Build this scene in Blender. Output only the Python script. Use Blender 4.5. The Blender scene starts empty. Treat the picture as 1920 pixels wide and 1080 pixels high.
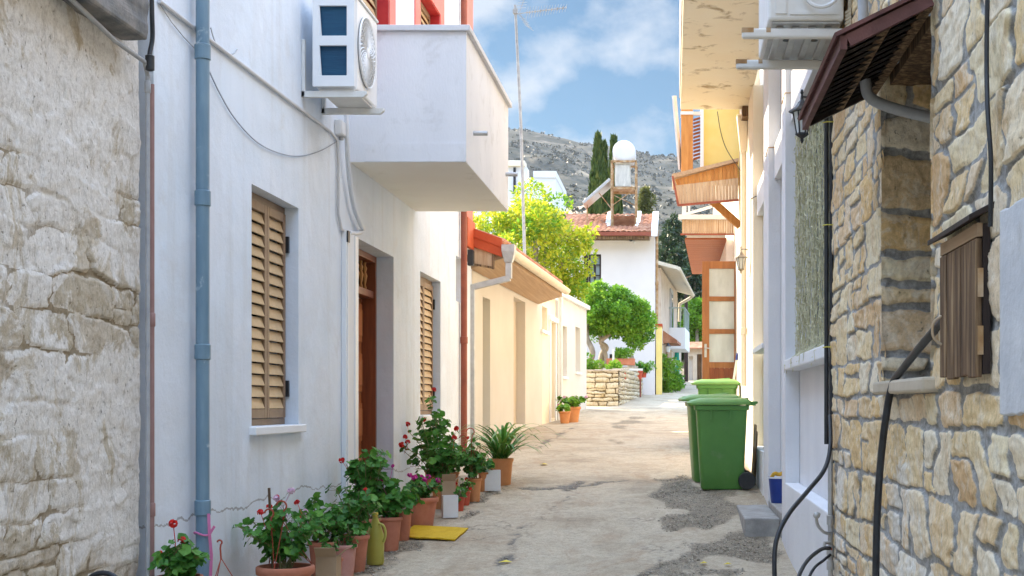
import bpy, math, random
import numpy as np
from mathutils import Vector, Matrix

# ---------------------------------------------------------------- camera, sky, sun, exposure
F, VX, VY, E = 2500.0, 1262.0, 758.0, 1.45      # focal length and vanishing point in photo pixels, eye height in metres
scene = bpy.context.scene
COL = scene.collection
cam = bpy.data.objects.new('camera', bpy.data.cameras.new('camera'))
COL.objects.link(cam)
cam.location = (0, 0, E)
cam.rotation_euler = (math.radians(90), 0, 0)
cam.data.sensor_width = 36
cam.data.lens = F / 1920 * 36
cam.data.shift_x = -(VX - 960) / 1920
cam.data.shift_y = (VY - 540) / 1920
cam.data.clip_start = .05
cam.data.clip_end = 6000
scene.camera = cam

SUN_EL, SUN_AZ = 36.0, -50.0                    # azimuth clockwise from the street axis (+Y)
SUN_STRENGTH, SKY_STRENGTH, EXPOSURE = 5.0, .13, 1.53
LOW_SKY, LOW_CLOUD, FILL_CLOUD = (.135, .215, .245), (1.95, 2.15, 2.4), (8.2, 11.0, 15.8)
world = bpy.data.worlds.new('World')
scene.world = world
world.use_nodes = True
def build_sky():
    nt = world.node_tree
    N = nt.nodes
    L = nt.links.new
    bg = N['Background']
    sky = N.new('ShaderNodeTexSky')
    sky.sky_type = 'NISHITA'
    sky.sun_disc = False
    sky.sun_elevation = math.radians(SUN_EL)
    sky.sun_rotation = math.radians(SUN_AZ)
    sky.air_density = 1.0
    sky.dust_density = .6
    sky.ozone_density = 2.5
    tc = N.new('ShaderNodeTexCoord')
    mp = N.new('ShaderNodeMapping')
    mp.inputs['Scale'].default_value = (1, 1, 1.35)
    mp.inputs['Rotation'].default_value = (0, math.radians(20), 0)
    mp.inputs['Location'].default_value = (4.2, .7, 1.3)
    L(tc.outputs['Generated'], mp.inputs[0])
    nz = N.new('ShaderNodeTexNoise')
    nz.inputs['Scale'].default_value = 9.0
    nz.inputs['Detail'].default_value = 9
    nz.inputs['Roughness'].default_value = .52
    nz.inputs['Distortion'].default_value = .05
    L(mp.outputs[0], nz.inputs['Vector'])
    sep = N.new('ShaderNodeSeparateXYZ')
    L(tc.outputs['Generated'], sep.inputs[0])
    # more cloud overhead than low down
    up = N.new('ShaderNodeMapRange')
    up.inputs[1].default_value = .25; up.inputs[2].default_value = .75
    up.inputs[3].default_value = 0.0; up.inputs[4].default_value = .17
    L(sep.outputs[2], up.inputs[0])
    add = N.new('ShaderNodeMath'); add.operation = 'ADD'
    L(nz.outputs[0], add.inputs[0]); L(up.outputs[0], add.inputs[1])
    cr = N.new('ShaderNodeValToRGB')
    cr.color_ramp.elements[0].position = .46
    cr.color_ramp.elements[1].position = .585
    L(add.outputs[0], cr.inputs[0])
    mul = N.new('ShaderNodeMath'); mul.operation = 'MULTIPLY'
    mul.inputs[1].default_value = .85
    L(cr.outputs[0], mul.inputs[0])
    # deep clear blue low in the north, brighter unseen cloud added overhead as fill
    hi = N.new('ShaderNodeMapRange')
    hi.interpolation_type = 'SMOOTHSTEP'
    hi.inputs[1].default_value = .30; hi.inputs[2].default_value = .62
    L(sep.outputs[2], hi.inputs[0])
    tint = N.new('ShaderNodeMixRGB')
    tint.inputs[1].default_value = (*LOW_SKY, 1); tint.inputs[2].default_value = (1, 1, 1, 1)
    L(hi.outputs[0], tint.inputs[0])
    base = N.new('ShaderNodeMixRGB'); base.blend_type = 'MULTIPLY'; base.inputs[0].default_value = 1
    L(sky.outputs[0], base.inputs[1]); L(tint.outputs[0], base.inputs[2])
    cc = N.new('ShaderNodeMixRGB')
    cc.inputs[1].default_value = (*LOW_CLOUD, 1); cc.inputs[2].default_value = (*FILL_CLOUD, 1)
    L(hi.outputs[0], cc.inputs[0])
    mix = N.new('ShaderNodeMixRGB')
    L(cc.outputs[0], mix.inputs[2])
    L(mul.outputs[0], mix.inputs[0])
    L(base.outputs[0], mix.inputs[1])
    L(mix.outputs[0], bg.inputs[0])
    bg.inputs[1].default_value = SKY_STRENGTH
build_sky()
sun = bpy.data.objects.new('sun', bpy.data.lights.new('sun', 'SUN'))
COL.objects.link(sun)
sun.data.energy = SUN_STRENGTH
sun.data.angle = math.radians(.5)
sun.data.color = (1, .85, .64)
_a, _e = math.radians(SUN_AZ), math.radians(SUN_EL)
_s = Vector((math.sin(_a) * math.cos(_e), math.cos(_a) * math.cos(_e), math.sin(_e)))
sun.location = _s * 60
sun.rotation_euler = _s.to_track_quat('Z', 'Y').to_euler()
scene.view_settings.view_transform = 'Standard'
scene.view_settings.look = 'None'
scene.view_settings.gamma = 1
scene.view_settings.exposure = EXPOSURE
try:
    scene.cycles.max_bounces = 10
    scene.cycles.diffuse_bounces = 6
    scene.cycles.transparent_max_bounces = 12
    scene.cycles.use_denoising = True
    scene.cycles.sample_clamp_indirect = 8
except Exception:
    pass

# ---------------------------------------------------------------- helpers
RNG = random.Random(7)
_D = [(-60, 1.5), (0, 1.5), (8, 1.46), (9.55, 1.42), (11.6, 1.32), (12.6, 1.215), (13.8, 1.09), (15.15, .985), (20.2, .69),
      (25, .50), (29.5, .37), (34, .12), (44, -.31), (58.8, -.94), (80, -1.8), (150, -5), (1300, -30)]
_gy = np.arange(-60, 220, .1)
_gd = np.interp(_gy, [a for a, b in _D], [b for a, b in _D])
_gd = np.convolve(np.pad(_gd, 6, mode='edge'), np.ones(13) / 13, 'valid')
def gz(Y):
    return E - np.interp(Y, _gy, _gd)
def gzf(Y):
    return float(gz(Y))
def at(px, py, Y):
    return Vector(((px - VX) * Y / F, Y, E - (py - VY) * Y / F))
def onx(px, py, X):
    return at(px, py, F * X / (px - VX))
def yx(px, X):
    return F * X / (px - VX)
def ong(px, py):
    lo, hi = 3.0, 70.0
    for _ in range(50):
        m = (lo + hi) / 2
        if VY + F * (E - gzf(m)) / m > py: lo = m
        else: hi = m
    return Vector(((px - VX) * lo / F, lo, gzf(lo)))

_tab = np.random.RandomState(3).rand(256, 256)
def vnoise(x, y):
    x = np.asarray(x, float); y = np.asarray(y, float)
    xi = np.floor(x).astype(int); yi = np.floor(y).astype(int)
    fx = x - xi; fy = y - yi
    fx = fx * fx * (3 - 2 * fx); fy = fy * fy * (3 - 2 * fy)
    a = _tab[xi & 255, yi & 255]; b = _tab[(xi + 1) & 255, yi & 255]
    c = _tab[xi & 255, (yi + 1) & 255]; d = _tab[(xi + 1) & 255, (yi + 1) & 255]
    return (a * (1 - fx) + b * fx) * (1 - fy) + (c * (1 - fx) + d * fx) * fy
def fbm(x, y, o=4, g=.5):
    t = 0; a = 1; s = 0
    for k in range(o):
        t = t + a * vnoise(x * 2 ** k + 17.3 * k, y * 2 ** k + 9.1 * k); s += a; a *= g
    return t / s
def sstep(a, b, x):
    t = np.clip((x - a) / (b - a), 0, 1)
    return t * t * (3 - 2 * t)
def inpoly(x, y, poly):
    c = np.zeros(np.shape(x), bool)
    n = len(poly)
    for i in range(n):
        x0, y0 = poly[i]; x1, y1 = poly[(i + 1) % n]
        if y0 == y1: continue
        k = ((y0 > y) != (y1 > y)) & (x < (x1 - x0) * (y - y0) / (y1 - y0) + x0)
        c ^= k
    return c

BASE = {}                                       # world origin of a thing whose parts are modelled in world coordinates
def thing(name, label, cat, loc=(0, 0, 0), group=None, rz=0, local=False):
    o = bpy.data.objects.new(name, None)
    COL.objects.link(o)
    o.location = loc
    o.rotation_euler = (0, 0, rz)
    o.empty_display_size = .1
    o['label'] = label; o['category'] = cat
    if group: o['group'] = group
    BASE[o.name] = Vector((0, 0, 0)) if local else Vector(loc)
    return o
def tag(o, label, cat, group=None, kind=None):
    o['label'] = label; o['category'] = cat
    if group: o['group'] = group
    if kind: o['kind'] = kind
    return o
def copy_tree(o, parent=None):
    c = o.copy(); COL.objects.link(c)
    if parent: c.parent = parent
    for ch in list(o.children): copy_tree(ch, c)
    return c

class MB:
    def __init__(s, T=None):
        s.v = []; s.f = []; s.m = []; s.rnd = []; s.T = T; s.uses = False
    def add(s, vs, fs, mi=0, rnd=None):
        o = len(s.v)
        if s.T is not None: vs = [s.T @ Vector(v) for v in vs]
        s.v += [tuple(v) for v in vs]
        s.f += [tuple(i + o for i in f) for f in fs]
        s.m += [mi] * len(fs)
        if rnd is not None: s.uses = True
        s.rnd += [rnd if rnd is not None else 0.5] * len(fs)
        return s
    def box(s, x0, x1, y0, y1, z0, z1, mi=0, rnd=None):
        return s.hexa([(x0, y0, z0), (x1, y0, z0), (x1, y1, z0), (x0, y1, z0), (x0, y0, z1), (x1, y0, z1), (x1, y1, z1), (x0, y1, z1)], mi, rnd)
    def hexa(s, p, mi=0, rnd=None):
        return s.add(p, [(0, 3, 2, 1), (4, 5, 6, 7), (0, 1, 5, 4), (1, 2, 6, 5), (2, 3, 7, 6), (3, 0, 4, 7)], mi, rnd)
    def bar(s, a, b, w, h, up=(0, 0, 1), mi=0, rnd=None):
        a = Vector(a); b = Vector(b); d = (b - a).normalized()
        u = Vector(up)
        r = d.cross(u)
        if r.length < 1e-4: r = d.cross(Vector((1, 0, 0)))
        r.normalize(); u = r.cross(d).normalized()
        r = r * w / 2; u = u * h / 2
        return s.hexa([a - r - u, a + r - u, b + r - u, b - r - u, a - r + u, a + r + u, b + r + u, b - r + u], mi, rnd)
    def tube(s, pts, r, n=8, cap=True, mi=0, rnd=None):
        pts = [Vector(p) for p in pts]
        rs = r if isinstance(r, (list, tuple)) else [r] * len(pts)
        vs = []; fs = []
        ref = None
        for i, p in enumerate(pts):
            d = (pts[min(i + 1, len(pts) - 1)] - pts[max(i - 1, 0)])
            if d.length < 1e-9: d = Vector((0, 0, 1))
            d.normalize()
            if ref is None or abs(ref.dot(d)) > .98:
                ref = Vector((0, 0, 1)) if abs(d.z) < .9 else Vector((1, 0, 0))
            a = (ref - d * ref.dot(d)).normalized(); b = d.cross(a); ref = a
            for k in range(n):
                t = 2 * math.pi * k / n
                vs.append(p + (a * math.cos(t) + b * math.sin(t)) * rs[i])
        for i in range(len(pts) - 1):
            for k in range(n):
                fs.append((i * n + k, i * n + (k + 1) % n, (i + 1) * n + (k + 1) % n, (i + 1) * n + k))
        if cap:
            fs.append(tuple(range(n))[::-1]); fs.append(tuple((len(pts) - 1) * n + k for k in range(n)))
        return s.add(vs, fs, mi, rnd)
    def lathe(s, prof, c=(0, 0, 0), n=24, axis='z', mi=0, sx=1, sy=1):
        c = Vector(c); vs = []; fs = []
        for r, z in prof:
            for k in range(n):
                t = 2 * math.pi * k / n
                q = (r * math.cos(t) * sx, r * math.sin(t) * sy, z)
                if axis == 'y': q = (q[0], z, q[1])
                if axis == 'x': q = (z, q[0], q[1])
                vs.append(c + Vector(q))
        m = len(prof)
        for i in range(m - 1):
            for k in range(n):
                fs.append((i * n + k, i * n + (k + 1) % n, (i + 1) * n + (k + 1) % n, (i + 1) * n + k))
        fs.append(tuple(range(n))[::-1]); fs.append(tuple((m - 1) * n + k for k in range(n)))
        return s.add(vs, fs, mi)
    def prism(s, poly, vec, mi=0):
        vec = Vector(vec); poly = [Vector(p) for p in poly]; n = len(poly)
        vs = poly + [p + vec for p in poly]
        fs = [tuple(range(n))[::-1], tuple(range(n, 2 * n))] + [(i, (i + 1) % n, n + (i + 1) % n, n + i) for i in range(n)]
        return s.add(vs, fs, mi)
    def slab(s, axis, p0, p1, u0, u1, z0, z1, ops=(), mi=0):
        us = sorted(set([u0, u1] + [min(max(q, u0), u1) for o in ops for q in o[:2]]))
        zs = sorted(set([z0, z1] + [min(max(q, z0), z1) for o in ops for q in o[2:4]]))
        P = (lambda u, z, p: (p, u, z)) if axis == 'x' else (lambda u, z, p: (u, p, z))
        def solid(i, j):
            if i < 0 or j < 0 or i >= len(us) - 1 or j >= len(zs) - 1: return False
            cu = (us[i] + us[i + 1]) / 2; cz = (zs[j] + zs[j + 1]) / 2
            return not any(o[0] < cu < o[1] and o[2] < cz < o[3] for o in ops)
        idx = {}; vs = []; fs = []
        def V(i, j, k):
            if (i, j, k) not in idx:
                idx[(i, j, k)] = len(vs); vs.append(P(us[i], zs[j], p1 if k else p0))
            return idx[(i, j, k)]
        for i in range(len(us) - 1):
            for j in range(len(zs) - 1):
                if not solid(i, j): continue
                fs.append((V(i, j, 0), V(i + 1, j, 0), V(i + 1, j + 1, 0), V(i, j + 1, 0)))
                fs.append((V(i, j, 1), V(i, j + 1, 1), V(i + 1, j + 1, 1), V(i + 1, j, 1)))
                for (di, dj, a, b) in ((-1, 0, (i, j + 1), (i, j)), (1, 0, (i + 1, j), (i + 1, j + 1)), (0, -1, (i, j), (i + 1, j)), (0, 1, (i + 1, j + 1), (i, j + 1))):
                    if not solid(i + di, j + dj):
                        fs.append((V(*a, 0), V(*a, 1), V(*b, 1), V(*b, 0)))
        return s.add(vs, fs, mi)
    def build(s, name, mats, parent=None, smooth=False, bevel=0, label=None, fix=True, seg=2):
        me = bpy.data.meshes.new(name)
        vs = s.v
        off = Vector((0, 0, 0))
        if parent is not None:
            root = parent
            while root.parent is not None: root = root.parent
            off = BASE.get(root.name, Vector((0, 0, 0)))
        elif vs:
            A = np.array(vs)
            off = Vector(((A[:, 0].min() + A[:, 0].max()) / 2, (A[:, 1].min() + A[:, 1].max()) / 2, A[:, 2].min()))
        if off.length > 0: vs = [(v[0] - off.x, v[1] - off.y, v[2] - off.z) for v in vs]
        me.from_pydata(vs, [], s.f)
        if not isinstance(mats, (list, tuple)): mats = [mats]
        for m in mats: me.materials.append(m)
        if len(mats) > 1: me.polygons.foreach_set('material_index', s.m)
        if s.uses:
            at_ = me.attributes.new('rnd', 'FLOAT', 'FACE')
            at_.data.foreach_set('value', s.rnd)
        if smooth: me.polygons.foreach_set('use_smooth', [True] * len(s.f))
        if fix and len(s.f) < 60000:
            import bmesh
            bm = bmesh.new(); bm.from_mesh(me)
            bmesh.ops.recalc_face_normals(bm, faces=bm.faces)
            bm.to_mesh(me); bm.free()
        if smooth:
            try: me.set_sharp_from_angle(angle=math.radians(40))
            except Exception: pass
        me.update()
        o = bpy.data.objects.new(name, me)
        COL.objects.link(o)
        if parent is not None:
            o.parent = parent
        else:
            o.location = off
            BASE[o.name] = off
        if bevel:
            b = o.modifiers.new('bevel', 'BEVEL')
            b.width = bevel; b.segments = seg; b.limit_method = 'ANGLE'
            b.angle_limit = math.radians(40)
        if label: o['label'] = label
        return o

def grid_obj(name, V, nu, nv, mat, parent=None, keep=None, attrs=None, smooth=True):
    """A grid of nu x nv points (V is (nu*nv, 3), v fastest) as one mesh."""
    V = np.asarray(V, float)
    i, j = np.meshgrid(np.arange(nu - 1), np.arange(nv - 1), indexing='ij')
    a = (i * nv + j).ravel(); Q = np.stack([a, a + nv, a + nv + 1, a + 1], 1)
    if keep is not None: Q = Q[keep.ravel()]
    off = np.zeros(3)
    if parent is not None:
        root = parent
        while root.parent is not None: root = root.parent
        off = np.array(BASE.get(root.name, Vector((0, 0, 0))))
    me = bpy.data.meshes.new(name)
    me.vertices.add(len(V)); me.vertices.foreach_set('co', (V - off).ravel())
    me.loops.add(len(Q) * 4); me.loops.foreach_set('vertex_index', Q.ravel())
    me.polygons.add(len(Q)); me.polygons.foreach_set('loop_start', np.arange(len(Q)) * 4)
    me.polygons.foreach_set('loop_total', np.full(len(Q), 4))
    me.update(calc_edges=True)
    me.polygons.foreach_set('use_smooth', [smooth] * len(Q))
    for k, val in (attrs or {}).items():
        t = me.attributes.new(k, 'FLOAT', 'POINT'); t.data.foreach_set('value', np.asarray(val, float).ravel())
    me.materials.append(mat); me.validate()
    o = bpy.data.objects.new(name, me); COL.objects.link(o)
    if parent is not None: o.parent = parent
    return o

def catmull(pts, n=8):
    pts = [Vector(p) for p in pts]; out = []
    for i in range(len(pts) - 1):
        p0 = pts[max(i - 1, 0)]; p1 = pts[i]; p2 = pts[i + 1]; p3 = pts[min(i + 2, len(pts) - 1)]
        for k in range(n):
            t = k / n
            out.append(.5 * ((2 * p1) + (p2 - p0) * t + (2 * p0 - 5 * p1 + 4 * p2 - p3) * t * t + (3 * p1 - p0 - 3 * p2 + p3) * t ** 3))
    out.append(pts[-1]); return out

# ---------------------------------------------------------------- materials
class NT:
    def __init__(s, name):
        s.mat = bpy.data.materials.new(name); s.mat.use_nodes = True
        s.nt = s.mat.node_tree; s.N = s.nt.nodes; s.p = s.N['Principled BSDF']; s.out = s.N['Material Output']
    def n(s, t, **k):
        x = s.N.new('ShaderNode' + t)
        for a, b in k.items(): setattr(x, a, b)
        return x
    def l(s, a, b): s.nt.links.new(a, b)
    def coord(s, scale=(1, 1, 1), which='Object'):
        tc = s.n('TexCoord'); mp = s.n('Mapping'); mp.inputs['Scale'].default_value = scale
        s.l(tc.outputs[which], mp.inputs[0]); return mp.outputs[0]
    def noise(s, vec, scale, detail=6, rough=.55, dist=0):
        x = s.n('TexNoise'); x.inputs['Scale'].default_value = scale; x.inputs['Detail'].default_value = detail
        x.inputs['Roughness'].default_value = rough; x.inputs['Distortion'].default_value = dist
        s.l(vec, x.inputs['Vector']); return x.outputs[0]
    def ramp(s, val, cols, lo=.32, hi=.68):
        r = s.n('ValToRGB'); e = r.color_ramp.elements
        k = len(cols)
        pos = [lo + (hi - lo) * i / max(k - 1, 1) for i in range(k)]
        e[0].position = pos[0]; e[0].color = (*cols[0], 1)
        e[1].position = pos[-1]; e[1].color = (*cols[-1], 1)
        for i in range(1, k - 1):
            q = e.new(pos[i]); q.color = (*cols[i], 1)
        s.l(val, r.inputs[0]); return r.outputs[0]
    def mix(s, fac, a, b, mode='MIX'):
        m = s.n('MixRGB', blend_type=mode)
        for i, q in enumerate((fac, a, b)):
            if isinstance(q, (int, float)): m.inputs[i].default_value = q
            elif isinstance(q, tuple): m.inputs[i].default_value = (*q, 1)
            else: s.l(q, m.inputs[i])
        return m.outputs[0]
    def math(s, op, a, b=None):
        m = s.n('Math', operation=op)
        for i, q in enumerate((a, b)):
            if q is None: continue
            if isinstance(q, (int, float)): m.inputs[i].default_value = q
            else: s.l(q, m.inputs[i])
        return m.outputs[0]
    def bump(s, h, strength, dist=.01, prev=None):
        b = s.n('Bump'); b.inputs['Strength'].default_value = strength; b.inputs['Distance'].default_value = dist
        s.l(h, b.inputs['Height'])
        if prev is not None: s.l(prev, b.inputs['Normal'])
        return b.outputs[0]
    def attr(s, name):
        a = s.n('Attribute'); a.attribute_name = name; return a.outputs['Fac']
    def color(s, c):
        if isinstance(c, tuple): s.p.inputs['Base Color'].default_value = (*c, 1)
        else: s.l(c, s.p.inputs['Base Color'])
    def normal(s, n): s.l(n, s.p.inputs['Normal'])
    def set(s, rough=.8, metal=0, spec=.3):
        s.p.inputs['Roughness'].default_value = rough; s.p.inputs['Metallic'].default_value = metal
        s.p.inputs['Specular IOR Level'].default_value = spec

def M(name, cols, scale=4, rough=.8, bump=0, bscale=60, metal=0, spec=.3, stretch=(1, 1, 1), lo=.32, hi=.68, wav=0, wscale=3, stain=None, dist=0, bdist=.01):
    t = NT(name); t.set(rough, metal, spec)
    v = t.coord(stretch)
    c = t.ramp(t.noise(v, scale, 8, .6, dist), cols, lo, hi) if len(cols) > 1 else cols[0]
    if stain:
        col, sc, th, amt = stain
        w = t.coord()
        f = t.noise(w, sc, 10, .65, .5)
        r = t.ramp(f, [(0, 0, 0), (1, 1, 1)], th, th + .12)
        c = t.mix(t.math('MULTIPLY', r, amt), c, col)
    t.color(c)
    nrm = None
    if wav: nrm = t.bump(t.noise(t.coord(), wscale, 3, .5), wav, .05, nrm)
    if bump: nrm = t.bump(t.noise(v, bscale, 6, .6), bump, bdist, nrm)
    if nrm is not None: t.normal(nrm)
    return t.mat

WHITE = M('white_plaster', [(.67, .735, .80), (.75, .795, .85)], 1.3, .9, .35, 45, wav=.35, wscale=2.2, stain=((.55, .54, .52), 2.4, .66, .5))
WHITE2 = M('smooth_white_plaster', [(.76, .76, .76), (.82, .82, .82)], 1.1, .9, .15, 40, wav=.15, wscale=2, stain=((.6, .58, .52), 3, .68, .4))
CREAM = M('cream_plaster', [(.56, .525, .475), (.62, .59, .54)], .9, .9, .15, 50, wav=.15, wscale=2, stain=((.6, .5, .36), 2.5, .66, .35))
CREAM2 = M('pale_cream_plaster', [(.80, .70, .53), (.84, .75, .59)], .9, .9, .15, 50, wav=.12, wscale=2)
YELLOW = M('yellow_paint', [(.80, .60, .18), (.86, .70, .28)], 2, .8, .1, 50)
SOFFIT = M('stained_soffit', [(.82, .69, .48), (.85, .75, .56)], 1.2, .9, .1, 60, stain=((.34, .23, .10), 3.4, .545, .85))
CONCRETE = M('grey_concrete', [(.26, .25, .23), (.42, .40, .37)], 6, .95, .5, 50)
DKCONC = M('weathered_dark_concrete', [(.10, .11, .12), (.22, .21, .20), (.34, .31, .28)], 5, .95, .6, 30, stretch=(1, 1, 1))
RED = M('red_paint', [(.42, .025, .03), (.52, .04, .04)], 5, .6, .15, 60)
SALMON = M('salmon_paint', [(.70, .17, .14), (.75, .22, .18)], 5, .7, .15, 60)
SHUT = M('tan_shutter_metal', [(.46, .32, .17), (.55, .39, .22)], 8, .5, .05, 80, spec=.4)
SHUTD = M('dark_tan_frame', [(.20, .12, .07), (.26, .17, .10)], 8, .5, spec=.4)
BLACK = M('black_metal', [(.012, .012, .014), (.022, .022, .025)], 9, .45, .1, 80, spec=.5)
RUBBER = M('black_rubber', [(.012, .013, .015), (.028, .03, .034)], 12, .5, .1, 60, spec=.5)
BLUEPIPE = M('blue_grey_pvc', [(.13, .22, .29), (.19, .29, .36)], 7, .35, .05, 80, spec=.5, stretch=(3, 3, .5), stain=((.6, .66, .7), 7, .61, .9))
GREYPIPE = M('grey_pipe', [(.30, .31, .33), (.44, .44, .44)], 7, .55, .1, 80, stain=((.22, .16, .12), 6, .62, .6))
GALV = M('galvanised_metal', [(.42, .42, .42), (.55, .55, .54)], 10, .4, .05, 90, metal=.6, spec=.5)
WHITEPL = M('white_plastic', [(.72, .73, .74), (.78, .78, .78)], 4, .4, spec=.5)
OFFWHITE = M('off_white_painted_metal', [(.66, .64, .60), (.74, .73, .70)], 6, .5, .05, 60, stain=((.35, .17, .06), 5, .70, .7))
REDBROWN = M('red_brown_paint', [(.23, .055, .03), (.32, .085, .045)], 6, .5, .1, 60, spec=.4)
PINKPIPE = M('dull_pink_pipe', [(.30, .17, .15), (.36, .22, .2)], 6, .6)
TERRA = M('terracotta', [(.44, .15, .085), (.56, .22, .13)], 6, .75, .15, 70, stain=((.62, .42, .34), 7, .66, .55))
TERRA2 = M('orange_terracotta', [(.56, .22, .08), (.64, .30, .13)], 6, .75, .15, 70)
REDPOT = M('red_plastic', [(.50, .07, .03), (.58, .10, .05)], 6, .5, spec=.4)
SOIL = M('potting_soil', [(.03, .02, .014), (.07, .05, .035)], 30, 1, .8, 60)
CARD = M('cardboard', [(.40, .28, .17), (.47, .34, .22)], 5, .9, .1, 50)
WBOX = M('white_card', [(.70, .68, .64), (.76, .75, .72)], 5, .8)
MAT_Y = M('yellow_rubber_mat', [(.55, .33, .01), (.66, .42, .02)], 14, .85, .6, 120)
GREENBIN = M('green_plastic', [(.075, .22, .042), (.10, .27, .055)], 3, .42, .12, 160, spec=.5, stain=((.20, .27, .14), 5, .60, .45))
GREENLID = M('pale_green_plastic', [(.13, .30, .06), (.19, .37, .09)], 4, .45, .12, 160, spec=.5)  # lid green, paler than the bin body
BLUEPL = M('blue_plastic', [(.01, .035, .22), (.015, .05, .28)], 5, .4, spec=.5)
DOORW = M('orange_brown_wood', [(.36, .105, .03), (.52, .18, .05)], 4, .45, .12, 30, stretch=(6, 6, .6), spec=.4)
DOORD = M('dark_red_wood', [(.17, .042, .016), (.27, .075, .026)], 4, .4, .1, 30, stretch=(6, 6, .6), spec=.4)
HONEY = M('honey_wood', [(.42, .17, .04), (.58, .28, .08)], 4, .55, .15, 30, stretch=(5, 5, .7), spec=.3)
PALEWOOD = M('bleached_wood', [(.42, .27, .15), (.58, .43, .28)], 5, .7, .2, 30, stretch=(6, 6, .5))
REDWOOD = M('red_brown_boards', [(.24, .065, .022), (.36, .11, .035)], 4, .6, .15, 30, stretch=(.6, 6, 6))
OLDWOOD = M('weathered_brown_wood', [(.035, .02, .011), (.15, .088, .045), (.40, .27, .145)], 5, .85, .7, 26, stretch=(7, 7, .45), lo=.28, hi=.72, bdist=.006)
DKWOOD = M('dark_stained_wood', [(.018, .012, .010), (.045, .028, .022)], 5, .65, .3, 30, stretch=(7, 7, .5))
SLATW = M('dark_awning_slats', [(.022, .017, .014), (.05, .038, .03)], 5, .7, .25, 30, stretch=(5, .5, 5))
MAROON = M('maroon_paint', [(.085, .038, .034), (.17, .075, .066)], 7, .7, .3, 50)
BARK = M('grey_bark', [(.20, .16, .12), (.38, .32, .25)], 6, .9, .7, 25, stretch=(2, 2, .6))
STEM = M('plant_stem', [(.14, .16, .05), (.26, .21, .10)], 9, .8)
RUST = M('rusty_steel', [(.22, .10, .04), (.40, .24, .11), (.52, .42, .30)], 6, .8, .3, 40)
TANKW = M('white_tank', [(.66, .67, .70), (.74, .75, .78)], 3, .45, spec=.4)
TANKS = M('aged_tank_sheet', [(.45, .44, .40), (.66, .64, .58)], 5, .6, stretch=(3, 3, .6))
ROOFT = M('clay_roof_tiles', [(.25, .095, .052), (.40, .18, .095), (.48, .27, .165)], 3.5, .85, .3, 30, lo=.3, hi=.7)
ORANGE = M('orange_red_sheet', [(.44, .07, .022), (.52, .10, .032)], 5, .6, .08, 50)
GUTTER = M('cream_gutter', [(.62, .55, .42), (.70, .63, .50)], 5, .55, stain=((.35, .27, .17), 6, .66, .5))
TIMBER = M('pale_timber', [(.36, .235, .14), (.48, .335, .21)], 5, .7, .06, 30, stretch=(6, .10, 6))
REDHOOK = M('dull_red_plastic', [(.33, .06, .03), (.40, .09, .05)], 5, .5)
PINK = M('pink_ribbon', [(.62, .16, .34), (.70, .24, .42)], 9, .7)
JUG = M('olive_yellow_plastic', [(.40, .36, .05), (.48, .43, .09)], 3, .4, spec=.5)
TEAL = M('teal_cloth', [(.02, .34, .28), (.04, .42, .34)], 5, .8)
YELROAD = M('yellow_leaf', [(.7, .55, .05), (.75, .6, .1)], 5, .7)
PEB = M('pebble_grit', [(.16, .135, .10), (.34, .29, .225), (.52, .46, .37)], 14, .95)

def glass(name, col, rough=.05, alpha=None):
    t = NT(name); t.set(rough, 0, .6)
    t.color(t.ramp(t.noise(t.coord((1, 1, .4)), 3, 4), [tuple(c * .6 for c in col), col]))
    return t.mat
DKGLASS = glass('dark_window_glass', (.035, .05, .055))
CURTGLASS = glass('curtained_glass', (.60, .64, .62), .12)
GREENGL = glass('greenish_window_glass', (.055, .075, .06), .3)
FROST = M('frosted_lamp_glass', [(.55, .57, .55), (.62, .64, .62)], 3, .25, spec=.5)
COIL = M('blue_coil_fins', [(.008, .045, .10), (.015, .08, .15)], 6, .5, .4, 60, stretch=(.2, .2, 3), spec=.25)

def leafmat(name, cols, trans=.35, tcol=None, rough=.5, spec=.35):
    t = NT(name); t.set(rough, 0, spec)
    c = t.ramp(t.attr('rnd'), cols, 0, 1)
    t.color(c)
    if trans:
        tr = t.n('BsdfTranslucent'); ms = t.n('MixShader'); ms.inputs[0].default_value = trans
        if tcol: t.l(t.ramp(t.attr('rnd'), tcol, 0, 1), tr.inputs[0])
        else: t.l(c, tr.inputs[0])
        t.l(t.p.outputs[0], ms.inputs[1]); t.l(tr.outputs[0], ms.inputs[2]); t.l(ms.outputs[0], t.out.inputs[0])
    return t.mat
L_GER = leafmat('geranium_leaves', [(.04, .145, .024), (.075, .24, .034), (.16, .36, .05)], .32)
L_AGA = leafmat('strap_leaves', [(.06, .19, .03), (.13, .31, .05), (.34, .42, .09)], .3)
L_YEL = leafmat('yellow_green_leaves', [(.07, .20, .02), (.17, .30, .02), (.40, .44, .03), (.62, .56, .04)], .45, [(.14, .34, .02), (.32, .46, .02), (.66, .62, .03), (.8, .7, .05)])
L_GRN = leafmat('bright_green_leaves', [(.07, .20, .015), (.17, .36, .03), (.34, .50, .05)], .4)
L_LIM = leafmat('lime_leaves', [(.10, .24, .02), (.24, .40, .03)], .45)
L_CYP = leafmat('cypress_sprays', [(.025, .055, .014), (.06, .11, .022), (.16, .18, .03)], .2)
L_PIN = leafmat('pine_sprays', [(.018, .040, .020), (.04, .075, .028), (.09, .12, .035)], .2)
L_OLV = leafmat('olive_green_sprays', [(.09, .11, .03), (.20, .20, .05)], .3)
P_RED = leafmat('red_petals', [(.55, .012, .012), (.75, .03, .02)], .2)
P_PNK = leafmat('pale_pink_petals', [(.62, .36, .48), (.74, .54, .64)], .25)
P_MAG = leafmat('magenta_petals', [(.52, .02, .24), (.66, .06, .34)], .2)
P_YEL = leafmat('yellow_flower_petals', [(.70, .50, .03), (.75, .6, .06)], .2)

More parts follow.
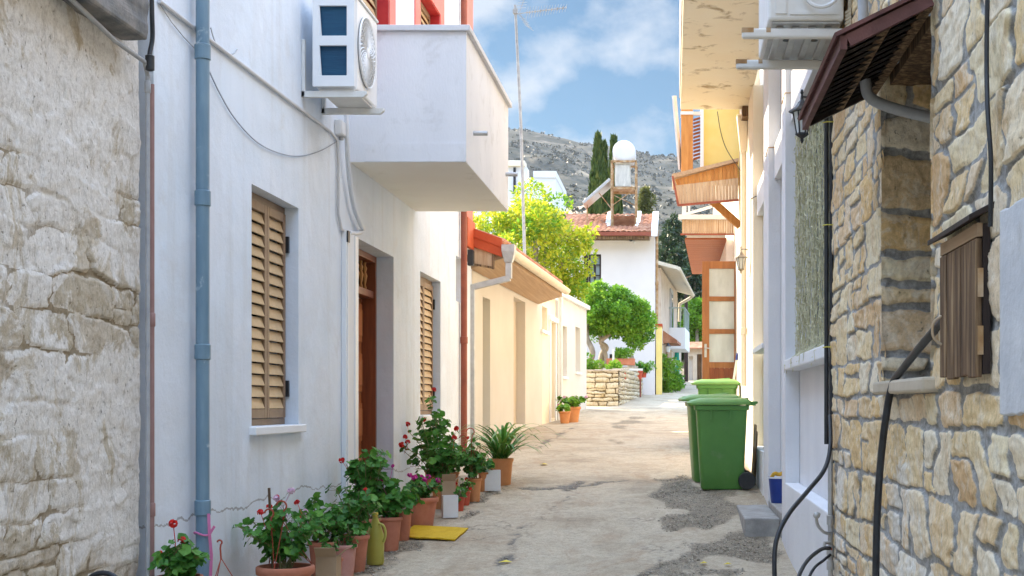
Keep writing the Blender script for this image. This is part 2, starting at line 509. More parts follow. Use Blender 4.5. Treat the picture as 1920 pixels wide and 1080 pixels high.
def stonemat(name, ramp, mortar, blot, rough=.92, bscale=35, bstr=.6, smear=None, lime=None, pits=(.20, .15, .09)):
    t = NT(name); t.set(rough, 0, .2)
    v = t.coord()
    c = t.ramp(t.attr('rnd'), ramp, 0, 1)
    n1 = t.noise(v, 9, 12, .7, .6)
    c = t.mix(t.math('MULTIPLY', t.ramp(n1, [(0, 0, 0), (1, 1, 1)], .50, .60), .55), c, blot[0])
    n2 = t.noise(v, 3.7, 12, .7, .5)
    c = t.mix(t.math('MULTIPLY', t.ramp(n2, [(0, 0, 0), (1, 1, 1)], .53, .62), .6), c, blot[1])
    if smear:
        n3 = t.noise(t.coord((1, 1, .7)), 2.6, 14, .74, .8)
        c = t.mix(t.ramp(t.math('ADD', n3, t.math('MULTIPLY', t.attr('cover'), .12)), [(0, 0, 0), (1, 1, 1)], .50, .55), c, smear)
    if lime:
        n4 = t.noise(v, 5, 12, .75, .6)
        c = t.mix(t.math('MULTIPLY', t.ramp(t.math('ADD', n4, t.math('MULTIPLY', t.attr('lime'), .5)), [(0, 0, 0), (1, 1, 1)], .70, .80), .8), c, lime)
    fine = t.noise(v, 55, 10, .8)
    mid = t.noise(t.coord((1, 1, .55)), 20, 10, .75, .5)
    c = t.mix(.50, c, t.ramp(mid, [(.42, .37, .31), (1, 1, 1)], .34, .50), 'MULTIPLY')
    c = t.mix(.40, c, t.ramp(fine, [(.45, .42, .38), (1, 1, 1)], .36, .56), 'MULTIPLY')
    pit = t.ramp(t.noise(v, 28, 6, .6, .3), [(1, 1, 1), (0, 0, 0)], .30, .36)
    c = t.mix(t.math('MULTIPLY', pit, .7), c, pits)
    mc = t.mix(.5, t.ramp(t.noise(v, 22, 10, .75), list(mortar)), t.ramp(fine, [(.5, .5, .5), (1, 1, 1)], .34, .56), 'MULTIPLY')
    c = t.mix(t.ramp(t.attr('mask'), [(0, 0, 0), (1, 1, 1)], .35, .65), mc, c)
    t.color(c)
    nrm = t.bump(mid, bstr, .014)
    nrm = t.bump(t.noise(v, bscale, 10, .75, .5), bstr * .8, .010, nrm)
    nrm = t.bump(t.math('MULTIPLY', pit, -1.0), .6, .008, nrm)
    nrm = t.bump(fine, .4, .004, nrm)
    t.normal(nrm)
    return t.mat
S_RIGHT = stonemat('honey_rubble_stone', [(.78, .53, .25), (.86, .66, .37), (.88, .76, .52), (.82, .59, .30), (.90, .80, .62), (.74, .50, .27), (.86, .69, .43)],
                   ((.20, .195, .185), (.36, .35, .33), (.52, .50, .47)), ((.90, .82, .68), (.72, .50, .27)), lime=(.86, .82, .75))
S_LEFT = stonemat('weathered_render_on_stone', [(.54, .46, .34), (.66, .58, .46), (.60, .52, .42)], ((.24, .18, .11), (.42, .34, .23)),
                  ((.46, .37, .24), (.74, .70, .64)), bscale=24, bstr=.9, smear=(.85, .805, .745))
S_DRY = stonemat('pale_dry_stone', [(.56, .46, .28), (.68, .60, .44), (.64, .52, .32), (.60, .50, .38)], ((.10, .075, .04), (.18, .13, .07)), ((.68, .62, .48), (.50, .38, .2)), bscale=14, bstr=.5)
S_FAR = M('pink_far_stone', [(.52, .38, .28), (.62, .50, .38), (.66, .56, .44)], 2.2, .9, .4, 10)
S_LOW = M('low_wall_stone', [(.46, .39, .29), (.58, .50, .39)], 3, .9, .4, 12)

# ---------------------------------------------------------------- stonework and foliage generators
def stones(u0, u1, z0, z1, du, dz, hr, wr, seed, mort=.012, depth=.02, warp=.025, split=.25, rough=.006, power=5, round_=.03):
    """Irregular coursed rubble over a (u, z) rectangle: returns grid U, Z, height H, stone mask, per-stone random."""
    r = random.Random(seed)
    nu = int((u1 - u0) / du) + 1; nz = int((z1 - z0) / dz) + 1
    us = np.linspace(u0, u1, nu); zs = np.linspace(z0, z1, nz)
    U, Z = np.meshgrid(us, zs, indexing='ij')
    k = 1.0 / max(hr[1], .05)
    _r2 = random.Random(seed + 99)
    Uw = U + (fbm(U * k + seed, Z * k * 1.7, 3) - .5) * warp * 4 + (fbm(U * k * 5, Z * k * 5 + seed, 2) - .5) * warp * 1.2
    Zw = Z + (fbm(U * k * .8 + 50, Z * k * 1.4 + seed, 3) - .5) * warp * 3.2 + (fbm(U * k * 5 + 31, Z * k * 5, 2) - .5) * warp * 1.0
    tilt = np.zeros(U.shape)
    best = np.full(U.shape, 9.0); ed = np.full(U.shape, -1.0); rn = np.zeros(U.shape); pr = np.zeros(U.shape)
    cells = []
    z = z0 - hr[1]
    while z < z1 + hr[1]:
        h = r.uniform(*hr)
        u = u0 - r.uniform(.2, 1) * wr[1]
        while u < u1 + wr[1]:
            w = r.uniform(*wr)
            if r.random() < split and h > hr[0] * 1.2:
                q = r.uniform(.35, .65)
                if r.random() < .5 and w > wr[0] * 1.4:
                    p = r.uniform(.35, .65)
                    for a, b in ((0, p), (p, 1)): cells.append((u + w * (a + b) / 2, z + h * q / 2, w * (b - a) / 2, h * q / 2))
                else: cells.append((u + w / 2, z + h * q / 2, w / 2, h * q / 2))
                cells.append((u + w / 2, z + h * (1 + q) / 2, w / 2, h * (1 - q) / 2))
            else: cells.append((u + w / 2, z + h / 2, w / 2, h / 2))
            u += w
        z += h
    for cu, cz, hw, hh in cells:
        m = warp * 4 + .05
        i0, i1 = np.searchsorted(us, [cu - hw - m, cu + hw + m]); j0, j1 = np.searchsorted(zs, [cz - hh - m, cz + hh + m])
        if i1 <= i0 or j1 <= j0: continue
        S = (slice(i0, i1), slice(j0, j1))
        tl = r.uniform(-.12, .12)
        a = np.abs(Uw[S] - cu + tl * (Zw[S] - cz)) / hw; b = np.abs(Zw[S] - cz + tl * .4 * (Uw[S] - cu)) / hh
        d = (a ** power + b ** power) ** (1 / power)
        e = np.minimum(hw * (1 - a), hh * (1 - b)) - np.maximum(0, (a * b - .55)) * min(hw, hh) * .5
        up = d < best[S]
        best[S] = np.where(up, d, best[S]); ed[S] = np.where(up, e, ed[S])
        ta, tb = r.uniform(-.10, .10), r.uniform(-.10, .10)
        tilt[S] = np.where(up, (U[S] - cu) * ta + (Z[S] - cz) * tb, tilt[S])
        rn[S] = np.where(up, r.random(), rn[S]); pr[S] = np.where(up, r.uniform(-.4, .4), pr[S])
    mask = sstep(mort * .55, mort * 1.25, ed)
    H = sstep(mort * .5, mort + round_, ed) * (depth * (1 + pr) + tilt) + (fbm(U * 9 + 3, Z * 9, 4) - .5) * rough * 2 + (fbm(U * 40, Z * 40, 3) - .5) * rough
    return U, Z, H, mask, rn

def mesh_quads(name, P, mat, parent=None, rnd=None):
    """P: (n, 4, 3) world coordinates of separate quads."""
    n = len(P)
    off = np.zeros(3)
    if parent is not None:
        root = parent
        while root.parent is not None: root = root.parent
        off = np.array(BASE.get(root.name, Vector((0, 0, 0))))
    else:
        off = np.array([P[..., 0].mean(), P[..., 1].mean(), P[..., 2].min()])
    me = bpy.data.meshes.new(name)
    me.vertices.add(n * 4); me.vertices.foreach_set('co', (P.reshape(-1, 3) - off).ravel())
    me.loops.add(n * 4); me.loops.foreach_set('vertex_index', np.arange(n * 4))
    me.polygons.add(n); me.polygons.foreach_set('loop_start', np.arange(n) * 4); me.polygons.foreach_set('loop_total', np.full(n, 4))
    me.update(calc_edges=True)
    if rnd is not None:
        t = me.attributes.new('rnd', 'FLOAT', 'FACE'); t.data.foreach_set('value', np.asarray(rnd, float))
    me.materials.append(mat)
    o = bpy.data.objects.new(name, me); COL.objects.link(o)
    if parent is not None: o.parent = parent
    else: o.location = Vector(off); BASE[o.name] = Vector(off)
    return o

def unit(a):
    return a / np.maximum(np.linalg.norm(a, axis=-1, keepdims=True), 1e-9)
def leaves(C, dirs, nrm, L, W):
    """leaf quads: C base points, dirs along the leaf, nrm rough normals, L lengths, W widths"""
    d = unit(dirs); s = unit(np.cross(d, nrm)); n = np.cross(s, d)
    L = np.asarray(L).reshape(-1, 1); W = np.asarray(W).reshape(-1, 1)
    a = C; m = C + d * L * .45 + n * L * .07; t = C + d * L - n * L * .08
    return np.stack([a, m + s * W / 2, t, m - s * W / 2], 1)
def cloud(rs, clumps, n, L, aspect=.5, shell=.45, droop=0.0):
    w = np.array([c[2] for c in clumps], float); w /= w.sum()
    k = rs.choice(len(clumps), n, p=w)
    cen = np.array([c[0] for c in clumps])[k]; rad = np.array([c[1] for c in clumps])[k]
    d = unit(rs.normal(size=(n, 3)))
    r = shell + (1 - shell) * rs.rand(n, 1) ** .7
    Pp = cen + d * rad * r
    out = unit(d * .9 + rs.normal(size=(n, 3)) * .6 + np.array([0, 0, .25 - droop]))
    nr = unit(rs.normal(size=(n, 3)) + np.array([0, 0, .8]))
    Ls = L * (.65 + .7 * rs.rand(n))
    cr = rs.rand(len(clumps))[k]
    return leaves(Pp, out, nr, Ls, Ls * aspect), np.clip(.55 * cr + .6 * rs.rand(n) - .08, 0, 1)
def crown_clumps(rs, c, R, n, r, shell=.55):
    out = []
    for i in range(n):
        d = unit(rs.normal(size=3)); q = shell + (1 - shell) * rs.rand()
        rr = r * (.65 + .7 * rs.rand())
        out.append((np.array(c) + d * np.array(R) * q, np.array([rr, rr, rr * .8]), rr ** 2))
    return out

# ---------------------------------------------------------------- ground, road, hill
def build_ground():
    t = NT('dry_earth'); t.set(.95, 0, .2)
    v = t.coord()
    t.color(t.mix(.5, t.ramp(t.noise(v, .35, 10, .65), [(.26, .22, .16), (.34, .30, .22), (.20, .19, .10)]), t.ramp(t.noise(v, 5, 8), [(.5, .5, .5), (1, 1, 1)]), 'MULTIPLY'))
    t.normal(t.bump(t.noise(v, 6, 8, .7), .5, .05))
    xs = np.concatenate([np.linspace(-900, -40, 12), np.linspace(-30, 30, 31), np.linspace(40, 900, 12)])
    ys = np.concatenate([np.linspace(-300, -30, 6), np.arange(-25, 100, 1.0), np.linspace(110, 1300, 30)])
    X, Y = np.meshgrid(xs, ys, indexing='ij')
    Z = gz(np.clip(Y, -60, 1300)) - .05
    Z = np.where(Y > 219, np.interp(Y, [219, 1300], [gzf(218), 28]), Z)
    o = grid_obj('ground', np.stack([X, Y, Z], -1).reshape(-1, 3), len(xs), len(ys), t.mat)
    o['kind'] = 'structure'
build_ground()

PATCH = [[(1236, 902), (1268, 888), (1300, 898), (1335, 893), (1400, 902), (1424, 938), (1384, 962), (1384, 1000), (1462, 1006), (1475, 1075), (1230, 1085), (1215, 1062), (1262, 1045),
          (1290, 1020), (1330, 1008), (1300, 996), (1262, 1004), (1226, 985), (1222, 962), (1240, 950), (1228, 930)],
         [(655, 1046), (700, 1044), (740, 1022), (785, 1018), (772, 1035), (740, 1042), (718, 1060), (735, 1085), (640, 1085)],
         [(840, 965), (870, 950), (886, 930), (925, 908), (932, 915), (915, 935), (888, 948), (870, 968), (845, 980)],
         [(1150, 793), (1196, 778), (1206, 786), (1190, 800), (1158, 812), (1140, 806)], [(1115, 824), (1185, 822), (1160, 832), (1118, 832)]]
CRACK = [[(926, 1085), (945, 1058), (958, 1030), (972, 1000), (985, 985), (1010, 978), (1035, 960), (1052, 945), (1075, 928), (1070, 918), (1082, 905)],
         [(1075, 915), (1130, 905), (1180, 902)], [(1000, 845), (1040, 820), (1075, 800), (1080, 795)], [(905, 920), (960, 914), (1030, 918), (1066, 912)],
         [(1290, 1010), (1230, 1060), (1205, 1085)]]
G_PATCH = [[tuple(ong(*p)[:2]) for p in q] for q in PATCH]
G_CRACK = [[tuple(ong(*p)[:2]) for p in q] for q in CRACK]
def road_fields(X, Y):
    Xw = X + (fbm(X * 3, Y * 3, 4) - .5) * .5; Yw = Y + (fbm(X * 3 + 40, Y * 3 + 11, 4) - .5) * 1.1
    p = np.zeros(X.shape)
    for q in G_PATCH: p = np.maximum(p, inpoly(Xw, Yw, q).astype(float) * sstep(.36, .52, fbm(X * 2.6 + 8, Y * 1.6 + 5, 6)))
    # the rough strip along the foot of the left wall
    p = np.maximum(p, ((Xw < -2.45 - .2 * fbm(X * 2 + 9, Y * .8, 3)) & (Y < 17)).astype(float) * (fbm(X * 5, Y * 2.5 + 4, 4) > .42))
    c = np.full(X.shape, 9.0)
    Xc = X + (fbm(X * 6, Y * 6, 4) - .5) * .25; Yc = Y + (fbm(X * 6 + 7, Y * 6 + 3, 4) - .5) * .5
    for q in G_CRACK:
        for (x0, y0), (x1, y1) in zip(q, q[1:]):
            L2 = (x1 - x0) ** 2 + (y1 - y0) ** 2 + 1e-9
            t = np.clip(((Xc - x0) * (x1 - x0) + (Yc - y0) * (y1 - y0)) / L2, 0, 1)
            c = np.minimum(c, np.hypot(Xc - x0 - t * (x1 - x0), (Yc - y0 - t * (y1 - y0)) * .6))
    w = .012 + .09 * sstep(.5, .75, fbm(X * 2.2 + 3, Y * 1.4 + 8, 3))
    return p, 1 - sstep(w * .4, w, c)
def build_road():
    t = NT('patched_concrete_road'); t.set(.9, 0, .25)
    v = t.coord()
    base = t.ramp(t.noise(v, .9, 12, .62, .4), [(.38, .305, .215), (.52, .43, .305), (.60, .51, .375), (.46, .37, .25)], .3, .7)
    base = t.mix(t.math('MULTIPLY', t.ramp(t.noise(t.coord((1, .35, 1)), 1.7, 10, .7, .8), [(0, 0, 0), (1, 1, 1)], .52, .66), .6), base, (.42, .29, .18))
    base = t.mix(.55, base, t.ramp(t.noise(v, 9, 10, .75), [(.62, .62, .63), (1, 1, 1)], .34, .62), 'MULTIPLY')
    base = t.mix(.75, base, t.ramp(t.noise(v, 75, 8, .8), [(.48, .46, .44), (1, 1, 1)], .34, .56), 'MULTIPLY')
    base = t.mix(.5, base, t.ramp(t.noise(v, 24, 8, .75), [(.52, .5, .48), (1, 1, 1)], .36, .5), 'MULTIPLY')
    base = t.mix(t.math('MULTIPLY', t.ramp(t.noise(v, 2.4, 12, .75, .6), [(0, 0, 0), (1, 1, 1)], .56, .66), .45), base, (.22, .19, .155))
    grit = t.ramp(t.noise(v, 60, 10, .85), [(.05, .04, .026), (.18, .145, .10), (.37, .31, .22), (.60, .52, .40)], .38, .64)
    grit = t.mix(.6, grit, t.ramp(t.noise(v, 4, 8, .7), [(.45, .45, .45), (1, 1, 1)], .35, .65), 'MULTIPLY')
    edge = t.math('ADD', t.attr('patch'), t.math('MULTIPLY', t.math('SUBTRACT', t.noise(v, 18, 12, .88), .5), 2.4))
    c = t.mix(t.math('MULTIPLY', t.ramp(edge, [(0, 0, 0), (1, 1, 1)], .42, .58), .9), base, grit)
    c = t.mix(t.math('MULTIPLY', t.attr('crack'), .85), c, t.ramp(t.noise(v, 40, 6), [(.06, .055, .05), (.22, .2, .17)]))
    # fine random cracking
    vo = t.n('TexVoronoi', feature='DISTANCE_TO_EDGE'); vo.inputs['Scale'].default_value = .55
    wv = t.n('MixRGB', blend_type='ADD'); wv.inputs[0].default_value = .9
    t.l(v, wv.inputs[1])
    nz = t.n('TexNoise'); nz.inputs['Scale'].default_value = 3; nz.inputs['Detail'].default_value = 8; t.l(v, nz.inputs['Vector']); t.l(nz.outputs['Color'], wv.inputs[2])
    t.l(wv.outputs[0], vo.inputs['Vector'])
    cf = t.ramp(vo.outputs['Distance'], [(1, 1, 1), (0, 0, 0)], .003, .010)
    cf = t.math('MULTIPLY', t.math('MULTIPLY', cf, t.ramp(t.noise(v, .8, 4), [(0, 0, 0), (1, 1, 1)], .50, .62)), .55)
    c = t.mix(cf, c, (.07, .06, .05))
    t.color(c)
    n = t.bump(t.noise(v, 70, 8, .75), .35, .006)
    n = t.bump(t.noise(v, 8, 8, .7), .3, .02, n)
    t.normal(n)
    xs = np.concatenate([np.arange(-4.2, -3.05, .3), np.arange(-3.05, 1.35, .03), np.arange(1.4, 3.2, .3)])
    ys = np.concatenate([np.arange(-6, 6, .5), np.arange(6, 20, .035), np.arange(20, 36, .08), np.arange(36, 75, .4)])
    X, Y = np.meshgrid(xs, ys, indexing='ij')
    p, c = road_fields(X, Y)
    for ax, n in ((0, 5), (1, 9)):                # soft patch borders, broken up by grain in the material
        k = np.ones(n) / n
        p = np.apply_along_axis(lambda a: np.convolve(np.pad(a, n // 2, mode='edge'), k, 'valid'), ax, p)
    Z = gz(Y) + .004 - .010 * p - .016 * c + (fbm(X * 1.2, Y * .8, 3) - .5) * .035 + p * (fbm(X * 14, Y * 14, 3) - .5) * .03 + (fbm(X * 7, Y * 7, 3) - .5) * .006
    Z -= .02 * np.abs(X + 1) * 0
    o = grid_obj('road', np.stack([X, Y, Z], -1).reshape(-1, 3), len(xs), len(ys), t.mat, attrs={'patch': p, 'crack': c})
    o['kind'] = 'structure'
    # loose grit lying in the worn patches
    rs = np.random.RandomState(5)
    x = rs.uniform(-3, 1.1, 60000); y = rs.uniform(7, 20, 60000)
    p, c = road_fields(x, y)
    k = np.where((p > .5) | ((c > .4) & (rs.rand(60000) < .5)))[0][:8500]
    x = x[k]; y = y[k]; n = len(k)
    r = .004 + .011 * rs.rand(n) ** 3
    x2 = rs.uniform(-2.9, 1.0, 1500); y2 = rs.uniform(7, 24, 1500)
    x = np.concatenate([x, x2]); y = np.concatenate([y, y2]); r = np.concatenate([r, .003 + .008 * rs.rand(1500) ** 4]); n = len(x)
    oc = np.array([(1, 0, 0), (0, 1, 0), (-1, 0, 0), (0, -1, 0), (0, 0, .7), (0, 0, -.6)], float)
    V = oc[None] * r[:, None, None] * rs.uniform(.6, 1.4, (n, 6, 3)) + np.stack([x, y, gz(y) - .006 + r * .3], -1)[:, None]
    fc = np.array([(0, 1, 4), (1, 2, 4), (2, 3, 4), (3, 0, 4), (1, 0, 5), (2, 1, 5), (3, 2, 5), (0, 3, 5)])
    Fa = (fc[None] + (np.arange(n) * 6)[:, None, None]).reshape(-1, 3)
    me = bpy.data.meshes.new('gravel'); me.from_pydata(V.reshape(-1, 3).tolist(), [], Fa.tolist()); me.materials.append(PEB)
    g = bpy.data.objects.new('gravel', me); COL.objects.link(g)
    tag(g, 'loose grey grit lying in the worn patches of the road', 'gravel', kind='stuff')
build_road()

def hill_z(X, Y):
    t = np.clip((Y - 150) / 750, 0, 1.5)
    ridge = E + 166.5 - .19 * X + (fbm(X * .012 + 5, Y * 0, 3) - .5) * 14
    z = 4 + (ridge - 4) * np.where(t < 1, t ** 1.12, 1 - (t - 1) ** 1.5 * .6)
    z = z + (fbm(X * .010, Y * .010, 5) - .5) * 34 * np.clip(t * 2, 0, 1) * np.clip((1.03 - t) * 5, .08, 1)
    return z + (fbm(X * .06, Y * .12, 3) - .5) * 5 * np.clip(t * 2, 0, 1)
def build_hill():
    t = NT('scrub_hillside'); t.set(.95, 0, .1)
    v = t.coord((1, 1, 2.6))
    c = t.ramp(t.noise(v, .035, 12, .68, .6), [(.040, .045, .032), (.062, .060, .043), (.088, .080, .058), (.052, .054, .037)], .34, .66)
    c = t.mix(t.ramp(t.noise(t.coord((1, 1, 7)), .022, 10, .7, .8), [(0, 0, 0), (1, 1, 1)], .55, .63), c, (.20, .165, .12))
    c = t.mix(.7, c, t.ramp(t.noise(v, .35, 8, .75), [(.55, .55, .54), (1, 1, 1)], .36, .6), 'MULTIPLY')
    c = t.mix(t.attr('pale'), c, (.56, .42, .27))
    t.color(c)
    t.normal(t.bump(t.noise(v, .4, 8, .7), .6, 1.5))
    xs = np.linspace(-330, 280, 150); ys = np.concatenate([np.linspace(150, 900, 150), np.linspace(906, 1250, 24)])
    X, Y = np.meshgrid(xs, ys, indexing='ij')
    Z = hill_z(X, Y)
    k = (fbm(X * .02, Y * .03, 4) - .5) * 50
    pale = sstep(14, 6, np.abs(Y - 418 + k)) * sstep(.40, .5, fbm(X * .05 + 2, Y * .05, 3)) * .85
    pale = np.maximum(pale, .5 * sstep(9, 3, np.abs(Y - 700 + k * 2)) * sstep(.5, .6, fbm(X * .03, Y * .03, 3)))
    o = grid_obj('hill', np.stack([X, Y, Z], -1).reshape(-1, 3), len(xs), len(ys), t.mat, attrs={'pale': pale})
    o['kind'] = 'structure'
    rs = np.random.RandomState(11)
    n = 9000
    y = 170 + 745 * rs.rand(n) ** .8; x = rs.uniform(-190, 60, n)
    keep = fbm(x * .02 + 7, y * .02, 3) + .25 * rs.rand(n) > .52
    x = x[keep]; y = y[keep]; n = len(x)
    m = 11
    s = (.5 + .9 * rs.rand(n) ** 2)[:, None]
    cx = np.repeat(np.stack([x, y, hill_z(x, y)], -1), m, 0); ss = np.repeat(s, m, 0)
    d = unit(rs.normal(size=(n * m, 3))); d[:, 2] = np.abs(d[:, 2])
    P = leaves(cx + d * ss * .7, d + rs.normal(size=d.shape) * .5, unit(rs.normal(size=d.shape)), ss[:, 0] * 1.1, ss[:, 0] * 1.0)
    sc = leafmat('scrub_leaves', [(.036, .042, .027), (.055, .06, .037), (.08, .076, .05)], .1)
    o = mesh_quads('hill_scrub', P, sc, rnd=np.clip(np.repeat(rs.rand(n), m) * .7 + .3 * rs.rand(n * m), 0, 1))
    tag(o, 'dark low scrub scattered over the grey hillside', 'scrub', kind='stuff')
build_hill()

# ---------------------------------------------------------------- louvred shutters, windows
def louvre_leaf(parent, xf, s, y0, y1, z0, z1, mslat, mframe, stile=.055, rail=.07, pitch=.085, th=.035):
    """One shutter leaf on the plane x = xf, its thickness going towards s * x."""
    a, b = sorted((xf, xf + s * th))
    f = MB()
    f.box(a, b, y0, y0 + stile, z0, z1).box(a, b, y1 - stile, y1, z0, z1)
    f.box(a, b, y0 + stile, y1 - stile, z0, z0 + rail).box(a, b, y0 + stile, y1 - stile, z1 - rail, z1)
    leaf = f.build('shutter', mframe, parent, bevel=.004, seg=1)
    n = max(1, int((z1 - z0 - 2 * rail) / pitch)); p = (z1 - z0 - 2 * rail) / n
    q = MB()
    ca = xf + s * th * .05; cb = xf + s * th * .8
    for i in range(n):
        zz = z0 + rail + i * p
        q.hexa([(cb, y0 + stile, zz + .002), (cb, y1 - stile, zz + .002), (ca, y1 - stile, zz + p * .90), (ca, y0 + stile, zz + p * .90),
                (cb + s * .006, y0 + stile, zz + .006), (cb + s * .006, y1 - stile, zz + .006), (ca + s * .006, y1 - stile, zz + p * .94), (ca + s * .006, y0 + stile, zz + p * .94)])
    q.build('slats', mslat, leaf)
    # dark room behind the slats
    return leaf

# ---------------------------------------------------------------- white house on the left
Z = lambda rel: E + rel                          # heights are given relative to the eye
WX = -3.0
BALC = M('stained_balcony_plaster', [(.68, .68, .70), (.75, .745, .755)], 1.1, .9, .25, 45, wav=.2, wscale=2, stretch=(1.6, 1.6, .5), stain=((.46, .44, .42), 3.2, .56, .4))
def build_white_house():
    h = thing('white_house', 'white plastered house with cantilevered balcony, tan shutters and red painted upper openings', 'house', (WX, 13, gzf(13)))
    win1 = (9.49, 10.68, Z(-.16), Z(1.57)); win2 = (15.82, 17.2, Z(-.13), Z(1.58)); door = (12.58, 14.31, gzf(13.4) + .05, Z(1.58)); niche = (18.42, 18.94, Z(1.43), Z(2.06))
    ud = (12.4, 14.05, Z(3.0), Z(5.2)); uw = (15.75, 17.12, Z(3.3), Z(5.0))
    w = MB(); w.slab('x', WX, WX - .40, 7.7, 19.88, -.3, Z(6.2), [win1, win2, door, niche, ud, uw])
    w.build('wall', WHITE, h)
    b = MB(); b.box(-9.5, WX - .402, 7.72, 19.86, -.3, Z(6.18)); b.build('house_body', WHITE2, h)
    r = MB(); r.box(-9.7, WX + .12, 7.6, 20.0, Z(6.2), Z(6.36)); r.build('roof_slab', CONCRETE, h, bevel=.01)
    nb = MB(); nb.box(WX - .2, WX - .15, niche[0] + .001, niche[1] - .001, niche[2] + .001, niche[3] - .001); nb.build('meter_niche_panel', WHITE2, h)
    # windows
    for k, (y0, y1, z0, z1) in enumerate((win1, win2)):
        f = MB(); xf = WX - .125
        f.box(xf - .03, xf + .015, y0 + .002, y0 + .05, z0 + .002, z1 - .002).box(xf - .03, xf + .015, y1 - .05, y1 - .002, z0 + .002, z1 - .002)
        f.box(xf - .03, xf + .015, y0 + .05, y1 - .05, z1 - .055, z1 - .002).box(xf - .03, xf + .015, y0 + .05, y1 - .05, z0 + .002, z0 + .05)
        wn = f.build('window', SHUTD, h)
        d = MB(); d.box(xf - .16, xf - .12, y0 + .01, y1 - .01, z0 + .01, z1 - .01); d.build('pane', DKGLASS, wn)
        ym = (y0 + y1) / 2 + (.06 if k == 0 else 0)
        louvre_leaf(wn, xf + .002, 1, y0 + .052, ym - .003, z0 + .054, z1 - .058, SHUT, SHUTD)
        louvre_leaf(wn, xf + .002, 1, ym + .003, y1 - .052, z0 + .054, z1 - .058, SHUT, SHUTD)
        for zz in (z0 + .22, z1 - .36):
            q = MB(); q.box(xf + .02, xf + .055, y1 - .035, y1 - .004, zz, zz + .13); q.build('hinge', BLACK, wn, bevel=.003)
        s = MB(); s.box(WX - .12, WX + .05, y0 - .05, y1 + .06, z0 - .062, z0 - .001); s.build('sill', WHITE2, wn, bevel=.008)
    # entrance door, deep in its opening
    y0, y1, z0, z1 = door
    xl = WX - .18
    f = MB()
    f.box(xl - .16, xl, y1 - .06, y1 - .002, z0, z1 - .002).box(xl - .16, xl, y0 + .002, y0 + .06, z0, z1 - .002).box(xl - .16, xl, y0 + .06, y1 - .06, z1 - .07, z1 - .002)
    zt = Z(1.13)
    f.box(xl - .15, xl - .02, y0 + .06, y1 - .06, zt, zt + .075)
    dr = f.build('entrance_door', DOORD, h, bevel=.005)
    lf = MB(); xa = xl - .15
    lf.box(xa - .04, xa, y0 + .06, y1 - .06, z0 + .01, zt - .002)
    ym = (y0 + y1) / 2
    for (a, c) in ((y0 + .06, ym - .01), (ym + .01, y1 - .06)):
        nrow = 4; hh = (zt - z0 - .12) / nrow
        for i in range(nrow):
            za = z0 + .08 + i * hh
            lf.box(xa + .002, xa + .03, a + .09, c - .09, za + .09, za + hh - .03)
            lf.box(xa + .031, xa + .045, a + .14, c - .14, za + .15, za + hh - .09)
    lf.build('door_leaf', DOORW, dr, bevel=.006)
    kb = MB(); kb.lathe([(.012, 0), (.02, .02), (.034, .045), (.03, .07), (.01, .08)], (xa + .004, ym + .1, z0 + 1.0), 12, 'x'); kb.build('door_knob', GALV, dr, smooth=True)
    bl = MB()
    for i in range(9):
        yy = y0 + .17 + i * (y1 - y0 - .34) / 8
        bl.lathe([(.014, zt + .076), (.022, zt + .10), (.012, zt + .14), (.024, zt + .20), (.03, zt + .23), (.014, zt + .27), (.026, zt + .31), (.012, zt + .34), (.018, z1 - .075)], (xl - .09, yy, 0), 8)
    bl.build('transom_balusters', HONEY, dr, smooth=True)
    tg = MB(); tg.box(xl - .16, xl - .14, y0 + .06, y1 - .06, zt + .076, z1 - .07); tg.build('transom_pane', DKGLASS, dr)
    sp = MB(); sp.box(WX - .34, WX + .02, y0 + .002, y1 - .002, gzf(13.4) - .15, z0); sp.build('doorstep', CONCRETE, h, bevel=.008)
    # balcony
    bx0, bx1, by0, by1, bz0, bz1 = WX + .001, -1.92, 12.38, 15.53, Z(2.25), Z(3.46)
    bal = MB(); bal.box(bx0, bx1, by0, by1, bz0, bz0 + .16)
    bal.box(bx0, bx1, by0, by0 + .14, bz0 + .16, bz1).box(bx0, bx1, by1 - .14, by1, bz0 + .16, bz1).box(bx1 - .14, bx1, by0 + .14, by1 - .14, bz0 + .16, bz1)
    bo = bal.build('balcony', BALC, h)
    cp = MB(); cp.box(bx0, bx1 + .04, by0 - .04, by0 + .17, bz1 + .001, bz1 + .055).box(bx0, bx1 + .04, by1 - .17, by1 + .04, bz1 + .001, bz1 + .055).box(bx1 - .17, bx1 + .04, by0 + .17, by1 - .17, bz1 + .001, bz1 + .055)
    cp.build('coping', CONCRETE if 0 else M('grey_coping', [(.55, .55, .57), (.64, .64, .65)], 5, .9, .2, 50), bo, bevel=.006)
    sf = MB(); sf.box(bx0 + .002, bx1 - .002, by0 + .002, by1 - .002, bz0 - .004, bz0 - .0005); sf.build('soffit', M('soffit_bounce_cream', [(.84, .79, .70), (.88, .84, .76)], 1.2, .9, .15, 40, stain=((.6, .53, .42), 2.6, .62, .5)), bo)  # added sheet; warm bounced light is put into its cream colour
    for (px, py) in ((884, 250), (945, 327)):
        p = onx(px, py, bx1 - .02)
        q = MB(); q.lathe([(.024, 0), (.024, .155), (.017, .156), (.017, .06)], p, 12, 'x'); q.build('drain_spout', GALV, bo, smooth=True)
    sk = MB(); sk.box(bx0 + .14, bx1, by0 - .012, by0 - .0005, bz0 + .001, bz0 + .17); sk.build('slab_edge_render', BALC, bo)
